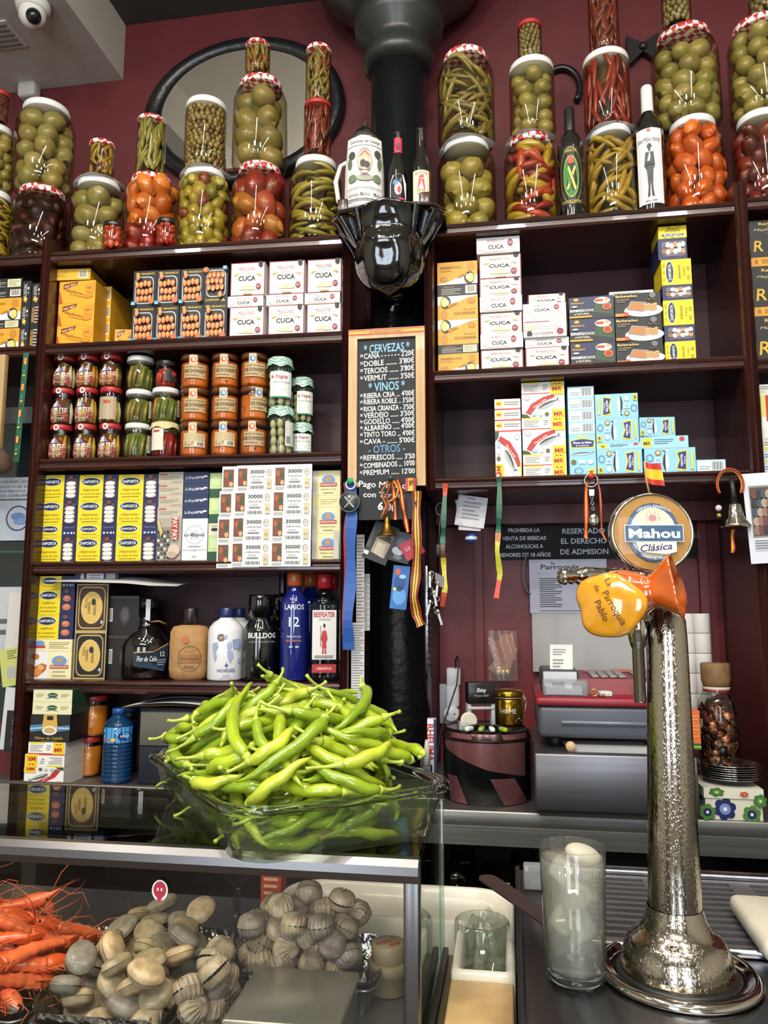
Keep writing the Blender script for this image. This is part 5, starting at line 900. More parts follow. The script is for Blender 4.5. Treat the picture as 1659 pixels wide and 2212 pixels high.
# laptop-like grey case, ring binder and papers on the counter at the left
s0,zt_=LP.hit(303,1530,-.02); s1,_=LP.hit(475,1530,-.02); 
e=empty('box_file',LP.loc((s0+s1)/2,-.02,CT+.0005),LP.a,'grey and dark blue box file lying under papers behind the peppers','box file')
hh=zt_-CT; w=(s1-s0); MB().rbox(-w/2,w/2+.12,0,.2,0,hh*.5,M('#151a28',.4),.004).build('case_base',e); MB().rbox(-w/2,w/2+.12,.0,.2,hh*.5,hh*.96,M('#6a675f',.35,.3),.004).build('case_lid',e)
mb=MB()
for i in range(34): mb.tube([(-w/2+.006+i*.0085+.0035*math.cos(a),-.002-.001,hh*.985+.0035*math.sin(a)) for a in [PI*2*k/8 for k in range(9)]],.0009,M('#3a3c48',.3,.6),5)
mb.build('spiral_binding',e)
for q,(dx,dz,c,rz) in enumerate(((-.045,.004,'#b7a58c',.02),(-.03,.008,'#dfdfdf',-.04),(.0,.016,'#2a2c34',.05))):
    s_=q; mb=MB().sheet(lambda u,v:(u*.25,v*.2,.014*math.sin(u*PI)*(.4+.3*q)+.003*v),12,3,M(c,.5)); tag(mb.build('paper_sheet',loc=LP.loc(s0+dx,-.035,CT+hh*1.0+dz),rotz=LP.a+rz),['brown paper sheet, lowest on the grey box file','white paper sheet bent over the grey box file','black folder cover, topmost on the grey box file'][q],'paper')
# ---------- chalk menu board and what hangs around it ----------
def flatfn(T):
    def fn(x,z,e): return T(x,z,e)
    fn.curved=False; return fn
MBP=Plane(0,1.955,0)
def quadbox(pl,x0,x1,y0,y1,d=0,tilt=0):
    s0,_=pl.hit(x0,(y0+y1)/2,d); s1,_=pl.hit(x1,(y0+y1)/2,d); xc=(x0+x1)/2; return s0,s1,pl.hit(xc,y1,d)[1],pl.hit(xc,y0,d)[1]
LW=grain('#b08a5a','#c9a478',(60,60,6),.5,.1,'pale_wood'); CHK=M('#1d2124',.7,var=.15,vscale=30)
s0,s1,zb_,zt_=quadbox(MBP,754,919,712,1052); w=s1-s0; h=zt_-zb_
e=empty('menu_board',MBP.loc((s0+s1)/2,0,zb_),0,'tall chalkboard price list in a pale wood frame before the black column','menu board')
fw=w*.115
for nm,a,b,c,d_ in (('left',-w/2,-w/2+fw,0,h),('right',w/2-fw,w/2,0,h),('top',-w/2+fw,w/2-fw,h-.026,h),('bottom',-w/2+fw,w/2-fw,0,.012)):
    MB().box(a,b,-.012,.006,c,d_,LW).build('frame_rail',e)
mb=MB().box(-w/2+fw,w/2-fw,-.004,.004,.012,h-.026,CHK); mb.build('slate',e)
mb=MB(); draw(mb,[('r',0,0,1,1,'#b8422c'),('r',0,.22,1,.75,'#d6a23a'),('t','LA PARROQUIA DE PABLO',.5,.48,.5,'#4a2018',dict(w=.44,b=.02))],w,.015,face_fn(0,h-.009,-.0125)); mb.build('flag_strip',e)
rowsM=[('* CERVEZAS *',749,26,1),('CAÑA - - - - - - 2\'20€',764,18,0),('DOBLE ........ 3\'80€',780,18,0),('TERCIOS ....... 3\'80€',796,18,0),('VERMUT ........ 3\'50€',812,18,0),('* VINOS *',832,27,1),('RIBERA CRIA ... 4\'00€',850,17,0),('RIBERA ROBLE .. 3\'50€',864,17,0),('RIOJA CRIANZA - 3\'50€',879,17,0),('VERDEJO ...... 3\'50€',893,17,0),('GODELLO ...... 4\'00€',907,17,0),('ALBARIÑO ..... 4\'00€',920,17,0),('TINTO TORO ... 4\'00€',935,17,0),('CAVA - ....... 5\'00€',950,17,0),('- OTROS -',967,24,2),('REFRESCOS ..... 3\'50',985,17,0),('COMBINADOS ... 10\'00',1001,17,0),('PREMIUM ...... 12\'00',1017,17,0)]
mb=MB(); rn=random.Random(5)
for t_,y,sz,blue in rowsM:
    z=MBP.hit(836,y+2,-.004)[1]-zb_; hh=sz*MBP.k(836,y,0); c={0:'#dcdedd',1:'#7fb6dc',2:'#5b86ad'}[blue]
    if blue: draw(mb,[('t',t_,.5,.5,1.0,c,dict(w=.78 if blue==1 and len(t_)>10 else .62,b=.012,a=1.5))],w-2*fw,hh,face_fn(0,z,-.0042),eps=.0003)
    else: draw(mb,[('t','×',.07,.5,.9,c,dict(a=rn.uniform(-15,15))),('t',t_,.54,.5,.95,c,dict(w=.86,b=.014,a=rn.uniform(.2,2)))],w-2*fw,hh,face_fn(0,z,-.0042),eps=.0003)
mb.build('chalk_writing',e)
s0,s1,zb_,zt_=quadbox(MBP,776,900,1031,1123,-.016); w=s1-s0; h=zt_-zb_
e=empty('chalk_sign',MBP.loc((s0+s1)/2,-.02,zb_),0,'small chalkboard about minimum card payment, below the price list','sign')
MB().box(-w/2,w/2,-.002,.002,0,h,CHK).build('slate',e)
mb=MB(); draw(mb,[('t','Pago Minimo',.42,.82,.2,'#e4e4e2',dict(w=.84,b=.012,a=-4)),('t','con Tarjeta',.44,.58,.18,'#e4e4e2',dict(w=.72,b=.012,a=-3)),('t','6,00',.5,.3,.26,'#e4e4e2',dict(b=.03,a=-8))],w,h,face_fn(0,h/2,-.0022)); mb.build('chalk_writing',e)
# ribbons and trinkets
def ribbon(pl,pts,wd,mats,name,label,group=None,d=-.03,cat='ribbon',fold=.012,stripes=None):
    """pts: (x,y) pixels down the ribbon; mats: [(fraction, colour)...] along; stripes: [(across, colour)...]"""
    P=[pl.hit(x,y,d) for x,y in pts]; o=P[0]; n=len(P); seg=[]; 
    Q=[]
    for i in range(n-1):
        for j in range(4): t=j/4; Q.append((P[i][0]*(1-t)+P[i+1][0]*t,P[i][1]*(1-t)+P[i+1][1]*t))
    Q.append(P[-1]); m=len(Q); mb=MB(); L0=0
    st=stripes or [(1,None)]; 
    for k,(fr,c) in enumerate(mats):
        a=0 if k==0 else mats[k-1][0]; ia=int(a*(m-1)); ib=int(fr*(m-1))
        x_=0
        for (sw,sc) in st:
            vs=[]
            for i in range(ia,ib+1):
                u,z=Q[i]; y=fold*math.sin(i*.7)*(.5); 
                tx=Q[min(i+1,m-1)][0]-Q[max(i-1,0)][0]; tz=Q[min(i+1,m-1)][1]-Q[max(i-1,0)][1]; l=math.hypot(tx,tz) or 1; nx,nz=-tz/l,tx/l
                wl=wd*(1-.25*math.sin(i*.5)**2)
                for f_ in (x_,x_+sw): vs.append((u-o[0]+nx*wl*(f_-.5),y+.003*math.sin(f_*3),z-o[1]+nz*wl*(f_-.5)))
            mb.add(vs,[(2*i,2*i+1,2*i+3,2*i+2) for i in range(ib-ia)],M(sc or c,.5)); x_+=sw
    return tag(mb.build(name,loc=pl.loc(o[0],d,o[1]),rotz=pl.a),label,cat,group)
def pin(pl,x,y,col,label,d=-.03,r=.007):
    u,z=pl.hit(x,y,d); o=MB().lathe([(.001,0),(.0015,.012),(r*.6,.012),(r,.016),(r*.9,.021),(0,.022)],M(col,.3),16,T=Matrix.Rotation(PI/2,4,'X')).build('push_pin',loc=pl.loc(u,d+.012,z)); return tag(o,label,'push pin')
F=MBP
Rb,Ye,Bl,Gr='#9c1f22','#d3a92c','#1f4f9c','#1c5a40'
ribbon(F,[(752,1042),(756,1100),(752,1180),(750,1300),(748,1372)],.026,[(1,Rb)],'ribbon','red and yellow ribbon edge showing behind the blue ribbon',d=-.018,stripes=[(.6,Rb),(.4,Ye)])
ribbon(F,[(756,1040),(762,1085),(758,1160),(756,1260),(752,1340),(752,1404)],.031,[(1,Bl)],'ribbon','long bright blue ribbon hanging left of the column',d=-.026)
def disc(pl,x,y,r,d,des,col,name,label,cat):
    u,z=pl.hit(x,y,d); e=MB().lathe([(r*.9,0),(r,.002),(r,.006),(r*.93,.009)],M(col,.35),32,T=Matrix.Rotation(PI/2,4,'X')); draw(e,des,2*r,2*r,face_fn(0,0,-.0092)); o=e.build(name,loc=pl.loc(u,d,z)); return tag(o,label,cat)
disc(F,756,1085,.027,-.035,[('o',.5,.5,.5,.5,.08,'#55605c'),('p',[(.25,.25),(.3,.22),(.75,.72),(.7,.77)],'#a88a7a'),('p',[(.7,.2),(.76,.25),(.3,.78),(.25,.72)],'#8a9a90'),('e',.5,.75,.05,.06,'#c9ccc9')],'#20302c','medallion','dark green round medallion with crossed rifles on the blue ribbon','medallion')
u,z=F.hit(757,1046,-.035); rg=MB().tube([(.012*math.cos(a),0,.012*math.sin(a)) for a in [2*PI*k/20 for k in range(21)]],.0022,M('#c9cbd0',.3),8,cap=False); tag(rg.build('key_ring',loc=F.loc(u,-.032,z)),'white and blue ring on the green pin over the medallion','key ring')
pin(F,757,1040,'#1f9a5c','green push pin holding the blue ribbon',-.03,.009)
for i,(pts,lab,st) in enumerate((
  ([(845,1035),(850,1060),(853,1090),(853,1122)],'striped flag ribbon on the left of the trinket bunch',[(.33,Rb),(.34,Ye),(.33,Rb)]),
  ([(858,1036),(866,1060),(872,1100),(876,1125),(882,1150)],'striped flag ribbon on the right of the trinket bunch',[(.33,Rb),(.34,Ye),(.33,Rb)]))):
    ribbon(F,pts,.012,[(1,Rb)],'ribbon',lab,d=-.036,stripes=st)
ribbon(F,[(900,1060),(899,1110),(902,1180),(898,1240),(894,1290),(900,1330),(910,1352)],.026,[(1,Rb)],'ribbon','long red and gold patterned bullfight ribbon on the column',d=-.03,stripes=[(.15,Rb),(.12,'#3a2a18'),(.18,Ye),(.1,'#3a2a18'),(.18,Ye),(.12,'#3a2a18'),(.15,Rb)])
s0,s1,zb_,zt_=quadbox(F,876,898,1033,1061,-.026); mb=MB(); w=s1-s0;h=zt_-zb_; mb.box(0,w,-.0006,0,0,h,M('#b3322c',.5)); draw(mb,[('r',0,.0,.27,1,'#b3322c'),('r',.27,0,.75,1,'#d9b23a'),('e',.45,.5,.1,.12,'#a8442c')],w,h,face_fn(w/2,h/2,-.0008)); tag(mb.build('paper_flag',loc=F.loc(s0,-.028,zb_)),'small red and yellow flag pinned at the corner of the chalk sign','flag')
pin(F,888,1038,'#c99a2c','yellow push pin through the little flag',-.032,.006)
# braided cord trinket with brass bell, and photo cards
e=empty('braided_charm',F.loc(*[F.hit(845,1034,-.04)[0],-.045,F.hit(845,1034,-.04)[1]]),0,'orange and black braided cord charm knotted over the chalk signs','charm')
kx=F.k(845,1060,-.04)
for nm,pts,c in (('cord_loop',[(0,0),(-12,-14),(-20,-28),(-16,-46),(-10,-58),(-16,-74),(-22,-88)],'#a8622c'),('cord_loop',[(0,0),(10,-12),(16,-24),(12,-40),(2,-48),(-8,-52)],'#c9862c'),('cord_loop',[(2,0),(-4,-20),(-10,-38),(-6,-60),(-12,-82)],'#8a3a20')):
    MB().tube([(x*kx,0,y*kx) for x,y in pts],.003,M(c,.6,var=.4,vscale=300),7).build(nm,e)
MB().ball((.0,-.004,.0),.009,M('#2c3a3a',.3),14,9).build('bead',e); MB().ball((-.004,-.006,-.0),.005,M('#4a7a8a',.2),10,7).build('bead',e)
u,z=F.hit(843,1160,.02); tag(MB().lathe([(.004,.05),(.007,.045),(.008,.03),(.016,.01),(.024,0),(.026,-.003),(.022,-.004)],M('#7a5a24',.3,.9),24).build('brass_bell',loc=F.loc(u,-.035,z)),'dull brass bell under the chalk sign on the column','bell')
def card(pl,x0,x1,y0,y1,d,des,label,rot=0,name='photo_card',cat='card',body='#d9d7d2',th=.0008,group=None,tilt=0):
    s0,s1,zb_,zt_=quadbox(pl,x0,x1,y0,y1,d); w=s1-s0; h=zt_-zb_; mb=MB(); T=Matrix.Rotation(rad(rot),4,'Y')
    mb.box(-w/2,w/2,-th,0,-h/2,h/2,M(body,.5)); 
    if des: draw(mb,des,w,h,face_fn(0,0,-th))
    o=mb.build(name,loc=pl.loc((s0+s1)/2,d,(zb_+zt_)/2)); o.rotation_euler=(tilt,rad(rot),pl.a); return tag(o,label,cat,group)
card(F,795,850,1130,1215,.03,[('r',0,0,1,1,'#2c2c2e'),('p',[(.25,.2),(.85,.15),(.9,.75),(.6,.95),(.3,.8)],'#a89880'),('p',[(.3,.6),(.9,.55),(.85,.7),(.35,.72)],'#3c3028'),('p',[(.35,.2),(.8,.15),(.75,.5),(.4,.5)],'#c2b49c'),('r',.0,.3,.15,.8,'#55544f'),('r',0,.1,.2,.2,'#dcdcd8')],'tilted dark photo card of a uniformed torso on the column',22)
card(F,846,890,1150,1215,.025,[('r',0,0,1,1,'#33343c'),('e',.35,.35,.28,.14,'#c9ccd2'),('e',.5,.6,.3,.2,'#4a4c5c'),('e',.4,.15,.2,.08,'#7a7c88')],'small dark photo card with grey clouds, right of the torso card',14)
card(F,868,912,1165,1205,.015,[('r',0,0,1,1,'#b0283c'),('t','53',.3,.6,.3,'#e0c8cc'),('t','10.',.75,.7,.25,'#e0c8cc')],'crimson paper tag behind the gold ribbon',-28,body='#b0283c')
card(F,846,882,1222,1316,.035,[('r',0,0,1,1,'#2f6ab3'),('e',.5,.3,.4,.2,'#5a9ad6'),('e',.45,.6,.35,.2,'#1f4a8a'),('e',.3,.85,.15,.08,'#c9622c'),('p',[(.3,.5),(.5,.56),(.7,.5),(.6,.42),(.4,.44)],'#1c2c5a'),('e',.2,.45,.1,.04,'#e0d25a'),('e',.6,.75,.2,.05,'#9ac4e6')],'blue illustrated card low on the black column',6,body='#2f6ab3')
# strips of printed lists hanging left of the column, in the gap
for i,(a,b,c,d_,y,lab,rz) in enumerate(((770,787,1155,1380,.06,'narrow white printed list hanging left of the column, left one',0),(783,799,1240,1362,.09,'narrow white printed list left of the column, right one',0),(759,787,1345,1515,.045,'white printed list hanging lowest beside the left unit',0))):
    card(F,a,b,c,d_,y,[('l',.05,.02,.95,.98,30,'#8c8c90')],lab,rz,name='printed_list',cat='list',group='printed lists by the column')
# metal rail with dark leather loop right of the column
s0,zt_=RP.hit(921,1222,-.02); _,zb2=RP.hit(921,1455,-.02); e=empty('knife_rack',RP.loc(s0,-.02,zb2),0,'narrow metal rail with hooks and keys on the right post','rack')
MB().rbox(-.004,.004,-.004,.0,0,zt_-zb2,M('#8a8c90',.25,1),.001).build('rail',e)
for k in range(12):
    MB().tube([(.003,-.005,.02+k*.017),(.012,-.011,.026+k*.017),(.008,-.008,.034+k*.017)],.0018,M('#3a3030',.3,.6),6).build('chain_link',e)
e=empty('key_bunch',RP.loc(RP.hit(938,1240,-.02)[0],-.03,RP.hit(938,1240,-.02)[1]),0,'bunch of keys and charms hanging over the metal rail','keys')
for k in range(9):
    a=k*.7; dx=(k%3-1)*.007; z=-.012*k-.004*(k%2)
    o=MB().tube([(.007*math.cos(t),0,.007*math.sin(t)) for t in [2*PI*q/12 for q in range(13)]],.0014,M('#a8a49c',.25,1),6,cap=False).build('key_ring',e); o.location=(dx,-.002*(k%3),z); o.rotation_euler=(0,0,a)
    if k%2==0: o=MB().box(-.003,.003,-.001,.001,-.035,0,M('#8f8c84',.3,1)).ball((0,0,0),.006,M('#8f8c84',.3,1),10,6,(1,.3,1)).build('key',e); o.location=(dx*1.4,-.006,z); o.rotation_euler=(0,.3*math.sin(a*2),0)
MB().sheet(lambda u,v:(.004+.022*u,-.006+.004*math.sin(u*20),.004-.03*v-.012*u),16,4,M('#8c8d90',.5)).build('striped_ribbon',e)
RG='green and yellow ribbons under the right unit'
ribbon(RP,[(962,1044),(960,1080),(958,1140),(956,1165),(957,1190),(958,1220),(962,1270),(955,1310)],.014,[(.12,'#c94a2c'),(.5,Gr),(.66,'#5a3a24'),(.9,'#b9ae2c'),(1,'#b8402c')],'ribbon','green and yellow ribbon hanging next to the column',RG,d=-.03)
ribbon(RP,[(1077,1022),(1079,1060),(1078,1120),(1076,1150),(1074,1190),(1080,1240),(1072,1292)],.0145,[(.08,'#c94a2c'),(.5,Gr),(.62,'#a8642c'),(.9,'#b9b42c'),(1,'#c9402c')],'ribbon','green and yellow ribbon hanging in front of the no alcohol sign',RG,d=-.03)
pin(RP,1076,1029,'#d9d4cc','white push pin at the top of the second green ribbon',-.03,.005)
e=empty('key_bunch',RP.loc(RP.hit(952,1100,.05)[0],.05,RP.hit(952,1100,.05)[1]),0,'small keys hanging on a wire behind the first green ribbon','keys')
MB().tube([(.014*math.cos(t),0,.016*math.sin(t)) for t in [2*PI*q/16 for q in range(17)]],.0012,M('#7a7a7a',.3,1),6,cap=False).build('key_ring',e)
MB().ball((-.008,0,-.11),.012,M('#3a302c',.35),12,8,(.8,.4,1.5)).build('fob',e); MB().tube([(0,0,-.016),(-.004,0,-.05),(-.007,0,-.1)],.0015,M('#5a4038',.5),6).build('cord',e)
# paper notes and blue charm under the shelf
for i,(x0,x1,y0,y1,rt,dd) in enumerate(((988,1036,1076,1142,-8,.08),(992,1040,1078,1146,4,.075),(986,1050,1072,1138,9,.07))):
    card(RP,x0,x1,y0,y1,dd,[('l',.2,.2,.8,.85,5,'#8c8c92'),('l',.3,.88,.6,.95,1,'#5a5a60')],['hindmost','middle','front'][i]+' white note in the fan of notes under the right unit',rt,name='paper_note',cat='note',body='#c9c8cc',group='fan of notes')
u,z=RP.hit(1018,1163,.09); e=empty('blue_charm',RP.loc(u,.09,z),0,'blue and white glass globe charm below the fan of notes','charm')
MB().ball((0,0,0),.016,M('#2c4a8a',.15,coat=.5,var=.5,vscale=60),18,12).build('globe',e); MB().lathe([(.0165,-.004),(.0168,0),(.0165,.004)],M('#c9ccd6',.3),18,cap=False).build('white_band',e); MB().tube([(0,0,.016),(0,0,.04)],.001,M('#6a2020',.5),6).build('cord',e)
# signs in the recess
RS=Plane(RP.o.x,RP.o.y+.37,0)
s0,s1,zb_,zt_=quadbox(RS,1069,1520,1130,1207); w=s1-s0;h=zt_-zb_
e=empty('rules_sign',RS.loc((s0+s1)/2,-.004,zb_),0,'long black sign with white rules on drinks and admission, on the red wall','sign')
MB().box(-w/2,w/2,-.004,0,0,h,M('#0b0c0e',.75)).build('sign_panel',e)
mb=MB(); draw(mb,[('t','PROHIBIDA LA',.145,.83,.155,'#dfe2ea',dict(b=.015,w=.155)),('t','VENTA DE BEBIDAS',.145,.6,.155,'#dfe2ea',dict(b=.015,w=.215)),('t','ALCOHOLICAS A',.145,.37,.155,'#dfe2ea',dict(b=.015,w=.185)),('t','MENORES DE 18 AÑOS',.145,.13,.155,'#dfe2ea',dict(b=.015,w=.255)),('t','RESERVADO',.435,.78,.21,'#cfd3dc',dict(b=.015,w=.205)),('t','EL DERECHO',.435,.5,.21,'#cfd3dc',dict(b=.015,w=.22)),('t','DE ADMISION',.435,.2,.21,'#cfd3dc',dict(b=.015,w=.23)),('t','HAY HOJAS DE',.8,.8,.19,'#8a8d94',dict(w=.22)),('t','RECLAMACIONES',.85,.6,.19,'#8a8d94',dict(w=.26))],w,h,face_fn(0,h/2,-.0042)); mb.build('lettering',e)
card(RS,1150,1394,1318,1452,-.012,[('r',0,0,1,1,'#a9a7a6')],'plain pale grey cardboard sheet behind the till',0,name='cardboard_sheet',cat='board',body='#a9a7a6',th=.003)
card(RS,1144,1312,1208,1324,-.017,[('t','la',.31,.93,.07,'#16161a',dict(w=.05,b=.02)),('t','Parroquia',.4,.86,.13,'#16161a',dict(w=.5,b=.02)),('o',.5,.73,.4,.025,.04,'#8a8c98'),('l',.13,.1,.42,.66,14,'#3a3c44'),('l',.62,.1,.9,.66,14,'#5a5c66'),('l',.13,.02,.9,.06,1,'#6a6c74')],'white printed menu sheet on the red wall, left of the beer tap',0,name='menu_sheet',cat='paper',body='#b9bacb')
e=MB(); 
for k in range(3): e.tube([(.03*math.cos(t)*(.6+.1*k),-.004*k,.06*math.sin(t)) for t in [PI*.5+PI*q/10 for q in range(11)]],.0022,M('#6a6468',.4),6)
u,z=RS.hit(1146,1240,-.01); tag(e.build('cable_loop',loc=RS.loc(u,-.01,z)),'grey cable loops showing beside the printed menu sheet','cable')
card(RP,1612,1672,1022,1217,-.04,[('r',0,0,1,1,'#d2d6e0'),('r',.18,.28,1,.86,'#8c8676'),('r',.22,.3,1,.84,'#4a4440'),*[('e',.35+.17*(i%4),.36+.1*(i//4),.12,.05,['#8a6a5c','#2c2a2c','#a89080','#6a3a3a','#3c4a5a'][(i*3)%5]) for i in range(20)],('l',.2,.15,.9,.26,4,'#6a6c72')],'white notice with a dark framed picture at the right edge',-2.5,name='notice',cat='notice',body='#d2d6e0')
# bell and cords on the right
u,z=RP.hit(1585,1100,-.035); e=empty('hand_bell',RP.loc(u,-.04,z),0,'shiny hand bell with black handle hanging below the right shelf','bell')
CH=M('#b8b6b0',.08,1)
kx=RP.k(1585,1080,-.04)
MB().lathe([(.002,14*kx),(10*kx,12*kx),(14*kx,8*kx),(16*kx,-5*kx),(20*kx,-20*kx),(30*kx,-34*kx),(32*kx,-38*kx),(29*kx,-41*kx),(20*kx,-36*kx)],CH,32,cap=False).build('bell_cup',e)
MB().tube([(0,0,12*kx),(-.5*kx,0,40*kx),(-2*kx,0,68*kx)],[8*kx,6*kx,5.5*kx],M('#15181a',.4),12).build('handle',e)
for k,(a,c) in enumerate(((24,'#b8862c'),(27,'#a8301f'))):
    MB().tube([(-8*kx+a*kx*math.cos(t)*1.02,-.006-.004*k,52*kx+ (a+8)*kx*math.sin(t)) for t in [-.6+ (PI+1.2)*q/18 for q in range(19)]],.0023,M(c,.5,var=.4,vscale=260),7).build('twisted_cord',e)
MB().ball((-33*kx,-.004,2*kx),.008,M('#c9c4c0',.3),10,7).build('bead',e); MB().ball((-33*kx,-.004,-14*kx),.006,M('#a8963c',.3,.5),10,7).build('bead',e)
ribbon(RP,[(1584,1143),(1583,1170),(1581,1194)],.011,[(1,Rb)],'ribbon','short red and yellow ribbon hanging from the hand bell',d=-.04,stripes=[(.3,Rb),(.4,Ye),(.3,Rb)])
# key ring with silver shell charm
u,z=RP.hit(1277,1038,-.035); e=empty('shell_keyring',RP.loc(u,-.035,z),0,'silver shell keyring on a red pin under the light blue cartons','keyring'); kx=RP.k(1277,1060,-.035)
MB().tube([(14*kx*math.cos(t),0,14*kx*math.sin(t)) for t in [2*PI*q/24 for q in range(25)]],.0018,CH,8,cap=False).build('ring',e)
MB().box(-5*kx,5*kx,-.003,.003,-33*kx,-20*kx,CH).build('clasp',e)
for k in range(5): o=MB().tube([(.0035*math.cos(t),0,.0045*math.sin(t)) for t in [2*PI*q/10 for q in range(11)]],.0009,CH,5,cap=False).build('chain_link',e); o.location=(.4*kx*k,0,(-37-6*k)*kx); o.rotation_euler=(0,0,k*PI/2)
MB().ball((3*kx,0,-84*kx),16*kx,CH,24,14,(.7,.35,1.15),fn=lambda a,z:(1-.32*max(0,z))*(1+.06*math.sin(a*12))).build('shell_charm',e)
pin(RP,1277,1029,'#c0302a','red push pin holding the shell keyring',-.03,.008)
ribbon(RP,[(1268,1040),(1266,1070),(1266,1130),(1266,1162)],.011,[(1,Rb)],'ribbon','orange striped ribbon left of the shell keyring',d=-.028,stripes=[(.3,'#b83a1f'),(.4,'#d9943a'),(.3,'#b83a1f')])
ribbon(RP,[(1290,1030),(1296,1060),(1298,1110),(1301,1150),(1309,1170)],.005,[(1,'#b0481f')],'ribbon','thin orange cord right of the shell keyring',d=-.026)
# lanyard and bits in the far left bay
def lan(): 
    s0,zt_=LP.hit(57,762,-.02); s1,zb2=LP.hit(52,998,-.02); L=zt_-zb2; mb=MB(); w=.017
    mb.box(-w/2,w/2,-.0008,0,-L,0,M(Gr,.6)); des=[]
    for k in range(4): z=.92-.24*k; des+=[('r',.25,z-.03,.75,z+.03,'#d9b23a'),('r',.2,z-.03,.35,z+.03,'#b3322c'),('r',.65,z-.03,.8,z+.03,'#b3322c'),('t','2023',.5,z-.09,.012,'#c9d6c9',dict(a=-90)),('e',.5,z-.13,.25,.01,'#b9a83c')]
    des+=[('t','GUARDIA CIVIL',.5,.4,.014,'#e3e6e0',dict(a=-90)),('e',.5,.52,.2,.01,'#8a2030')]
    draw(mb,des,w,L,face_fn(0,-L/2,-.0009)); o=mb.build('lanyard',loc=LP.loc(s0,-.02,zt_),rotz=LP.a); o.rotation_euler=(0,rad(1.8),LP.a); tag(o,'green lanyard with small flags hanging in the far left bay','lanyard')
lan()
# refrigerated glass cabinet with papers in the far left bay
e=empty('glass_cabinet',LP.loc(sl0-.3,.06,BACKZ+.12),LP.a,'grey glass-fronted drinks fridge in the far left bay','fridge')
zt_=LP.hit(20,880,.06)[1]-BACKZ-.12; FG=M('#5b6065',.4)
MB().box(-.45,.28,.0,.2,zt_-.05,zt_,FG).build('top_panel',e); MB().box(-.45,.28,.19,.2,0,zt_-.05,M('#2f3638',.5)).build('back_panel',e); MB().box(-.45,.28,.0,.2,-.12,.02,M('#5a1c1f',.5)).build('base_panel',e)
for z in (.12,.25,.38,.5,.62): MB().box(-.44,.27,.01,.18,z,z+.006,glass('#cfe0dc',haze=.35,hcol='#8fa3a3')).build('glass_shelf',e)
MB().box(-.45,.28,.002,.006,.02,zt_-.05,glass('#dfe9ea')).build('glass_door',e)
card(LP,-60,66,1032,1168,.05,[('r',0,0,1,1,'#a9b0ba'),('t','DE LA PESCA GRANEL SON',.5,.93,.06,'#3a3e46',dict(w=.96)),('t','SERVIDOS POR EL',.6,.85,.055,'#3a3e46',dict(w=.7)),('t','ESTABLECIMIENTO',.5,.78,.055,'#3a3e46',dict(w=.8)),('t','CONGELADOS CONFORME',.55,.71,.055,'#3a3e46',dict(w=.85)),('l',.05,.62,.95,.67,1,'#4a4e56'),('o',.8,.35,.2,.2,.1,'#1f3a6a'),('e',.8,.38,.12,.06,'#5a7aa8'),('e',.84,.3,.11,.05,'#6a8ab8'),('l',.1,.2,.45,.5,4,'#5a6478')],'pale blue notice with a fish emblem behind fridge glass',0,name='notice',cat='notice',body='#a9b0ba')
card(LP,-60,52,1268,1425,.045,[('r',0,0,1,1,'#b3b5b8'),('t','A',.86,.86,.12,'#1c1c1e'),('t','OS',.7,.1,.07,'#2a2a2c'),('l',.5,.3,.8,.6,2,'#55565a')],'grey-white notice with large handwriting in the far left bay',0,name='notice',cat='notice',body='#b3b5b8')
card(LP,14,44,1280,1440,.02,[('r',0,0,1,1,'#c2bfb8')],'rolled white paper strip before the handwritten notice',2,name='paper_strip',cat='paper',body='#c2bfb8')
card(LP,2,44,1400,1482,.01,[('r',0,0,1,1,'#b8bd6a'),('r',.3,.2,.75,.5,'#a3a6a0'),('l',.4,.7,.9,.95,4,'#6a6c3c')],'tilted yellow-green paper note in the far left bay',-10,name='paper_note',cat='note',body='#b8bd6a')
card(LP,6,38,1485,1620,.0,[('r',0,0,1,1,'#c3c6c9')],'white card leaning beside the left post',3,name='paper_card',cat='card',body='#c3c6c9')
card(LP,12,46,1535,1625,-.012,[('r',0,0,1,1,'#151516'),('t','022 767 055',.5,.5,.14,'#6e6e70',dict(a=-90))],'black card with faint upright digits beside the left post',2,name='number_card',cat='card',body='#151516')
# cash calculator in the far left bay on the counter
c=atz(20,1620,CT); e=empty('calculator',(c.x-.05,1.95,CT+.0005),LP.a,'grey desk calculator with black keys at the lower left edge','calculator')
MB().rbox(-.1,.1,-.07,.08,0,.035,M('#7c7e82',.4),.004).build('case',e); 
for i in range(7):
    for j in range(3): MB().rbox(-.085+i*.026,-.064+i*.026,-.05+j*.03,-.03+j*.03,.035,.045,M('#1c1d20',.4),.002,1).build('key',e)
s0,_=LP.hit(-40,600,-.05); zt_=LP.hit(10,770,-.05)[1]; zb2=LP.hit(10,1010,-.05)[1]; w=LP.hit(12,900,-.05)[0]-s0
tag(MB().rbox(s0-s0,w,-.02,0,zb2-zt_,0,M('#a88a5c',.5,var=.08),.003).build('wooden_board',loc=LP.loc(s0,-.05,zt_),rotz=LP.a),'pale wooden board hanging at the left edge below the orange cartons','board')
u,z=LP.hit(-12,1010,-.07); tag(MB().lathe([(.001,-.03),(.045,-.02),(.055,0),(.05,.03),(.03,.05),(.001,.055)],M('#5c4a3e',.5),24).build('round_lamp_shade',loc=LP.loc(u,-.09,z)),'dull brown rounded shade poking in at the left edge','shade')
# ---------- on the steel counter, right ----------
CZ=CT+.0005
def onc(x,y): return atz(x,y,CT)
def kat(p): return (p-CAM).dot(_f)/FP
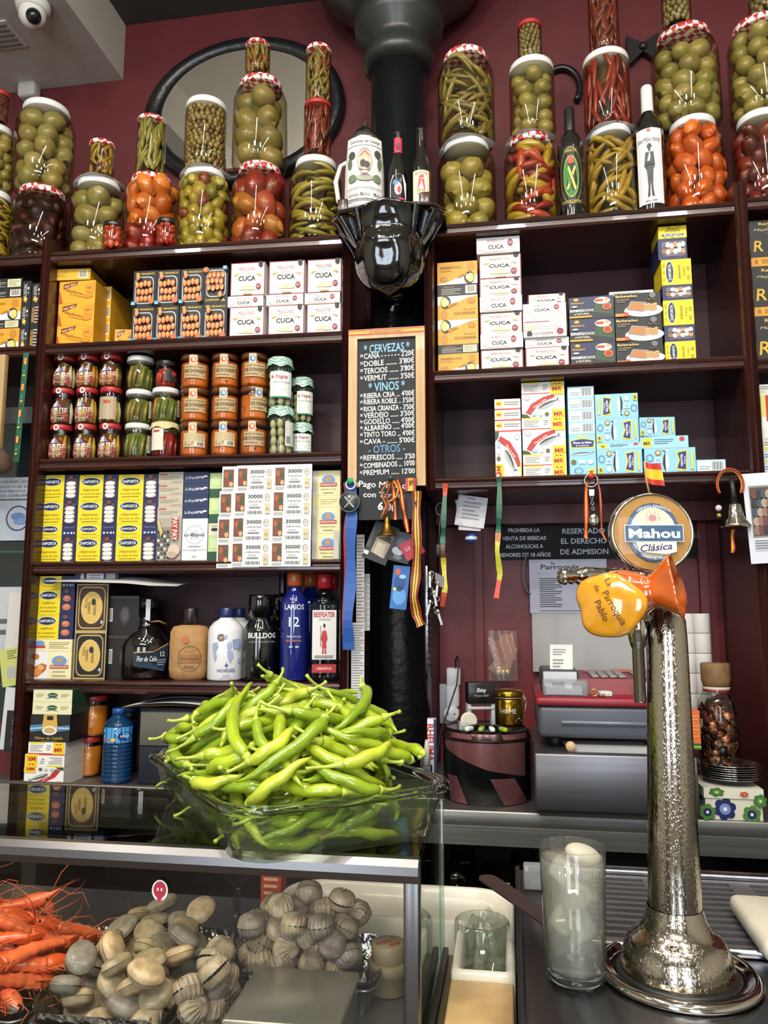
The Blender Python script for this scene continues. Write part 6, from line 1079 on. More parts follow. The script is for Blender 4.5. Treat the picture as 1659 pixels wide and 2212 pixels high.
# pink and black striped tin
c=onc(1050,1742); kx=kat(c); R_=95*kx; c=Vector((c.x,c.y+R_,CZ)); kx=kat(c); R_=94*kx
H=aty(1050,1590,c.y-R_).z-CT+.01
e=empty('storage_tin',c,facecam(c),'round metallic pink and black tin with lid on the steel counter','tin')
PK=M('#8c5c5e',.28,.7); BK=M('#0e0f10',.3,.2)
def tinmat():
    m=bpy.data.materials.new('striped_tin'); m.use_nodes=True; nt=m.node_tree; b=nt.nodes['Principled BSDF']; b.inputs['Roughness'].default_value=.3; b.inputs['Metallic'].default_value=.55; return m
mb=MB().lathe([(R_*.96,0),(R_,.006),(R_,H*.86)],BK,48,cap=False); mb.build('tin_body',e)
mb=MB(); fn=cyl_fn(R_,H*.43,-PI/2)
def strip(pts,c): mb.add([fn((x-.5)*R_*PI,(z-.5)*H*.84,.0006) for x,z in pts],[tuple(range(len(pts)))],c)
def spoly(pts,c):     # subdivide across so it hugs the tin
    xs=sorted({round(x,3) for x,_ in pts}|{i/40 for i in range(41)}); xs=[x for x in xs if min(p[0] for p in pts)<=x<=max(p[0] for p in pts)]
    def span(x):
        zs=[]
        n=len(pts)
        for i in range(n):
            (x0,z0),(x1,z1)=pts[i],pts[(i+1)%n]
            if (x0<=x<=x1) or (x1<=x<=x0):
                if abs(x1-x0)<1e-6: zs+=[z0,z1]
                else: zs.append(z0+(z1-z0)*(x-x0)/(x1-x0))
        return min(zs),max(zs)
    for a,b in zip(xs,xs[1:]):
        (a0,a1),(b0,b1)=span(a+1e-5),span(b-1e-5); mb.add([fn((a-.5)*R_*PI,(a0-.5)*H*.84,.0006),fn((b-.5)*R_*PI,(b0-.5)*H*.84,.0006),fn((b-.5)*R_*PI,(b1-.5)*H*.84,.0006),fn((a-.5)*R_*PI,(a1-.5)*H*.84,.0006)],[(0,1,2,3)],c,True)
for q_ in ([(.12,.98),(.82,.98),(.82,.42),(.5,.56),(.12,.86)],[(.16,.42),(.27,.42),(.36,.0),(.2,.0)],[(.52,.42),(.7,.42),(.84,.0),(.62,.0)]):
    mb=MB(); spoly(q_,PK); mb.build('pink_stripe',e)
mb=MB().lathe([(R_*1.02,H*.85),(R_*1.035,H*.855),(R_*1.02,H*.87),(R_*1.0,H*.875),(R_*.98,H*.95),(R_*.92,H*.985),(R_*.9,H*.975),(R_*.85,H*.97),(0.001,H*.972)],M('#3a2a2c',.22,.8),48); mb.build('lid',e)
fn=cyl_fn(R_*1.0,H*.915,-PI/2); mb=MB()
for a,b in ((-.28,-.1),(.12,.36)):
    mb=MB()
    for i in range(5): t0=a+(b-a)*i/5; t1=a+(b-a)*(i+1)/5; mb.add([fn(t0*R_*PI,-.035*H,.001),fn(t1*R_*PI,-.035*H,.001),fn(t1*R_*PI-.004,.035*H,-.0004),fn(t0*R_*PI-.004,.035*H,-.0004)],[(0,1,2,3)],PK,True)
    mb.build('lid_stripe',e)

tz=c.z+H*.975; tc=c.copy()
def ontin(x,yoff): p=aty(x,1500,tc.y+yoff); return Vector((p.x,tc.y+yoff,tz))
# self-inking stamp
p=ontin(1037,-.02); kx=kat(p); e=empty('ink_stamp',p,.25,'black self-inking stamp with grey frame standing on the tin','stamp')
MB().rbox(-30*kx,30*kx,-.018,.018,52*kx,97*kx,M('#121214',.3),.003).build('cover',e)
mb=MB(); draw(mb,[('t','Shiny',.5,.66,.26,'#d9d9dc',dict(w=.34,b=.02,i=.2)),('t','Printer S-829',.5,.4,.14,'#b0b0b4',dict(w=.5))],60*kx,45*kx,face_fn(0,74*kx,-.0182)); mb.build('lettering',e)
mb=MB().rbox(-30*kx,-22*kx,-.014,.014,0,52*kx,M('#a9a9ac',.35),.001); mb.rbox(22*kx,30*kx,-.014,.014,0,52*kx,M('#a9a9ac',.35),.001); mb.rbox(-30*kx,30*kx,-.015,.015,0,6*kx,M('#8f8f92',.35),.001); mb.rbox(-29*kx,29*kx,-.016,.016,40*kx,46*kx,M('#a9a9ac',.35),.001); mb.build('frame',e)
# tape dispenser
p=ontin(1008,-.06); e=empty('tape_dispenser',p,.2,'small clear tape dispenser on the tin, left of the stamp','tape dispenser')
MB().lathe([(.016,-.006),(.02,-.006),(.02,.006),(.016,.006)],M('#c9c4b4',.3),24,T=Matrix.Translation((.004,0,.022))@Matrix.Rotation(PI/2,4,'X')).build('tape_roll',e)
MB().rbox(-.02,.004,-.008,.008,0,.02,glass('#e3e3e0',haze=.35),.002).build('holder',e)
# clothes pegs / clips
for i,(x,cols) in enumerate(((1016,'#d9d9d6'),(1040,'#8fae3a'),(1060,'#e0e0dc'),(1082,'#8fae3a'))):
    p=ontin(x,-.085); e=empty('bag_clip',p+Vector((0,0,.001)),-.5+.35*i,['white and black bag clip, leftmost on the tin lid','green bag clip, second from left on the tin lid','black and white rounded clip, third on tin lid','green bag clip, rightmost on the tin lid'][i],'clip','bag clips on the tin lid')
    MB().rbox(-.006,.006,-.022,.02,.001,.012,M(cols,.3),.004).build('grip',e); MB().rbox(-.0075,.0075,.002,.03,.002,.014,M('#16181a',.25),.003).build('jaw',e)
# gold clip-top jar
p=ontin(1098,.055); kx=kat(p); e=empty('gold_canister',p,.2,'gold glass clip-top canister with white letters behind the stamp','canister')
GO=M('#a8842c',.18,.9); rr_=30*kx
MB().lathe([(rr_*.9,0),(rr_,.004),(rr_,52*kx),(rr_*.9,56*kx)],GO,32).build('jar_body',e); MB().lathe([(rr_*1.04,58*kx),(rr_*1.06,62*kx),(rr_*1.04,66*kx),(rr_*.98,72*kx),(rr_*.4,75*kx)],GO,32).build('lid',e)
MB().lathe([(rr_*1.03,56*kx),(rr_*1.05,57*kx),(rr_*1.03,59*kx)],M('#c9c4b4',.3,.6),32).build('rubber_seal',e)
MB().tube([(rr_*1.02,-.004,60*kx),(rr_*1.3,-.006,50*kx),(rr_*1.18,-.006,28*kx),(rr_*1.04,-.004,30*kx),(rr_*1.15,-.006,48*kx),(rr_*1.05,-.004,66*kx)],.0013,M('#a8a49a',.3,1),6).build('wire_clasp',e)
mb=MB(); draw(mb,[('t','HOME',.4,.6,.32,'#d9d9d4',dict(w=.55,sx=1.2)),('p',[(.62,.1),(.8,.3),(.98,.1)],'#d9d9d4')],rr_*2,44*kx,cyl_fn(rr_*1.003,26*kx,-PI/2)); mb.build('lettering',e)
# bag of small change hanging above
u,zt_=RS.hit(1085,1362,-.06); _,zb2=RS.hit(1085,1470,-.06); hh=zt_-zb2; e=empty('banknote_bag',RS.loc(u,-.06,zb2),0,'clear plastic bag holding folded banknotes and coins above the canister','bag')
MB().sheet(lambda a,b:((a-.5)*hh*.58,-.012*math.sin(a*PI)*(1-b*.6)+.003*math.sin(a*14+b*6),b*hh),14,10,glass('#eee9e6',haze=.22,hcol='#b8a8a4')).build('plastic_bag',e)
for i,(x,z,c_,rt) in enumerate(((-.01,.55,'#b8705a',-.3),(.012,.45,'#b98a6a',.35),(-.004,.35,'#a89078',.7),(.014,.66,'#c98a70',-.1))):
    o=MB().sheet(lambda a,b:((a-.5)*.04,.003*math.sin(a*6+i),(b-.5)*.075),6,4,M(c_,.6)).build('banknote',e); o.location=(x,.003+.002*i,hh*z); o.rotation_euler=(0,rt,0)
for i in range(6): o=MB().lathe([(.0001,0),(.01,0),(.011,.001),(.01,.002)],M('#a89a6a',.3,.8),18,T=Matrix.Rotation(PI/2,4,'X')).build('coin',e); o.location=((i%3-1)*.012,.002*i,.02+.009*(i//3))
# socket adapter, plug and wire
u,z=RS.hit(976,1520,0); e=empty('socket_adapter',RS.loc(u,-.003,z),0,'white wall socket with adapter and plug left of the tin','socket'); kx=RS.k(976,1500,0)
MB().rbox(-26*kx,14*kx,-.008,.0,-42*kx,42*kx,M('#c4c6cc',.35),.003).build('wall_plate',e)
MB().lathe([(15*kx,0),(16*kx,.01),(16*kx,.05),(14*kx,.052)],M('#d3d3d6',.35),24,T=Matrix.Translation((2*kx,-.008,-16*kx))@Matrix.Rotation(PI/2,4,'X')).build('adapter_socket',e)
MB().rbox(-10*kx,18*kx,-.045,-.008,-4*kx,42*kx,M('#cfcfd2',.35),.006).build('adapter_body',e)
MB().rbox(-9*kx,21*kx,-.04,-.006,40*kx,78*kx,M('#d9d9dc',.35),.006).build('charger',e)
for s_ in (-1,1): MB().lathe([(.0001,0),(.0022,0),(.0022,.0006)],M('#222326',.5),10,T=Matrix.Translation(((2+7*s_)*kx,-.0605,-16*kx))@Matrix.Rotation(PI/2,4,'X')).build('socket_hole',e)
pts=[RS.hit(x,y,-.05) for x,y in ((984,1455),(984,1425),(990,1416),(994,1430),(990,1475),(975,1520),(958,1570),(951,1620),(948,1690),(945,1740))]
mb=MB(); mb.tube([(a-u,-.02 if i<2 else -.05-.012*i,b-z) for i,(a,b) in enumerate(pts)],.0022,M('#16171a',.4),8); tag(mb.build('power_cable',loc=RS.loc(u,-.02,z)),'black power cable curving down past the tin from the charger','cable')
# clutter between column and tin
for x,y,w_,h_,d_,col,lab,nm in ((933,1590,20,72,1.93,'#cfcfd2','upright white and blue box with red letters left of the tin','medicine_box'),(918,1650,22,55,1.9,'#15161a','black marker pot standing left of the tin','marker_pot')):
    p=aty(x,1600,d_); kx=kat(p); base=Vector((p.x,d_,CZ)); zt_=aty(x,y-h_/2,d_).z; hh=zt_-CT
    mb=MB().rbox(-w_/2*kx,w_/2*kx,0,.03,0,hh,M(col,.4),.002)
    if nm=='medicine_box': draw(mb,[('r',.7,0,1,1,'#1f2c5a'),('t','RHEUMA',.35,.7,.12,'#b8302c',dict(a=-90,b=.02)),('l',.2,.1,.5,.4,3,'#5a5a60')],w_*kx,hh,face_fn(0,hh/2,-.0003))
    tag(mb.build(nm,loc=base,rotz=.1),lab,'box' if nm=='medicine_box' else 'pot')
p=aty(921,1620,1.87); e=empty('correction_pen',(p.x,1.87,CZ),0,'small bottle with white cap beside the black pot','bottle'); hh=aty(921,1600,1.87).z-CT
MB().rbox(-.012,.012,0,.022,0,hh*.6,M('#1a1b1e',.35),.003).build('body',e); MB().lathe([(.008,hh*.6),(.007,hh*.85),(.004,hh)],M('#b5b2ac',.4),14,T=Matrix.Translation((0,.011,0))).build('cap',e)
# stainless cabinet carrying the till
a=onc(1155,1783); b_=onc(1507,1775); ST2=grain('#77767a','#86858a',(2,80,80),.45,0,'brushed_steel_dark',metal=1)
yb=a.y-.0; x0,x1=a.x,b_.x; 
yb=1.80; x0=aty(1155,1650,yb).x; x1=aty(1507,1640,yb).x; zt_=aty(1330,1632,yb).z
e=empty('steel_cabinet',((x0+x1)/2,yb,CZ),0,'low stainless steel cabinet under the till','cabinet'); w=(x1-x0)/2
MB().rbox(-w,w,0,.42,.012,zt_-CZ,ST2,.004).build('cabinet_body',e); MB().box(-w+.01,w-.01,.01,.4,0,.012,M('#26241f',.5)).build('plinth',e)
SZ=zt_+.0005
# folded cloths / papers and wooden wheel under the till
p=aty(1232,1607,yb+.04); tag(MB().lathe([(.001,0),(.011,0),(.011,.018),(.001,.018)],M('#c9a884',.5),24,T=Matrix.Rotation(PI/2,4,'X')).build('wooden_disc',loc=(p.x,yb+.04,SZ+.011)),'small pale wooden disc under the front edge of the till','disc')
for i in range(4): tag(MB().box(-.11,.11,0,.1,0,.0015,M('#b9b9bc',.4)).build('paper_sheet',loc=(aty(1340,1600,yb).x,yb+.03+.004*i,SZ+i*.0021),rotz=.03*i),['lowest','second','third','top'][i]+' paper of the thin pile under the till','paper','thin papers under the till')
# till
tx0=aty(1163,1560,yb+.06).x; tx1=aty(1450,1560,yb+.06).x; yt=yb+.06; z0=aty(1300,1597,yt).z; z1=aty(1300,1527,yt).z; z2=aty(1300,1508,yt).z
w=(tx1-tx0)/2; e=empty('cash_register',((tx0+tx1)/2,yt,SZ),0,'grey and red cash register behind the beer tap','cash register')
q=SZ
MB().rbox(-w,w,.0,.33,z0-q,z1-q,M('#4a4e58',.45),.012,3).build('cash_drawer',e)
MB().rbox(-w-.004,w+.004,-.004,.335,z1-q,z2-q,M('#8a1f2e',.4),.006,2).build('red_tray',e)
for s_ in (-1,1): MB().lathe([(.012,0),(.012,z0-q+.002)],M('#1c1c1e',.5),14,T=Matrix.Translation((s_*(w-.04),.05,0))).build('foot',e)
MB().rbox(-w*.65,w*.9,-.006,.0,(z0+z1)/2-q-.004,(z0+z1)/2-q+.004,M('#6e737c',.3,.4),.001).build('drawer_handle',e)
# sloped keyboard housing
ks0=-w*.42; zf=z2-q; zk=aty(1300,1448,yt+.3).z-q
pr=[(.09,zf),(.1,zf+.035),(.31,zk),(.32,zf)]; vs=[(ks0,y,z) for y,z in pr]+[(w*.98,y,z) for y,z in pr]
MB().add(vs,[(0,1,2,3),(7,6,5,4),(0,4,5,1),(1,5,6,2),(2,6,7,3),(3,7,4,0)],M('#7a1b28',.4)).build('keyboard_housing',e)
sl=math.atan2(zk-zf-.035,.21); TK=Matrix.Translation((0,.1,zf+.035))@Matrix.Rotation(sl,4,'X')
for (cx,nc) in ((ks0+.05,4),(ks0+.155,4)):
    for i in range(nc):
        for j in range(4): MB().rbox(0,.018,0,.026,0,.006,M('#8c8a88',.4),.002,1,T=TK@Matrix.Translation((cx+i*.0215,.02+j*.031,.0))).build('key',e)
MB().box(0,.14,0,.03,0,.003,M('#c9502c',.3),T=TK@Matrix.Translation((ks0+.12,.17,.001))).build('display_strip',e)
MB().box(0,.2,0,.03,0,.002,M('#9a5058',.3),T=TK@Matrix.Translation((ks0+.04,.15,.001))).build('label_strip',e)
px0=aty(1170,1480,yt+.12).x-(tx0+tx1)/2; px1=aty(1250,1480,yt+.12).x-(tx0+tx1)/2; zp=aty(1200,1446,yt+.12).z-q
MB().rbox(px0,px1,.1,.28,zf,zp,M('#43464c',.4),.008).build('printer_housing',e)
MB().box(px0+.004,px1-.006,.098,.1,zp-.028,zp-.004,M('#bfc3c8',.3)).build('printer_cover',e)
rw=px1-px0
def rc(u_,v): return (px0+rw*.22+u_*rw*.62+v*.004,.1+.02*v-.03*(1-v)*0+.02*math.sin(v*2),zp-.075+v*.135)
mb=MB().sheet(rc,6,12,M('#d6d6d2',.6)); 
def rf(x,z,e_): p=rc(.5+x/(rw*.62),.5+z/.135); return (p[0],p[1]-.0006-e_,p[2])
rf.curved=False; draw(mb,[('l',.12,.8,.7,.93,3,'#8c8c8c'),('l',.12,.52,.6,.75,4,'#7c7c7c'),('l',.12,.2,.9,.48,5,'#8c8c8c')],rw*.62,.135,rf); 
o=mb.build('till_receipt',loc=((tx0+tx1)/2,yt,q)); tag(o,'long white receipt curling up out of the till printer','receipt')
# card box and oddments in the red tray
p=aty(1220,1490,yt+.02); o=empty('plastic_card_box',(aty(1221,1490,yt+.03).x,yt+.02,z2+.001),0,'clear plastic box of white cards lying in the till tray','box'); kx=kat(Vector((p.x,yt,z2)))
MB().rbox(-48*kx,48*kx,0,.06,0,32*kx,glass('#e6e9ec',haze=.35,hcol='#b9bcc2'),.003).build('box_shell',o); MB().box(-42*kx,36*kx,.008,.05,.003,20*kx,M('#d0d2d6',.5)).build('card_stack',o)
for i,(x,ww,cc_,lb) in enumerate(((1310,26,'#c9c9c6','small crumpled receipt in the middle of the till tray'),(1390,30,'#c4bfb4','white paper packet at the right of the till tray'))):
    p=aty(x,1500,yt+.03); tag(MB().rbox(-ww/2*kx,ww/2*kx,0,.03,0,.012+.02*i,M(cc_,.6,bump=.3,bscale=80),.003).build('paper_packet',loc=(p.x,yt+.02,z2+.001),rotz=.2-.3*i),lb,'paper')
p=aty(1284,1505,yt+.01); tag(MB().tube([(.008*math.cos(t),0,.008*math.sin(t)+.01) for t in [2*PI*k_/12 for k_ in range(13)]],.002,M('#b89a4a',.25,1),6,cap=False).ball((.02,0,.004),.004,M('#b89a4a',.25,1),8,6).build('gold_trinket',loc=(p.x,yt+.01,z2+.001)),'tiny gold ring trinket in the till tray','trinket')
# stacked paper rolls
yr=yb+.34; 
for ci,(xa,xb,tops) in enumerate(((1458,1480,(1325,1370,1418,1466,1514,1560)),(1479,1503,(1325,1371,1419,1467,1515,1562)),(1504,1537,(1325,1371,1418,1466,1514,1562)))):
    p=aty((xa+xb)/2,1450,yr); kx=kat(p); rr_=(xb-xa)/2*kx*1.05; zb2=SZ
    n=6; zt0=aty((xa+xb)/2,1325,yr).z; hh=(zt0-SZ)/n
    for k in range(n):
        tag(MB().lathe([(.006,0),(rr_*.97,0),(rr_,.002),(rr_,hh-.003),(rr_*.97,hh-.001),(.006,hh-.001)],M('#c9c6c3',.6),24,cap=False).build('paper_roll',loc=(p.x,yr+.0,SZ+k*hh+.0005)),'white till paper roll, %s of the %s column'%(ORD[k],['left','middle','right'][ci]),'paper roll','till paper rolls stacked behind the tap')
# orange carton behind the tap
x0_,x1_=aty(1478,1560,yb+.1).x,aty(1512,1560,yb+.1).x; zt_=aty(1495,1535,yb+.1).z; mb=MB().box(x0_-x0_,x1_-x0_,0,.06,0,zt_-SZ,M('#c9641f',.5)); draw(mb,[('r',0,0,1,.16,'#2c4a1c'),('r',0,.05,1,.1,'#7ab02c'),('l',.1,.3,.9,.9,7,'#d98a4a')],x1_-x0_,zt_-SZ,face_fn((x1_-x0_)/2,(zt_-SZ)/2,-.0002)); tag(mb.build('orange_carton',loc=(x0_,yb+.1,SZ)),'orange carton with a green stripe between tap and coin jar','box')
# flowered box, plates, coin jar
yf=1.84; x0_,x1_=aty(1524,1740,yf).x,aty(1647,1740,yf).x; kx=RP.k(1590,1730,yf-2); zt_=aty(1590,1703,yf).z
e=empty('flowered_box',((x0_+x1_)/2,yf,CZ),0,'white box with blue and green flowers under the metal plates','box'); w=(x1_-x0_); h=zt_-CZ
mb=MB().box(-w/2,w/2,0,.13,0,h*.68,M('#d3d0bf',.4))
def flower(cx,cz,r,c1,c2,asp): return [x for i in range(6) for x in [('e',cx+r*.62*math.cos(i*PI/3+.3),cz+r*.62*math.sin(i*PI/3+.3)*asp,r*.4,r*.4*asp,c1)]]+[('e',cx,cz,r*.5,r*.5*asp,c2),('e',cx,cz,r*.18,r*.18*asp,'#e3e0d6')]
asp=w/(h*.68); draw(mb,flower(.34,.5,.2,'#1c2458','#6f86c4',asp)+flower(.8,.3,.16,'#4a7a34','#1c2458',asp)+flower(.02,.35,.15,'#4a7a34','#1c2458',asp)+flower(.95,.95,.12,'#3f6e2c','#5a8a3a',asp),w,h*.68,face_fn(0,h*.34,-.0002)); mb.build('box_base',e)
mb=MB().box(-w/2-.003,w/2+.003,-.003,.133,h*.68,h,M('#d6d3c2',.4)); draw(mb,flower(.2,.6,.14,'#3f6e2c','#5a8a3a',3.2)+flower(.68,.5,.08,'#b9603a','#c23a2c',3.2),w,h*.32,face_fn(0,h*.84,-.0032)); mb.build('lid',e)
pc_=Vector((aty(1577,1690,yf+.07).x,yf+.065,CZ+h+.001)); kx=kat(pc_); pr_=62*kx
for i in range(7):
    q=pr_*(1+.005*i); tag(MB().lathe([(q*.6,0),(q*.62,.0008),(q*.9,.011),(q*1.0,.013),(q*1.0,.0145),(q*.9,.0125),(q*.6,.0022),(.001,.0022)],M('#a8a6a4',.12,1),40).build('metal_plate',loc=pc_+Vector((.0008*math.sin(i*2),.001*math.cos(i*3),i*.0048))),'shiny round metal plate, %s of the pile on flowered box'%(ORD[i] if i<6 else 'top'),'plate','metal plates on the flowered box')
e=None
yj=yf+.19; xj=aty(1551,1560,yj).x; kx=aty(1551,1560,yj); kx=kat(kx); rj=42*kx; zbj=SZ-.04 if False else CZ
zc0=aty(1551,1640,yj).z; ztj=aty(1551,1432,yj).z
# wooden block carries the jar behind the plates
tag(MB().rbox(-.06,.06,-.055,.055,0,zc0-CZ-.001,M('#2a1a16',.5),.003).build('wooden_block',loc=(xj,yj,CZ)),'dark block under the coin jar behind the metal plates','block')
e=empty('coin_jar',(xj,yj,zc0),facecam(Vector((xj,yj,0))),'square-shouldered glass jar full of copper coins with a cork','jar')
Hj=ztj-zc0; b0=Hj*.78
MB().lathe([(rj*.95,0),(rj,.006),(rj,Hj*.5),(rj*.93,Hj*.6),(rj*.7,Hj*.7),(rj*.62,Hj*.74),(rj*.62,b0)],glass('#eef1ee'),36,cap=False).build('glass_body',e)
MB().lathe([(rj*.6,b0-.01),(rj*.66,b0),(rj*.72,b0+.01),(rj*.72,Hj*.98),(rj*.68,Hj)],M('#7a5a38',.6,var=.2,vscale=60),28).build('cork',e)
MB().lathe([(rj*.66,b0-.012),(rj*.68,b0-.009),(rj*.66,b0-.006)],M('#c9c0a8',.5),24,cap=False).build('rubber_band',e); MB().lathe([(rj*.65,b0-.018),(rj*.67,b0-.015),(rj*.65,b0-.012)],M('#8a2030',.5),24,cap=False).build('red_band',e)
mbc=MB().lathe([(.0001,0),(.0092,0),(.0097,.0005),(.0097,.0013),(.0092,.0018),(.0001,.0018)],M('#9a5f44',.3,.85,var=.3,vscale=30),18); me0=None
mbd=MB().lathe([(.0001,0),(.0092,0),(.0097,.0005),(.0097,.0013),(.0092,.0018),(.0001,.0018)],M('#5c3a2c',.35,.85,var=.3,vscale=30),18)
o1=mbc.build('coin',e); o2=mbd.build('coin',e); o1.location=(0,-rj*.8,Hj*.3); o2.location=(rj*.3,-rj*.75,Hj*.2); rn=random.Random(11)
for i in range(96):
    an=rn.uniform(0,2*PI) if i%4==0 else rn.uniform(-PI*.95,-PI*.05); z=.012+(Hj*.6-.012)*((i*.618)%1); q=rj*rn.uniform(.83,.9)*(1 if z<Hj*.5 else .88)
    o=(o1 if i%2 else o2).copy(); COL.objects.link(o); o.parent=e; o.location=(q*math.cos(an),q*math.sin(an),z); o.rotation_euler=(PI/2+rn.uniform(-.5,.5),rn.uniform(-.4,.4),an+PI/2+rn.uniform(-.4,.4))
MB().lathe([(rj*.7,.004),(rj*.74,Hj*.5),(rj*.5,Hj*.62)],M('#3c2620',.5,.5,bump=.6,bscale=120),20).build('coin_fill',e)
# glasses stored in the dark cupboard under the counter
UG=glass('#d7dedb'); 
def tumbler(p,r,h,label,name='stored_glass',stem=False):
    pr=[(r*.6,0),(r*.62,.004),(r*.95,h),(r*.92,h),(r*.58,.008),(.001,.008)] if not stem else [(r*.8,0),(r*.82,.002),(.006,.006),(.005,h*.45),(r*.6,h*.52),(r*.95,h*.75),(r*.85,h),(r*.82,h),(r*.9,h*.75),(.001,h*.55)]
    tag(MB().lathe(pr,UG,24,cap=False).build(name,loc=p),label,'glass','glasses in the dark cupboard under the counter')
for i,(x,dy,z) in enumerate(((985,0,0),(1018,.03,0),(1095,0,0),(1165,.02,0),(1000,.12,0),(1070,.1,0),(1130,.12,0),(1280,.02,0))):
    p=aty(x,1850,1.95+dy); tumbler(Vector((p.x,1.95+dy,.631)),.035,.14 if i%2 else .17,['stemmed glass nearest the display case in the dark cupboard','upturned glass beside stemmed one in the dark cupboard','tall tumbler above the dark spatula tip','tumbler left of the water glass, under the counter','rear stemmed glass in the dark cupboard, left','rear tumbler in the dark cupboard, above the spatula','rear stemmed glass in the dark cupboard, right','tumbler seen past the water glass, in the dark cupboard'][i],stem=(i in (0,4,6)))
# ---------- the bar ----------
ZB=1.04; XB=.0
BST=grain('#6f6f72','#838386',(70,3,70),.26,0,'bar_steel',metal=1)
e=empty('bar_counter',(0,0,0),0,'stainless steel bar counter in the foreground, right of the display case','counter')
MB().rbox(XB,2.2,.45,1.165,ZB-.03,ZB,BST,.003).build('bar_top',e)
MB().box(XB,2.2,.5,1.1,.0,ZB-.03,M('#2a1a15',.5)).build('bar_body',e)
MB().rbox(XB,XB+.006,.45,1.16,ZB-.09,ZB+.006,M('#3b393d',.35,.8),.001).build('edge_strip',e)
MB().rbox(.07,2.2,1.145,1.165,ZB,ZB+.012,BST,.003).build('rear_lip',e)
e=empty('drip_tray',(0,0,ZB+.0005),0,'slotted steel drip tray set in the bar behind the beer tower','drip tray')
gx0,gx1,gy0,gy1=.085,.62,.93,1.135
mb=MB(); SL=M('#929094',.38,.85)
rowsn=11; cw=.083; gap=.026; nc=int((gx1-gx0)/(cw+gap)); step=(gy1-gy0)/rowsn
mb.box(gx0,gx1,gy0-.012,gy0,.0,.005,SL); mb.box(gx0,gx1,gy1,gy1+.008,.0,.005,SL)
for k in range(rowsn+1): y=gy0+k*step; mb.box(gx0,gx1,y-step*.2 if k else y,y+step*.2 if k<rowsn else y,.001,.005,SL)
for c in range(nc+2): xx=gx0+c*(cw+gap)-gap; mb.box(max(gx0,xx),min(gx1,xx+gap),gy0,gy1,.0015,.0052,SL)
mb.build('slotted_grille',e); MB().box(gx0,gx1,gy0,gy1,0,.0006,M('#0c0c0d',.4)).build('tray_well',e)
MB().rbox(gx0-.005,gx1,gy0-.02,gy0-.012,0,.009,M('#a3a2a4',.2,1),.002).build('front_rim',e)
# beer tower
TX,TY=.1585,.86; CHR=M('#b3afa8',.08,1)
def wetmetal():
    m=bpy.data.materials.new('wet_chrome'); m.use_nodes=True; nt=m.node_tree; b=nt.nodes['Principled BSDF']; b.inputs['Metallic'].default_value=1; b.inputs['Roughness'].default_value=.12; b.inputs['Base Color'].default_value=lin('#a59e91')
    tc=nt.nodes.new('ShaderNodeTexCoord'); v=nt.nodes.new('ShaderNodeTexVoronoi'); v.inputs['Scale'].default_value=620; mp=nt.nodes.new('ShaderNodeMapping'); mp.inputs['Scale'].default_value=(1,1,.35)
    cr=nt.nodes.new('ShaderNodeMapRange'); cr.inputs[1].default_value=.0; cr.inputs[2].default_value=.45; cr.inputs[3].default_value=1; cr.inputs[4].default_value=0
    n=nt.nodes.new('ShaderNodeTexNoise'); n.inputs['Scale'].default_value=30; mu=nt.nodes.new('ShaderNodeMath'); mu.operation='MULTIPLY'
    bp=nt.nodes.new('ShaderNodeBump'); bp.inputs['Strength'].default_value=.5; bp.inputs['Distance'].default_value=.0007
    L=nt.links.new; L(tc.outputs['Object'],mp.inputs[0]); L(mp.outputs[0],v.inputs['Vector']); L(v.outputs[0],cr.inputs[0]); L(tc.outputs['Object'],n.inputs['Vector']); L(cr.outputs[0],mu.inputs[0]); L(n.outputs[0],mu.inputs[1]); L(mu.outputs[0],bp.inputs['Height']); L(bp.outputs[0],b.inputs['Normal']); return m
WET=wetmetal()
e=empty('beer_tower',(TX,TY,ZB+.0005),0,'tall chrome beer tower wet with condensation, with round illuminated badge','beer tower')
MB().lathe([(.079,0),(.081,.004),(.076,.009),(.071,.008),(.067,.004),(.061,.004)],CHR,56,sx=.98).build('base_ring',e)
MB().lathe([(.061,.002),(.059,.006),(.055,.006)],M('#141414',.4),48).build('gasket',e)
MB().lathe([(.0545,.004),(.055,.009),(.051,.026),(.047,.035),(.043,.039),(.039,.041),(.034,.046),(.030,.055),(.0268,.066)],WET,48,cap=False).build('base_cone',e)
pts=[];rs=[]
ztop=aty(1430,1320,TY).z-ZB
for i in range(22):
    t=i/21; z=.05+(ztop-.05)*min(1,t*1.12) ; x=.006*t; 
    if t>.86: q=(t-.86)/.14; x-=.02*q*q; z=.05+(ztop-.05)*(.963+.037*math.sin(q*PI/2)); 
    pts.append((x,.012*max(0,t-.8)*5,z)); rs.append(.0262-.0072*t**1.1)
MB().tube(pts,rs,WET,40).build('column',e)
ball_=MB(); ball_.ball(pts[-1],rs[-1]*1.0,WET,30,16); ball_.build('column_top',e)
# tap body, handle, spout
def L3(x,y,Y): p=aty(x,y,Y); return Vector((p.x-TX,Y-TY,p.z-ZB-.0005))
p0=L3(1388,1250,TY+.01); MB().lathe([(.011,-.035),(.012,-.02),(.015,.0),(.013,.02),(.012,.045)],CHR,24,T=Matrix.Translation(p0)).build('tap_body',e)
a,b_=L3(1372,1243,TY+.01),L3(1207,1246,TY-.03); T=Matrix.Translation(a)@(b_-a).to_track_quat('Z','Y').to_matrix().to_4x4(); Lh=(b_-a).length
prf=[(.007,0),(.0075,.1),(.006,.12),(.0085,.16),(.0065,.2),(.0088,.26),(.0075,.3),(.009,.36),(.0095,.5),(.0105,.66),(.0085,.76),(.006,.8),(.0085,.85),(.0065,.89),(.009,.93),(.0075,.98),(.003,1)]
MB().lathe([(r,z*Lh) for r,z in prf],CHR,20,T=T).build('tap_handle',e)
c_=L3(1380,1440,TY-.004); zz0=L3(1380,1518,TY-.004).z; zz1=L3(1380,1400,TY-.004).z; zz2=L3(1380,1350,TY-.004).z
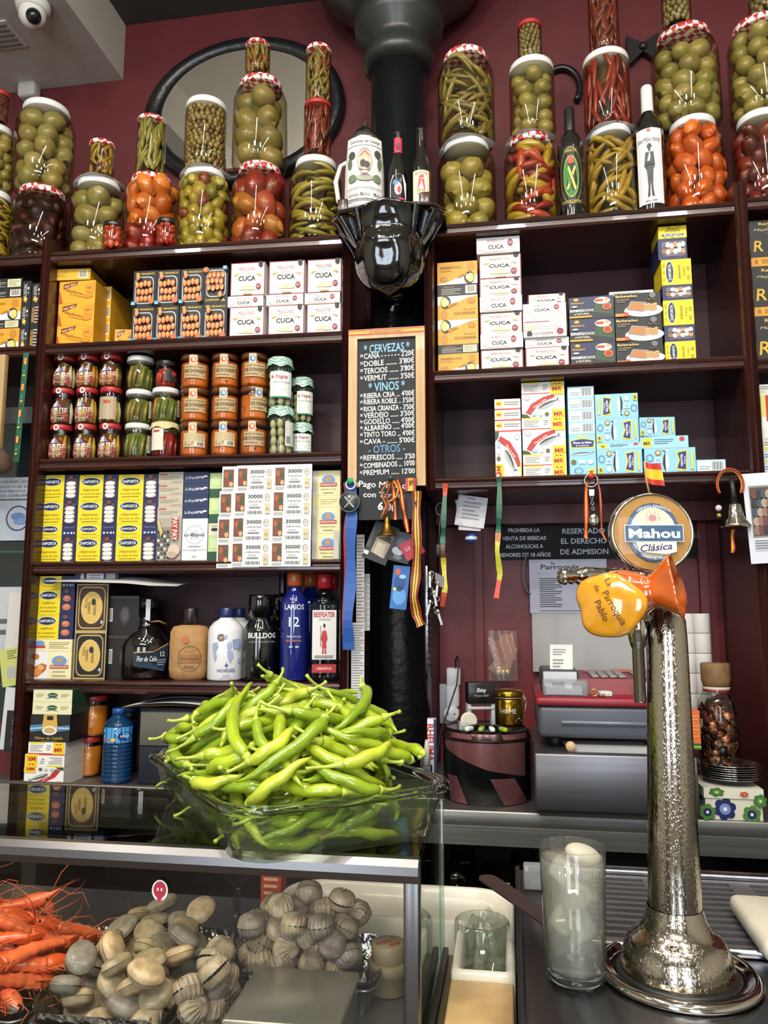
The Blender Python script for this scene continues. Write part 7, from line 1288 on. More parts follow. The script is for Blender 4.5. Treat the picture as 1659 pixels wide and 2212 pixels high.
MB().lathe([(.0056,zz0),(.0062,zz0+.002),(.0062,zz1),(.0075,zz1+.002),(.011,zz1+.018),(.0115,zz2),(.008,zz2+.012),(.009,zz2+.03),(.009,zz2+.05)],CHR,24,T=Matrix.Translation((c_.x,c_.y,0))).build('spout',e)
# badge
bc=L3(1405,1152,TY-.005); kb=.86*1.0/1662/1.0; kb=kat(Vector((TX,TY,1.49))); R_=87*kb
TB=Matrix.Translation(bc)@Matrix.Rotation(.14,4,'Z')@Matrix.Rotation(PI/2,4,'X')
MB().lathe([(R_*.8,-.012),(R_*.98,-.012),(R_*1.03,-.004),(R_*1.02,.006),(R_*.97,.009),(R_*.93,.006)],CHR,56,T=TB,sy=.97,cap=False).build('badge_rim',e)
mb=MB(); mb.lathe([(.001,.0075),(R_*.94,.0075)],M('#b98a4c',.2,coat=.6),56,T=TB,sy=.97,cap=False)
def bf_(x,z,ee): return tuple(TB@Vector((x,z*.97,.008+ee)))
bf_.curved=False
import itertools
des=[('e',.5,.5,.345,.4,'#38506e'),('e',.5,.5,.325,.38,'#c8d0cc'),('e',.5,.5,.3,.35,'#e0dcc6'),('o',.5,.5,.34,.39,.12,'#4a6486'),('e',.5,.7,.05,.04,'#cf9090'),*[('p',[(.5+.06*math.cos(a_),.7+.05*math.sin(a_)),(.5+.1*math.cos(a_+.1),.7+.085*math.sin(a_+.1)),(.5+.1*math.cos(a_-.1),.7+.085*math.sin(a_-.1))],'#d9a8a0') for a_ in [i*PI/5 for i in range(10)]],
 ('r',.12,.37,.88,.6,'#e0e0da'),('r',.13,.38,.87,.59,'#3d5f80'),('t','Mahou',.5,.485,.17,'#e8ecec',dict(w=.66,b=.035)),('p',[(.26,.37),(.78,.37),(.78,.24),(.66,.2),(.3,.24)],'#e3dfd0'),('t','Clásica',.52,.3,.13,'#3a2f74',dict(w=.42,i=.3,a=5,b=.012)),('t','CERVEZA ESPAÑOLA',.5,.845,.05,'#e3e6e3',dict(w=.44,arch=.06,b=.01)),('t','CINCO ESTRELLAS',.5,.15,.045,'#dfe3e0',dict(w=.36,arch=-.05,b=.01))]
draw(mb,des,2*R_*.94,2*R_*.94,bf_); mb.build('badge_face',e)
MB().lathe([(R_*.93,.0095),(R_*.6,.0125),(.001,.014)],glass('#fbfcfc',ior=1.25),56,T=TB,sy=.97,cap=False).build('badge_lens',e)
# paper flag stuck in the badge
a=aty(1404,1072,TY-.004); b_=aty(1396,1036,TY-.004); t_=aty(1392,997,TY-.004)
e2=empty('toothpick_flag',a,0,'small paper flag on a toothpick stuck on top of the badge','flag')
MB().tube([(0,0,0),b_-a,t_-a],.0011,M('#b98a5a',.6),8).build('toothpick',e2)
mb=MB(); w=.0165; h_=.024; n=8
for (z0,z1,c) in ((0,.25,'#b8322c'),(.25,.72,'#dcb62c'),(.72,1,'#b8322c')):
    vs=[]
    for i in range(n+1):
        u=i/n; yy=.003*math.sin(u*5); dz=-.004*u
        for z in (z0,z1): vs.append((t_.x-a.x+u*w+.002*(1-z)*0+ (1-z)*.003,yy,t_.z-a.z-h_+z*h_+dz))
    mb.add(vs,[(2*i,2*i+2,2*i+3,2*i+1) for i in range(n)],M(c,.5))
mb.build('paper_flag',e2)
# clay jug hanging on the tap
OR=M('#b3500f',.12,coat=.8,var=.12,vscale=50); YL=M('#cf8f1c',.1,coat=.8,var=.15,vscale=60)
JY=TY-.035; jc=aty(1352,1290,JY); kj=kat(jc)
e=empty('clay_jug',jc,0,'glazed orange and yellow clay jug with handwriting hanging on the tap','jug')
ax=Vector((1,-.38,.2)).normalized(); T=ax.to_track_quat('Z','Y').to_matrix().to_4x4()
mb=MB(); n=40; prof=[(.001,-62),(30,-58),(52,-42),(62,-18),(60,6),(52,26),(42,42),(35,54),(37,66),(46,84),(58,104),(62,110),(58,112),(48,100),(34,84),(18,60),(1,52)]
vs=[]
for r_,z in prof:
    for i in range(n):
        a_=2*PI*i/n; sq=1 if z<54 else 1+.22*min(1,(z-54)/40)*math.cos(3*a_+.4)
        vs.append(Vector((r_*sq*math.cos(a_),r_*sq*math.sin(a_),z))*kj)
mb.add(vs,[(j*n+i,j*n+(i+1)%n,(j+1)*n+(i+1)%n,(j+1)*n+i) for j in range(len(prof)-1) for i in range(n)],OR,True,T=T); mb.build('jug_body',e)
# yellow front bowl facing the drinker
yc=Vector((-40*kj,-.026,-18*kj)); nrm=Vector((-.35,-1,.05)).normalized(); TQ=Matrix.Translation(yc)@nrm.to_track_quat('Z','Y').to_matrix().to_4x4()@Matrix.Rotation(rad(-10),4,'Z')
mb=MB(); vs=[]; prof2=[(68,-10),(70,-4),(66,2),(58,5),(46,9),(30,13),(14,15),(.5,15.5)]
for r_,z in prof2:
    for i in range(48):
        a_=2*PI*i/48; wob=1+(.05*math.sin(3*a_+1)+.04*math.sin(5*a_)+.1*math.exp(-((math.cos(a_-PI*.9)-1)/.12)**2))*(r_/70)
        vs.append(Vector((r_*wob*math.cos(a_),r_*.97*wob*math.sin(a_),z))*kj)
mb.add(vs,[(j*48+i,j*48+(i+1)%48,(j+1)*48+(i+1)%48,(j+1)*48+i) for j in range(len(prof2)-1) for i in range(48)],YL,True,T=TQ); mb.build('yellow_front',e)
mb=MB()
camr=Vector((.987,.16,0)); camu=Vector((0,0,1))
def yf_(x,z,ee):
    # project words on the bowl along its own normal
    v=(TQ.inverted().to_3x3()@(camr*x+camu*z)); rr2=math.hypot(v.x,v.y)/kj
    zz=np.interp(rr2,[0,14,30,46,58,66,70],[15.5,15,13,9,5,2,-4])*kj
    return tuple(TQ@Vector((v.x,v.y,zz+.0006+ee)))
yf_.curved=False
draw(mb,[('t','La',.5,.93,.17,'#4a2410',dict(a=-58,i=.1,b=.0)),('t','Parroquia',.62,.45,.2,'#4a2410',dict(a=-58,w=.72,i=.15)),('t','de',.26,.83,.15,'#4a2410',dict(a=-62,i=.1)),('t','Pablo',.36,.4,.2,'#4a2410',dict(a=-62,w=.42,i=.15))],112*kj,112*kj,yf_); mb.build('handwriting',e)
# ---------- glass of iced water ----------
gc=Vector((.0575,.838,ZB+.0005)); zr=aty(1238,1826,.838).z; Hg=zr-ZB; rg=71*kat(Vector((.0575,.838,1.12)))
e=empty('water_glass',gc,0,'tall straight glass of iced water on the bar','glass')
GW=glass('#fcfcfa',haze=.03,hcol='#d9ddd6'); rb=rg*.9
MB().lathe([(rb*.86,0),(rb*.97,.002),(rb,.006),(rg,Hg-.001),(rg*.985,Hg),(rg*.965,Hg-.001),(rb*.94,.012),(rb*.8,.009),(.001,.009)],GW,56,cap=False).build('glass_wall',e)
MB().lathe([(.001,.0005),(rb*.84,.0005),(rb*.93,.005),(rb*.8,.0085),(.001,.0085)],realglass('#eef4f0'),48).build('glass_base',e)
wl=Hg*.905
MB().lathe([(rb*.9,.0125),(rb*.93,.014),(rg*.955,wl),(.001,wl)],glass('#f6f6f2',haze=.17,hcol='#e6e2d6'),48,cap=False).build('water',e)
rn=random.Random(4); IM=glass('#f4f4f0',haze=.3,hcol='#e3e2da',rough=.1)
for i in range(6):
    z=wl*.95-i*.0125*(.8+.4*rn.random()); an=i*2.3; q=rg*.32
    T=Matrix.Translation((q*math.cos(an),q*math.sin(an),z))@Euler((rn.random()*3,rn.random()*3,rn.random()*3)).to_matrix().to_4x4(); MB().rbox(-.013,.013,-.012,.012,-.011,.011,IM,.005,3,T=T).build('ice_cube',e)
o=MB().ball((0,0,0),.0165,glass('#f3efe0',haze=.6,hcol='#d9d3bf',rough=.15),24,14,(1.2,.8,.62)).build('floating_ice',e); o.location=(rg*.32,-.006,wl+.004); o.rotation_euler=(.2,.35,.3)
# ---------- spatula, marble board, wood board, small tub ----------
a,b_=atz(1044,1893,1.062),atz(1215,2010,1.05); d_=b_-a; e=empty('spatula',a,0,'dark flat metal spatula lying across the bar edge behind the glass','spatula')
T=d_.to_track_quat('X','Z').to_matrix().to_4x4(); L_=d_.length; wd=.0125
out=[(wd*(1-math.cos(t))*1.0,-wd*math.sin(t)) for t in [PI*.5*k/6 for k in range(7)]][::1]
o_=[(x,y) for x,y in [(wd-wd*math.cos(t),-wd*math.sin(t)) for t in [PI/2-PI/2*k/6*1.0 for k in range(7)]]]
pl_=[(L_,-wd*1.1)]+[(wd-wd*math.sin(t)*1.0 if True else 0,-wd*math.cos(t)) for t in [PI*k/12 for k in range(13)]]+[(L_,wd*1.1)]
vs=[(x,y,0) for x,y in pl_]+[(x,y,.0022) for x,y in pl_]; n=len(pl_)
MB().add(vs,[tuple(reversed(range(n))),tuple(range(n,2*n))]+[(i,(i+1)%n,(i+1)%n+n,i+n) for i in range(n)],M('#4a3a38',.35,.5,var=.15,vscale=30),T=T).build('blade',e)
MB().rbox(L_-.02,L_+.05,-.008,.008,-.002,.006,M('#2a201c',.5),.003,T=T).build('handle',e)
p=atz(1572,1925,ZB+.028); MBL=M('#cfc9b8',.35,coat=.2,var=.1,vscale=14)
tag(MB().rbox(0,.26,0,.145,0,.022,MBL,.009,3).build('marble_board',loc=(p.x-.004,p.y-.148,ZB+.0062),rotz=-.02),'thick pale marble board lying on the drip tray at the right edge','board')
tag(MB().rbox(-.012,.012,-.01,.01,0,.03,glass('#e6e9ea',haze=.4,hcol='#a9acae'),.002).build('plastic_tub',loc=(atz(1155,1960,ZB).x,1.09,ZB+.0005)),'small cloudy plastic tub at the rear of the bar by the spatula','tub')
# basin of ice with a bread board before it
e=empty('ice_basin',(0,0,0),0,'white ice basin sunk between the display case and the bar','basin'); WB=M('#dcd6c6',.25,coat=.3)
bx0,bx1,by0,by1=-.345,-.002,.955,1.235; zr=.985
def Lring(d,z,rad_):
    x0_,x1_,y0_,y1_=bx0+d,bx1-d,by0+d,by1-d; xm,ym=-.0765+d,1.098+d; row=[]
    for cx,cy,a0,r_ in ((x1_,y1_,0,rad_),(x0_,y1_,90,rad_),(x0_,ym,180,rad_*.6),(xm,ym,None,0),(xm,y0_,180,.01),(x1_,y0_,270,.01)):
        if a0 is None: row+= [(cx,cy,z)]*1; continue
        sx=1 if a0 in (0,270) else -1; sy_=1 if a0 in (0,90) else -1
        for k in range(8): t=rad(a0+90*k/7); row.append((cx-sx*r_+r_*math.cos(t),cy-sy_*r_+r_*math.sin(t),z))
    return row
rws_=[Lring(d,z,r_) for d,z,r_ in ((0,zr-.14,.06),(0,zr,.06),(.004,zr+.005,.055),(.01,zr+.001,.05),(.013,zr-.03,.045),(.016,zr-.12,.04))]
nn=len(rws_[0]); mb=MB(); mb.add([p for r_ in rws_ for p in r_],[(j*nn+i,j*nn+(i+1)%nn,(j+1)*nn+(i+1)%nn,(j+1)*nn+i) for j in range(5) for i in range(nn)],WB,True); mb.add(rws_[-1],[tuple(range(nn))],WB); mb.build('basin_shell',e)
MB().box(bx0+.03,bx1-.03,1.12,by1-.03,.0,zr-.14,M('#2a2a2a',.5)).build('basin_stand',e)
tag(MB().rbox(-.076,-.004,.74,.952,.965,.982,M('#c9a672',.45,var=.25,vscale=12),.003).build('bread_board'),'worn cream board with an orange-brown stain in front of the ice basin','board')
MB().box(-.076,-.004,.74,.95,.0,.964,M('#3a3a3a',.5)).build('board_support',bpy.data.objects['ice_basin'])
rn=random.Random(9); ICE=glass('#f3f6f3',haze=.16,hcol='#e3e3da',rough=.03)
ci=MB().rbox(-.017,.017,-.016,.016,-.014,.014,ICE,.005,2).build('ice_cube'); ci.location=(-.15,1.17,.945); tag(ci,'clear ice cube in the white basin','ice cube','ice cubes in the white basin')
for i in range(40):
    o=ci.copy(); COL.objects.link(o); k=i%20; px_,py_=((-.055+.032*(k%2),.985+.036*(k//2)) if k<6 else (-.3+.04*((k-6)%7),1.135+.04*((k-6)//7))); o.location=(px_+rn.uniform(-.005,.005),py_+rn.uniform(-.006,.006),(.885 if i<20 else .915)+rn.uniform(-.004,.006)); o.rotation_euler=(rn.random()*3,rn.random()*3,rn.random()*3)
def bagf(u,v):
    x=-.066+.056*u; y=.965+.24*v; z=.925+.045*math.sin(u*3.1+.4)*math.sin(v*PI)+.006*math.sin(u*13+v*9)+.007*math.sin(v*19-u*7)+.003*math.sin(u*31+v*33)+.03*v
    return (x+.006*math.sin(v*17),y+.006*math.sin(u*19),z)
tag(MB().sheet(bagf,40,46,glass('#f6f7f3',haze=.1,hcol='#e9e6da',ior=1.6)).build('plastic_bag'),'crumpled clear plastic bag lying over the ice in the basin','bag')
p=atz(1075,2010,.96); tag(MB().lathe([(.03,-.04),(.034,-.038),(.036,.0),(.036,.045),(.034,.047),(.033,.045),(.033,-.03),(.001,-.034)],glass('#f0f5f2',ior=1.6),36,cap=False).build('glass_jar',loc=(-.045,1.09,.95)),'thick clear glass jar standing in the ice near the bar edge','jar')
tag(MB().lathe([(.018,0),(.019,.002),(.03,.04),(.031,.045),(.029,.045),(.017,.004)],glass('#eef3f0',ior=1.6),30,cap=False).build('small_glass_bowl',loc=(-.035,1.0,.925)),'small round glass bowl in the ice at the basin front','bowl')
# ---------- refrigerated seafood case ----------
CX0,CX1,CY0,CY1,CZ0,CZ1=-1.5,-.098,.808,1.082,.925,1.15
e=empty('display_case',(0,0,0),0,'glass-topped refrigerated seafood display case with aluminium frame','display case')
AL=M('#6f6d6d',.3,.95); 
MB().box(CX0,CX1+.002,CY0-.02,CY1+.01,.0,CZ0-.012,M('#8e8b86',.4)).build('case_body',e)
MB().box(CX0,CX1,CY0,CY1,CZ0-.012,CZ0,M('#77746f',.35,.6)).build('case_floor',e)
mb=MB(); prof=[(-.010,-.016),(-.013,-.008),(-.012,0),(-.006,.006),(.004,.006),(.01,.0),(.006,-.006),(.008,-.014),(0,-.018)]
n=len(prof); vs=[(CX0,CY0+y,CZ1+z) for y,z in prof]+[(CX1+.003,CY0+y,CZ1+z) for y,z in prof]
mb.add(vs,[(i,(i+1)%n,(i+1)%n+n,i+n) for i in range(n)]+[tuple(reversed(range(n))),tuple(range(n,2*n))],AL); mb.build('front_rail',e)
MB().rbox(CX0,CX1,CY1-.006,CY1+.006,CZ1-.01,CZ1+.003,AL,.002).build('rear_rail',e)
MB().rbox(CX1-.012,CX1+.004,CY0-.008,CY0+.008,CZ0-.012,CZ1+.004,AL,.002).build('corner_post',e)
MB().rbox(CX1-.006,CX1+.004,CY1-.006,CY1+.006,CZ0,CZ1,glass('#dfeee6',haze=.1),.001).build('rear_post',e)
MB().rbox(CX0,CX1-.012,CY0-.006,CY0+.006,CZ0-.012,CZ0+.006,AL,.002).build('sill',e)
MB().box(CX0,CX1,CY0+.006,CY1-.006,CZ1-.004,CZ1+.0015,glass('#d6d4ca',ior=1.7)).build('top_glass',e)
MB().box(CX0,CX1-.013,CY0-.002,CY0+.002,CZ0+.006,CZ1-.016,glass('#fbfcfb',ior=1.4)).build('front_glass',e)
MB().box(CX1-.002,CX1+.001,CY0+.008,CY1-.006,CZ0,CZ1-.004,glass('#dfe9e2')).build('side_glass',e)
MB().rbox(CX1+.004,CX1+.011,.80,1.06,.955,.972,M('#1b1a19',.35),.001).build('door_track',e); MB().rbox(CX1+.0115,CX1+.02,.80,1.055,.945,.965,M('#6a5f48',.35,.6),.001).build('door_track',e)
mb=MB(); draw(mb,[('e',.5,.55,.5,.48,'#dcd6d2'),('e',.5,.58,.4,.38,'#a3243a'),('e',.38,.6,.06,.08,'#e3c9cc'),('e',.62,.6,.06,.08,'#e3c9cc'),('p',[(.35,.25),(.65,.25),(.6,.05),(.4,.05)],'#a3243a')],.018,.022,face_fn(0,0,0)); q=aty(345,1926,CY0-.003); o=mb.build('sticker',e); o.location=(q.x,CY0-.0025,q.z)
p=aty(880,1822,.9); 
# staff-side worktop behind the case with an orange carton and stemmed glasses
e=empty('work_surface',(0,0,0),0,'dark steel staff worktop seen through the display case','worktop')
MB().rbox(-1.5,-.35,1.095,1.33,.89,.92,M('#3a3a3d',.35,.7),.003).build('worktop_board',e); MB().box(-1.5,-.35,1.1,1.3,0,.89,M('#1d1c1c',.5)).build('worktop_body',e)
p=aty(672,1950,1.2); mb=MB().box(-.016,.016,0,.03,0,.1,M('#b8451c',.5)); draw(mb,[('l',.15,.5,.85,.8,3,'#e3b49a'),('e',.3,.2,.12,.03,'#e3b49a')],.032,.1,face_fn(0,.05,-.0002)); tag(mb.build('orange_carton',loc=(min(p.x,-.37),1.2,.9205)),'orange carton seen through the case behind the cockles','box')
tumbler(Vector((-.42,1.19,.9205)),.03,.15,'stemmed glass behind the display case beside the orange carton',stem=True)
l_=area('case_lamp',(-.62,CY0+.022,CZ1-.022),(-.62,CY0+.16,CZ0),1.0,.008,1.7,(1,.9,.75)); MB().rbox(-1.2,-.12,CY0+.012,CY0+.03,CZ1-.019,CZ1-.008,M('#d9d5cc',.4),.002).build('lamp_housing',e)
# steel box lid and beige screw-top tub inside the case
e=empty('steel_container',(-.244,.888,CZ0+.0005),.03,'closed stainless steel box before the cockles in the case','container')
SB=M('#a8a698',.3,.85,bump=.08,bscale=30)
MB().rbox(-.061,.061,-.062,.062,0,.046,SB,.003).build('box_body',e); MB().rbox(-.063,.063,-.064,.064,.044,.056,SB,.004,2).build('lid',e)
p=atz(835,2165,CZ0+.0005); e=empty('beige_tub',(p.x-.002,p.y+.03,CZ0+.0005),0,'beige stepped plastic tub with red print on the lid, in the case','tub'); kx=kat(p); BG_=M('#96886a',.45)
q=48*kx; MB().lathe([(q*.86,0),(q*.9,.002),(q*.92,.022),(q,.024),(q,.034),(q*.9,.037)],BG_,36).build('tub_body',e)
mb=MB().lathe([(q*.78,.037),(q*.8,.038),(q*.8,.056),(q*.76,.058),(.001,.058)],BG_,36); 
for i in range(5): mb.lathe([(.001,.0584),(.004,.0584)],M('#a8402c',.5),8,T=Matrix.Translation((-.012+.006*i,-.008+.005*(i%3),0)),cap=False)
mb.build('lid',e)
# ---------- heaps: every item is laid on what is already there ----------
class Heap:
    def __init__(s,x0,x1,y0,y1,res,base): s.x0,s.y0,s.res=x0,y0,res; s.nx=int((x1-x0)/res)+1; s.ny=int((y1-y0)/res)+1; s.h=np.full((s.nx,s.ny),base,float)
    def at(s,x,y,r):
        i0=int((x-r-s.x0)/s.res); i1=int((x+r-s.x0)/s.res)+1; j0=int((y-r-s.y0)/s.res); j1=int((y+r-s.y0)/s.res)+1
        a=s.h[max(0,i0):max(1,i1),max(0,j0):max(1,j1)]; return a.max() if a.size else 0
    def put(s,x,y,z,r):
        i0=max(0,int((x-r-s.x0)/s.res)); i1=min(s.nx,int((x+r-s.x0)/s.res)+2); j0=max(0,int((y-r-s.y0)/s.res)); j1=min(s.ny,int((y+r-s.y0)/s.res)+2)
        if i1<=i0 or j1<=j0: return
        X=s.x0+np.arange(i0,i1)*s.res-x; Y=s.y0+np.arange(j0,j1)*s.res-y; d2=X[:,None]**2+Y[None,:]**2; m=d2<r*r
        zz=np.where(m,z+np.sqrt(np.maximum(0,r*r-d2)),-9); s.h[i0:i1,j0:j1]=np.maximum(s.h[i0:i1,j0:j1],zz)
def lay(H,chain,x,y,yaw,maxp=.7,sink=.8):
    c,s_=math.cos(yaw),math.sin(yaw); pts=[(x+c*a-s_*b,y+s_*a+c*b,a,r) for a,b,r in chain]
    g=[(a,H.at(px,py,r*.7)+r*sink,px,py,r) for px,py,a,r in pts]; best=None
    for b in np.linspace(-maxp,maxp,9):
        z0=max(h-b*a for a,h,_,_,_ in g); m=z0
        if best is None or m<best[0]-1e-6: best=(m,b,z0)
    return best[1],best[2],g
# ----- the glass dish of green peppers -----
DA=rad(38); dc=Vector((-.277,.957,1.1525)); LDn,SDn=.395/2,.272/2
e=empty('glass_dish',dc,DA+PI/2,'large rectangular glass baking dish heaped with green peppers','dish')
def ringpts(a,b,z,rc,n=10):
    row=[]
    for cx,cy,a0 in ((a-rc,b-rc,0),(-(a-rc),b-rc,90),(-(a-rc),-(b-rc),180),(a-rc,-(b-rc),270)):
        for k in range(n): t=rad(a0+90*k/(n-1)); row.append((cx+rc*math.cos(t),cy+rc*math.sin(t),z))
    return row
def rings(mb,L,m):
    rr_=[ringpts(*q) for q in L]; n=len(rr_[0]); mb.add([p for r_ in rr_ for p in r_],[(j*n+i,j*n+(i+1)%n,(j+1)*n+(i+1)%n,(j+1)*n+i) for j in range(len(rr_)-1) for i in range(n)],m,True); return rr_
A,B=LDn,SDn; DG_=glass('#f2f7ec',ior=1.55,haze=.05,hcol='#b9c9a0')
mb=MB(); r1=rings(mb,[(A-.034,B-.034,.0,.03),(A-.024,B-.024,.004,.035),(A-.014,B-.014,.03,.045),(A-.008,B-.008,.052,.048)],DG_); mb.add(r1[0],[tuple(range(40))],DG_); mb.build('outer_wall',e)
mb=MB(); r2=rings(mb,[(A-.014,B-.014,.054,.045),(A-.02,B-.02,.03,.04),(A-.03,B-.03,.008,.032),(A-.036,B-.036,.005,.03)],DG_); mb.add(r2[-1],[tuple(range(40))],DG_); mb.build('inner_wall',e)
mb=MB(); rings(mb,[(A-.009,B-.009,.051,.048),(A-.001,B-.001,.053,.05),(A,B,.057,.05),(A-.003,B-.003,.061,.05),(A-.009,B-.009,.062,.046),(A-.014,B-.014,.059,.044),(A-.014,B-.014,.054,.044),(A-.009,B-.009,.051,.048)],realglass('#dcebdc')); mb.build('rim',e)
# pepper kinds
PCOL=['#98ac22','#a6b82a','#86a020','#b4c038','#7f9a20']
pv=[]
for k in range(9):
    rn=random.Random(40+k); L_=rn.choice([.075,.095,.11,.13,.085,.1]); rm=rn.uniform(.0062,.0078)*(1.05 if L_<.1 else 1); bend=rn.uniform(.3,2.2)*rn.choice((-1,1)); s2=rn.uniform(-1,1); n=12; ch=[]; ang=-bend/2; x=y=0; P_=[]
    for i in range(n+1):
        t=i/n; P_.append((x,y)); ang+=(bend/n)+s2*math.cos(t*6)/n*.8; x+=L_/n*math.cos(ang); y+=L_/n*math.sin(ang)
    mx,my=np.mean([p[0] for p in P_]),np.mean([p[1] for p in P_]); P_=[(a-mx,b-my) for a,b in P_]
    th=math.atan2(P_[-1][1]-P_[0][1],P_[-1][0]-P_[0][0]); c,s_=math.cos(-th),math.sin(-th); P_=[(a*c-b*s_,a*s_+b*c) for a,b in P_]; my=(max(b for a,b in P_)+min(b for a,b in P_))/2; P_=[(a,b-my) for a,b in P_]
    R_=[rm*(math.sin(min(1,t*5+.25)*PI/2))*(1-.82*max(0,(t-.45)/.55)**1.5)*(1+.06*math.sin(t*21+k)) for t in [i/n for i in range(n+1)]]; R_[-1]=rm*.1
    col=PCOL[k%5]; mb=MB(); mb.tube([(a,b,.0012*math.sin(i*1.3+k)) for i,(a,b) in enumerate(P_)],R_,M(col,.22,coat=.5,var=.18,vscale=25,bump=.12,bscale=90),12)
    o=mb.build('green_pepper',loc=(0,0,0)); me=o.data; bpy.data.objects.remove(o)
    d0=Vector((P_[0][0]-P_[1][0],P_[0][1]-P_[1][1],0)).normalized(); cv=rn.uniform(-1.3,1.3); p=Vector((P_[0][0],P_[0][1],0)); sp=[p+d0*-.003]; Ls=rn.uniform(.022,.042); an=math.atan2(d0.y,d0.x)
    for i in range(7): sp.append(p.copy()); an+=cv/6; p=p+Vector((math.cos(an),math.sin(an),.35*rn.uniform(-.2,1)*i/6))*Ls/6
    ms=MB().tube(sp,[rm*.8,rm*.62,.0026,.002,.0018,.0018,.0019,.0024],M('#a9b84a',.4,var=.15,vscale=40),8); o=ms.build('pepper_stem'); mes=o.data; bpy.data.objects.remove(o)
    pv.append((me,mes,[(P_[i][0],P_[i][1],max(.002,R_[i])) for i in range(0,n+1,2)]))
ca,sa=math.cos(DA+PI/2),math.sin(DA+PI/2)
def dl(x,y): dx,dy=x-dc.x,y-dc.y; return (dx*ca+dy*sa)/LDn,(-dx*sa+dy*ca)/SDn
HP=Heap(dc.x-.3,dc.x+.3,dc.y-.3,dc.y+.3,.0025,-.05)
for i in range(HP.nx):
    for j in range(HP.ny):
        u,v=dl(HP.x0+i*HP.res,HP.y0+j*HP.res); m=max(abs(u),abs(v))
        HP.h[i,j]=.006 if m<.86 else (.062 if m<1.0 else -.04)
rn=random.Random(21); npep=0
def target(u,v): q=u*u*.8+v*v*.75; return .142*max(0,1-q**1.2*.76)+.0
for step in range(430):
    best=None; k=rn.randrange(len(pv)); ch=pv[k][2]
    for t in range(16):
        u,v=rn.uniform(-.9,.9),rn.uniform(-.88,.88)
        if step<150: u*=.93; v*=.9
        x=dc.x+(u*LDn*ca-v*SDn*sa); y=dc.y+(u*LDn*sa+v*SDn*ca); yaw=rn.uniform(0,2*PI)
        ends=[dl(x+math.cos(yaw)*a-math.sin(yaw)*b,y+math.sin(yaw)*a+math.cos(yaw)*b) for a,b,_ in ch]
        mx=max(max(abs(p),abs(q)) for p,q in ends); 
        if mx>(.88 if step<150 else (1.15 if step%5==0 else 1.04)): continue
        b_,z0,g=lay(HP,ch,x,y,yaw,.75,.72); sc=(z0)-target(u,v)+(.02 if mx>1.02 else 0)
        if best is None or sc<best[0]: best=(sc,x,y,yaw,b_,z0,g)
    if not best or npep>=300: continue
    _,x,y,yaw,b_,z0,g=best
    if z0>.14: continue
    for q in range(len(g)-1):
        for t in (0,.33,.66):
            a=g[q][0]*(1-t)+g[q+1][0]*t; HP.put(g[q][2]*(1-t)+g[q+1][2]*t,g[q][3]*(1-t)+g[q+1][3]*t,z0+b_*a,(g[q][4]*(1-t)+g[q+1][4]*t)*.9)
    o=bpy.data.objects.new('green_pepper',pv[k][0]); COL.objects.link(o); pitch=math.atan(b_)
    o.rotation_euler=(Matrix.Rotation(yaw,3,'Z')@Matrix.Rotation(-pitch,3,'Y')@Matrix.Rotation(rn.uniform(-.25,.25),3,'X')).to_euler(); o.location=(x,y,dc.z+z0)
    tag(o,'fresh bright green pepper heaped in the glass baking dish','pepper','green peppers in the glass dish'); npep+=1
    s_=bpy.data.objects.new('pepper_stem',pv[k][1]); COL.objects.link(s_); s_.parent=o
print('PEPPERS',npep)
# ----- trays in the case -----
FOIL=M('#b5b3ad',.22,1,bump=.9,bscale=55); TR=M('#8a8986',.25,.9)
def tray(x0,x1,y0,y1,label):
    e=empty('seafood_tray',((x0+x1)/2,(y0+y1)/2,CZ0+.0008),0,label,'tray','foil-lined trays in the display case'); a,b=(x1-x0)/2,(y1-y0)/2
    mb=MB(); r_=rings(mb,[(a-.012,b-.012,.0,.01),(a-.004,b-.004,.03,.014),(a,b,.031,.016),(a-.001,b-.001,.0325,.016),(a-.006,b-.006,.031,.014),(a-.014,b-.014,.003,.01)],TR); mb.add(r_[-1],[tuple(range(40))],TR); mb.build('tray_shell',e)
    n=40; mb=MB(); rn=random.Random(int(x0*1000)); 
    rows=[ringpts(a-.02,b-.02,.005,.012),ringpts(a-.007,b-.007,.034,.014),[(x*(1+rn.uniform(-.02,.012)),y*(1+rn.uniform(-.02,.006)),.044+rn.uniform(-.008,.01)) for x,y,z in ringpts(a-.002,b-.002,.04,.016)]]
    mb.add([p for r_ in rows for p in r_],[(j*40+i,j*40+(i+1)%40,(j+1)*40+(i+1)%40,(j+1)*40+i) for j in range(2) for i in range(40)],FOIL,True); mb.build('foil_lining',e)
T1=(-.95,-.536,.826,1.068); T2=(-.532,-.372,.826,1.068); T3=(-.368,-.182,.955,1.068)
tray(*T1,'foil-lined tray of cooked orange prawns at the left'); tray(*T2,'foil-lined tray of smooth clams, middle one'); tray(-.368,-.165,.957,1.07,'foil-lined tray of ribbed cockles behind the steel box')
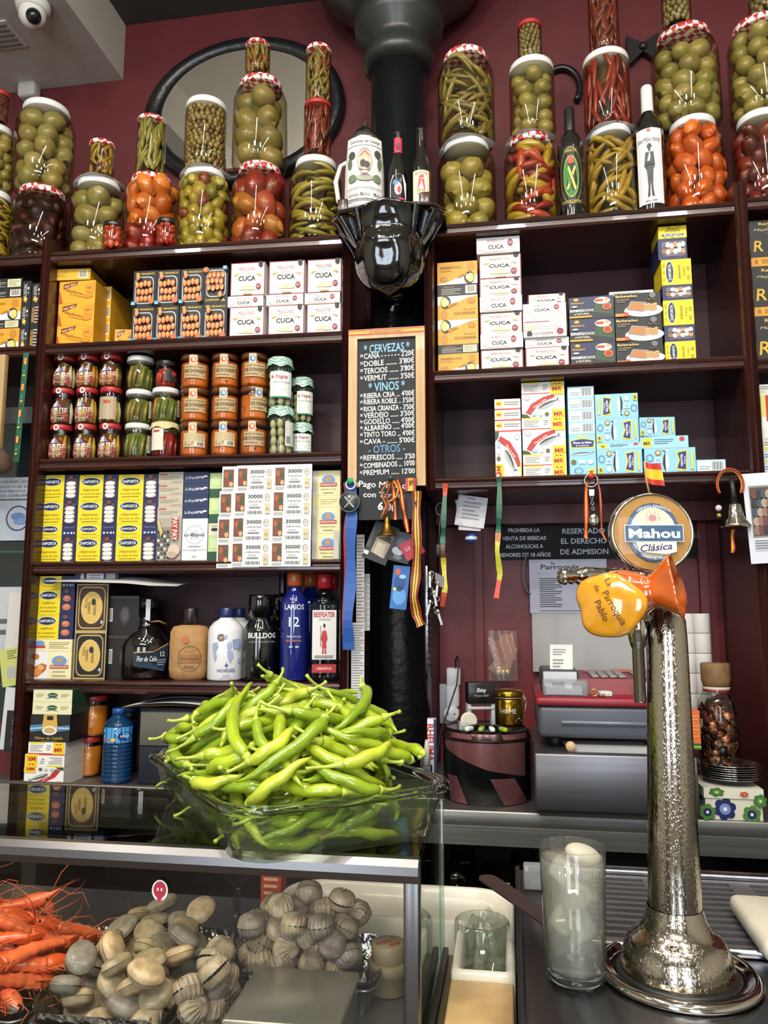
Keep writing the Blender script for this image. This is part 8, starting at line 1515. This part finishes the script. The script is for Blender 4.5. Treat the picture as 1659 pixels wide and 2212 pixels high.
# shells
def shellhalf(w,ribs,h,elong=1.0,seed=0):
    nu,nv=(110 if ribs else 40),8; vs=[(0,.42*w,.0)]; vs=[]; fs=[]
    for j in range(nv+1):
        t=j/nv
        for i in range(nu):
            a=2*PI*i/nu; ox,oy=w*math.cos(a)*elong,w*.86*math.sin(a)+(.1*w if math.sin(a)>0 else 0)*math.sin(a)**4
            ax_,ay_=0,w*.5
            x=ax_+(ox-ax_)*t; y=ay_+(oy-ay_)*t; q=math.sqrt(max(0,1-((x/(w*elong))**2+((y)/(w*.98))**2))) if t<1 else 0
            z=h*w*(q**.8)*(1.05 if t<.3 else 1)
            aa=math.atan2(ox,-(oy-ay_)); rb=(1+.075*math.cos(aa*ribs)*min(1,t*1.5)) if ribs else (1+.018*math.cos(t*40))
            vs.append((x*(1 if not ribs else .98+.02*rb),y,z*rb+(.0006*math.cos(aa*ribs)*t if ribs else 0)))
    for j in range(nv):
        for i in range(nu): k=(i+1)%nu; fs.append((j*nu+i,j*nu+k,(j+1)*nu+k,(j+1)*nu+i))
    return vs,fs
def shellkind(name,w,ribs,h,cols,elong,gape):
    out=[]
    for k,c in enumerate(cols):
        vs,fs=shellhalf(w,ribs,h,elong,k); m=M(c,.42,coat=.15,var=.28,vscale=90)
        o=MB().add(vs,fs,m,True).build('shell'); me=o.data; bpy.data.objects.remove(o)
        out.append((me,gape[k%len(gape)]))
    return out
def shellobj(kind,base,label,cat,group,loc,rot):
    me,g=kind; r=bpy.data.objects.new(base,None); COL.objects.link(r); r.location=loc; r.rotation_euler=rot; r.empty_display_size=.01; tag(r,label,cat,group)
    a=bpy.data.objects.new('shell',me); COL.objects.link(a); a.parent=r; a.rotation_euler=(g,0,0); a.location=(0,0,.0003)
    b=bpy.data.objects.new('shell',me); COL.objects.link(b); b.parent=r; b.scale=(1,1,-1); b.rotation_euler=(-g,0,0); b.location=(0,0,-.0003)
clams=shellkind('clam',.0195,0,.5,['#8a7c60','#a08e70','#7d7666','#ab9370','#706a5e'],1.15,[0,0,.06,0,.1]); cockles=shellkind('cockle',.0185,22,.72,['#857861','#9c8c72','#776c60','#8f8068'],1.0,[0,.05,0,.08])
def fill(kinds,base,label,cat,group,reg,n,r,seed,peak,base_h):
    x0,x1,y0,y1=reg; H=Heap(x0-.03,x1+.03,y0-.03,y1+.03,.0025,CZ0+.006); rn=random.Random(seed); cx,cy=(x0+x1)/2,(y0+y1)/2
    for s_ in range(n):
        best=None
        for t in range(14):
            x=rn.uniform(x0+r*.9,x1-r*.9); y=rn.uniform(y0+r*.9,y1-r*.9); z=H.at(x,y,r*.72)+r*.42; tg=base_h+peak*(1-((x-cx)/(x1-x0)*2)**2)*(.4+.6*min(1,(y-y0)/(y1-y0)*1.5)); sc=z-tg
            if best is None or sc<best[0]: best=(sc,x,y,z)
        _,x,y,z=best; H.put(x,y,z-r*.42,r*.86)
        shellobj(kinds[rn.randrange(len(kinds))],base,label,cat,group,(x,y,z),(rn.uniform(-.8,.9),rn.uniform(-.7,.7),rn.uniform(0,2*PI)))
fill(clams,'clam','smooth beige-grey clam in the middle foil-lined tray','clam','clams in the middle tray',(T2[0]+.012,T2[1]-.01,T2[2]+.01,T2[3]-.012),66,.0195,5,.0,CZ0+.012)
fill(cockles,'cockle','ribbed grey-brown cockle in the foil-lined tray by the steel box','cockle','cockles in the right tray',(-.355,-.18,.968,1.06),50,.0185,6,.02,CZ0+.016)
fill(cockles,'cockle','ribbed grey-brown cockle on the case floor left of the steel box','cockle','cockles left of the steel box',(-.37,-.312,.83,.955),16,.0185,8,.02,CZ0+.01)
# prawns
PO=M('#c9501c',.3,coat=.4,var=.2,vscale=60); PO2=M('#d9673a',.3,coat=.4,var=.2,vscale=60); PA=M('#c05a30',.4); EYE=M('#120c0a',.1)
def prawn(seed):
    rn=random.Random(seed); e=empty('cooked_prawn',(0,0,0),0,'whole cooked orange prawn with long feelers in the left tray','prawn','prawns in the left tray')
    pts=[];rs=[];n=18; ang=.35; x,z=.0,.0
    for i in range(n+1):
        t=i/n; pts.append((x,0,z)); rs.append(.0088*(1-.62*t**1.4)*(1+.09*math.cos(t*n*2.1)) if i<n else .002); ang-=1.7*t/n*1.3; x-=.0048*math.cos(ang); z-=0 if i<2 else .0048*math.sin(ang)*-.55*-1*0+.0
        z+=.0048*math.sin(ang)*.55
    MB().tube(pts,rs,PO if seed%2 else PO2,12,flat=1.15).build('tail_body',e)
    tp=Vector(pts[-1]); mb=MB()
    for k in range(5): a=(k-2)*.38; mb.ball((tp.x-.010*math.cos(a),.010*math.sin(a),tp.z-.002),.008,PO,8,5,(1.0,.4,.16),T=None)
    mb.build('tail_fan',e)
    MB().tube([(-.002,0,0),(.006,0,.001),(.016,0,.001),(.026,0,.002),(.034,0,.005),(.046,0,.01)],[.0086,.0098,.0096,.0066,.0025,.0004],PO2 if seed%2 else PO,12,flat=1.15).build('head',e)
    for s_ in (-1,1): o=MB().ball((.027,s_*.0062,.004),.0019,EYE,10,7).build('eye',e)
    for s_ in (-1,1):
        L_=.11; MB().tube([(.03,s_*.003,.001),(.05,s_*.012,.02+.006*rn.random()),(.068,s_*(.022+.015*rn.random()),.03),(.084,s_*.038,.03),(.09,s_*.055,.016)],[.0008,.0006,.0005,.0004,.0003],PA,5).build('antenna',e)
    mb=MB()
    for k in range(5):
        for s_ in (-1,1): mb.tube([(.012-.006*k,s_*.006,-.004),(.022-.007*k,s_*.013,-.009),(.034-.008*k,s_*.011,-.014)],[.0011,.0009,.0004],PA,5)
    mb.build('legs',e); return e
pro=[prawn(k) for k in range(3)]
PH=Heap(T1[0]-.05,T1[1]+.05,T1[2]-.05,T1[3]+.05,.003,CZ0+.006); rn=random.Random(3); used=set(); chp=[(-.06,0,.006),(-.035,0,.0075),(-.015,0,.0085),(.005,0,.0095),(.025,0,.008),(.042,0,.003)]
xv0=-.83
for s_ in range(78):
    best=None
    for t in range(14):
        x=rn.uniform(xv0,T1[1]-.035); y=rn.uniform(T1[2]+.03,T1[3]-.03); yaw=rn.uniform(-.9,.9)+(PI if rn.random()<.3 else 0)+.3
        ex=[x+math.cos(yaw)*a for a in (-.06,.045)]; ey=[y+math.sin(yaw)*a for a in (-.06,.045)]
        if max(ex)>T1[1]-.012 or min(ey)<T1[2]+.008 or max(ey)>T1[3]-.008: continue
        b_,z0,g=lay(PH,chp,x,y,yaw,.5,.75); tg=CZ0+.015+.045*min(1,max(0,(T1[1]-x)/.12))*(.45+.55*(y-T1[2])/(T1[3]-T1[2])); sc=z0-tg
        if best is None or sc<best[0]: best=(sc,x,y,yaw,b_,z0,g)
    if not best: continue
    _,x,y,yaw,b_,z0,g=best
    if z0>CZ0+.12: continue
    for a,h,px,py,r in g: PH.put(px,py,z0+b_*a,r)
    k=rn.randrange(3); o=pro[k] if k not in used else copy_tree(pro[k]); used.add(k)
    o.location=(x,y,z0); o.rotation_euler=(Matrix.Rotation(yaw,3,'Z')@Matrix.Rotation(-math.atan(b_),3,'Y')@Matrix.Rotation(rn.uniform(-1.2,1.2),3,'X')).to_euler()
for k in range(3):
    if k not in used:
        for c in kids_of(pro[k]): bpy.data.objects.remove(c)
        bpy.data.objects.remove(pro[k])
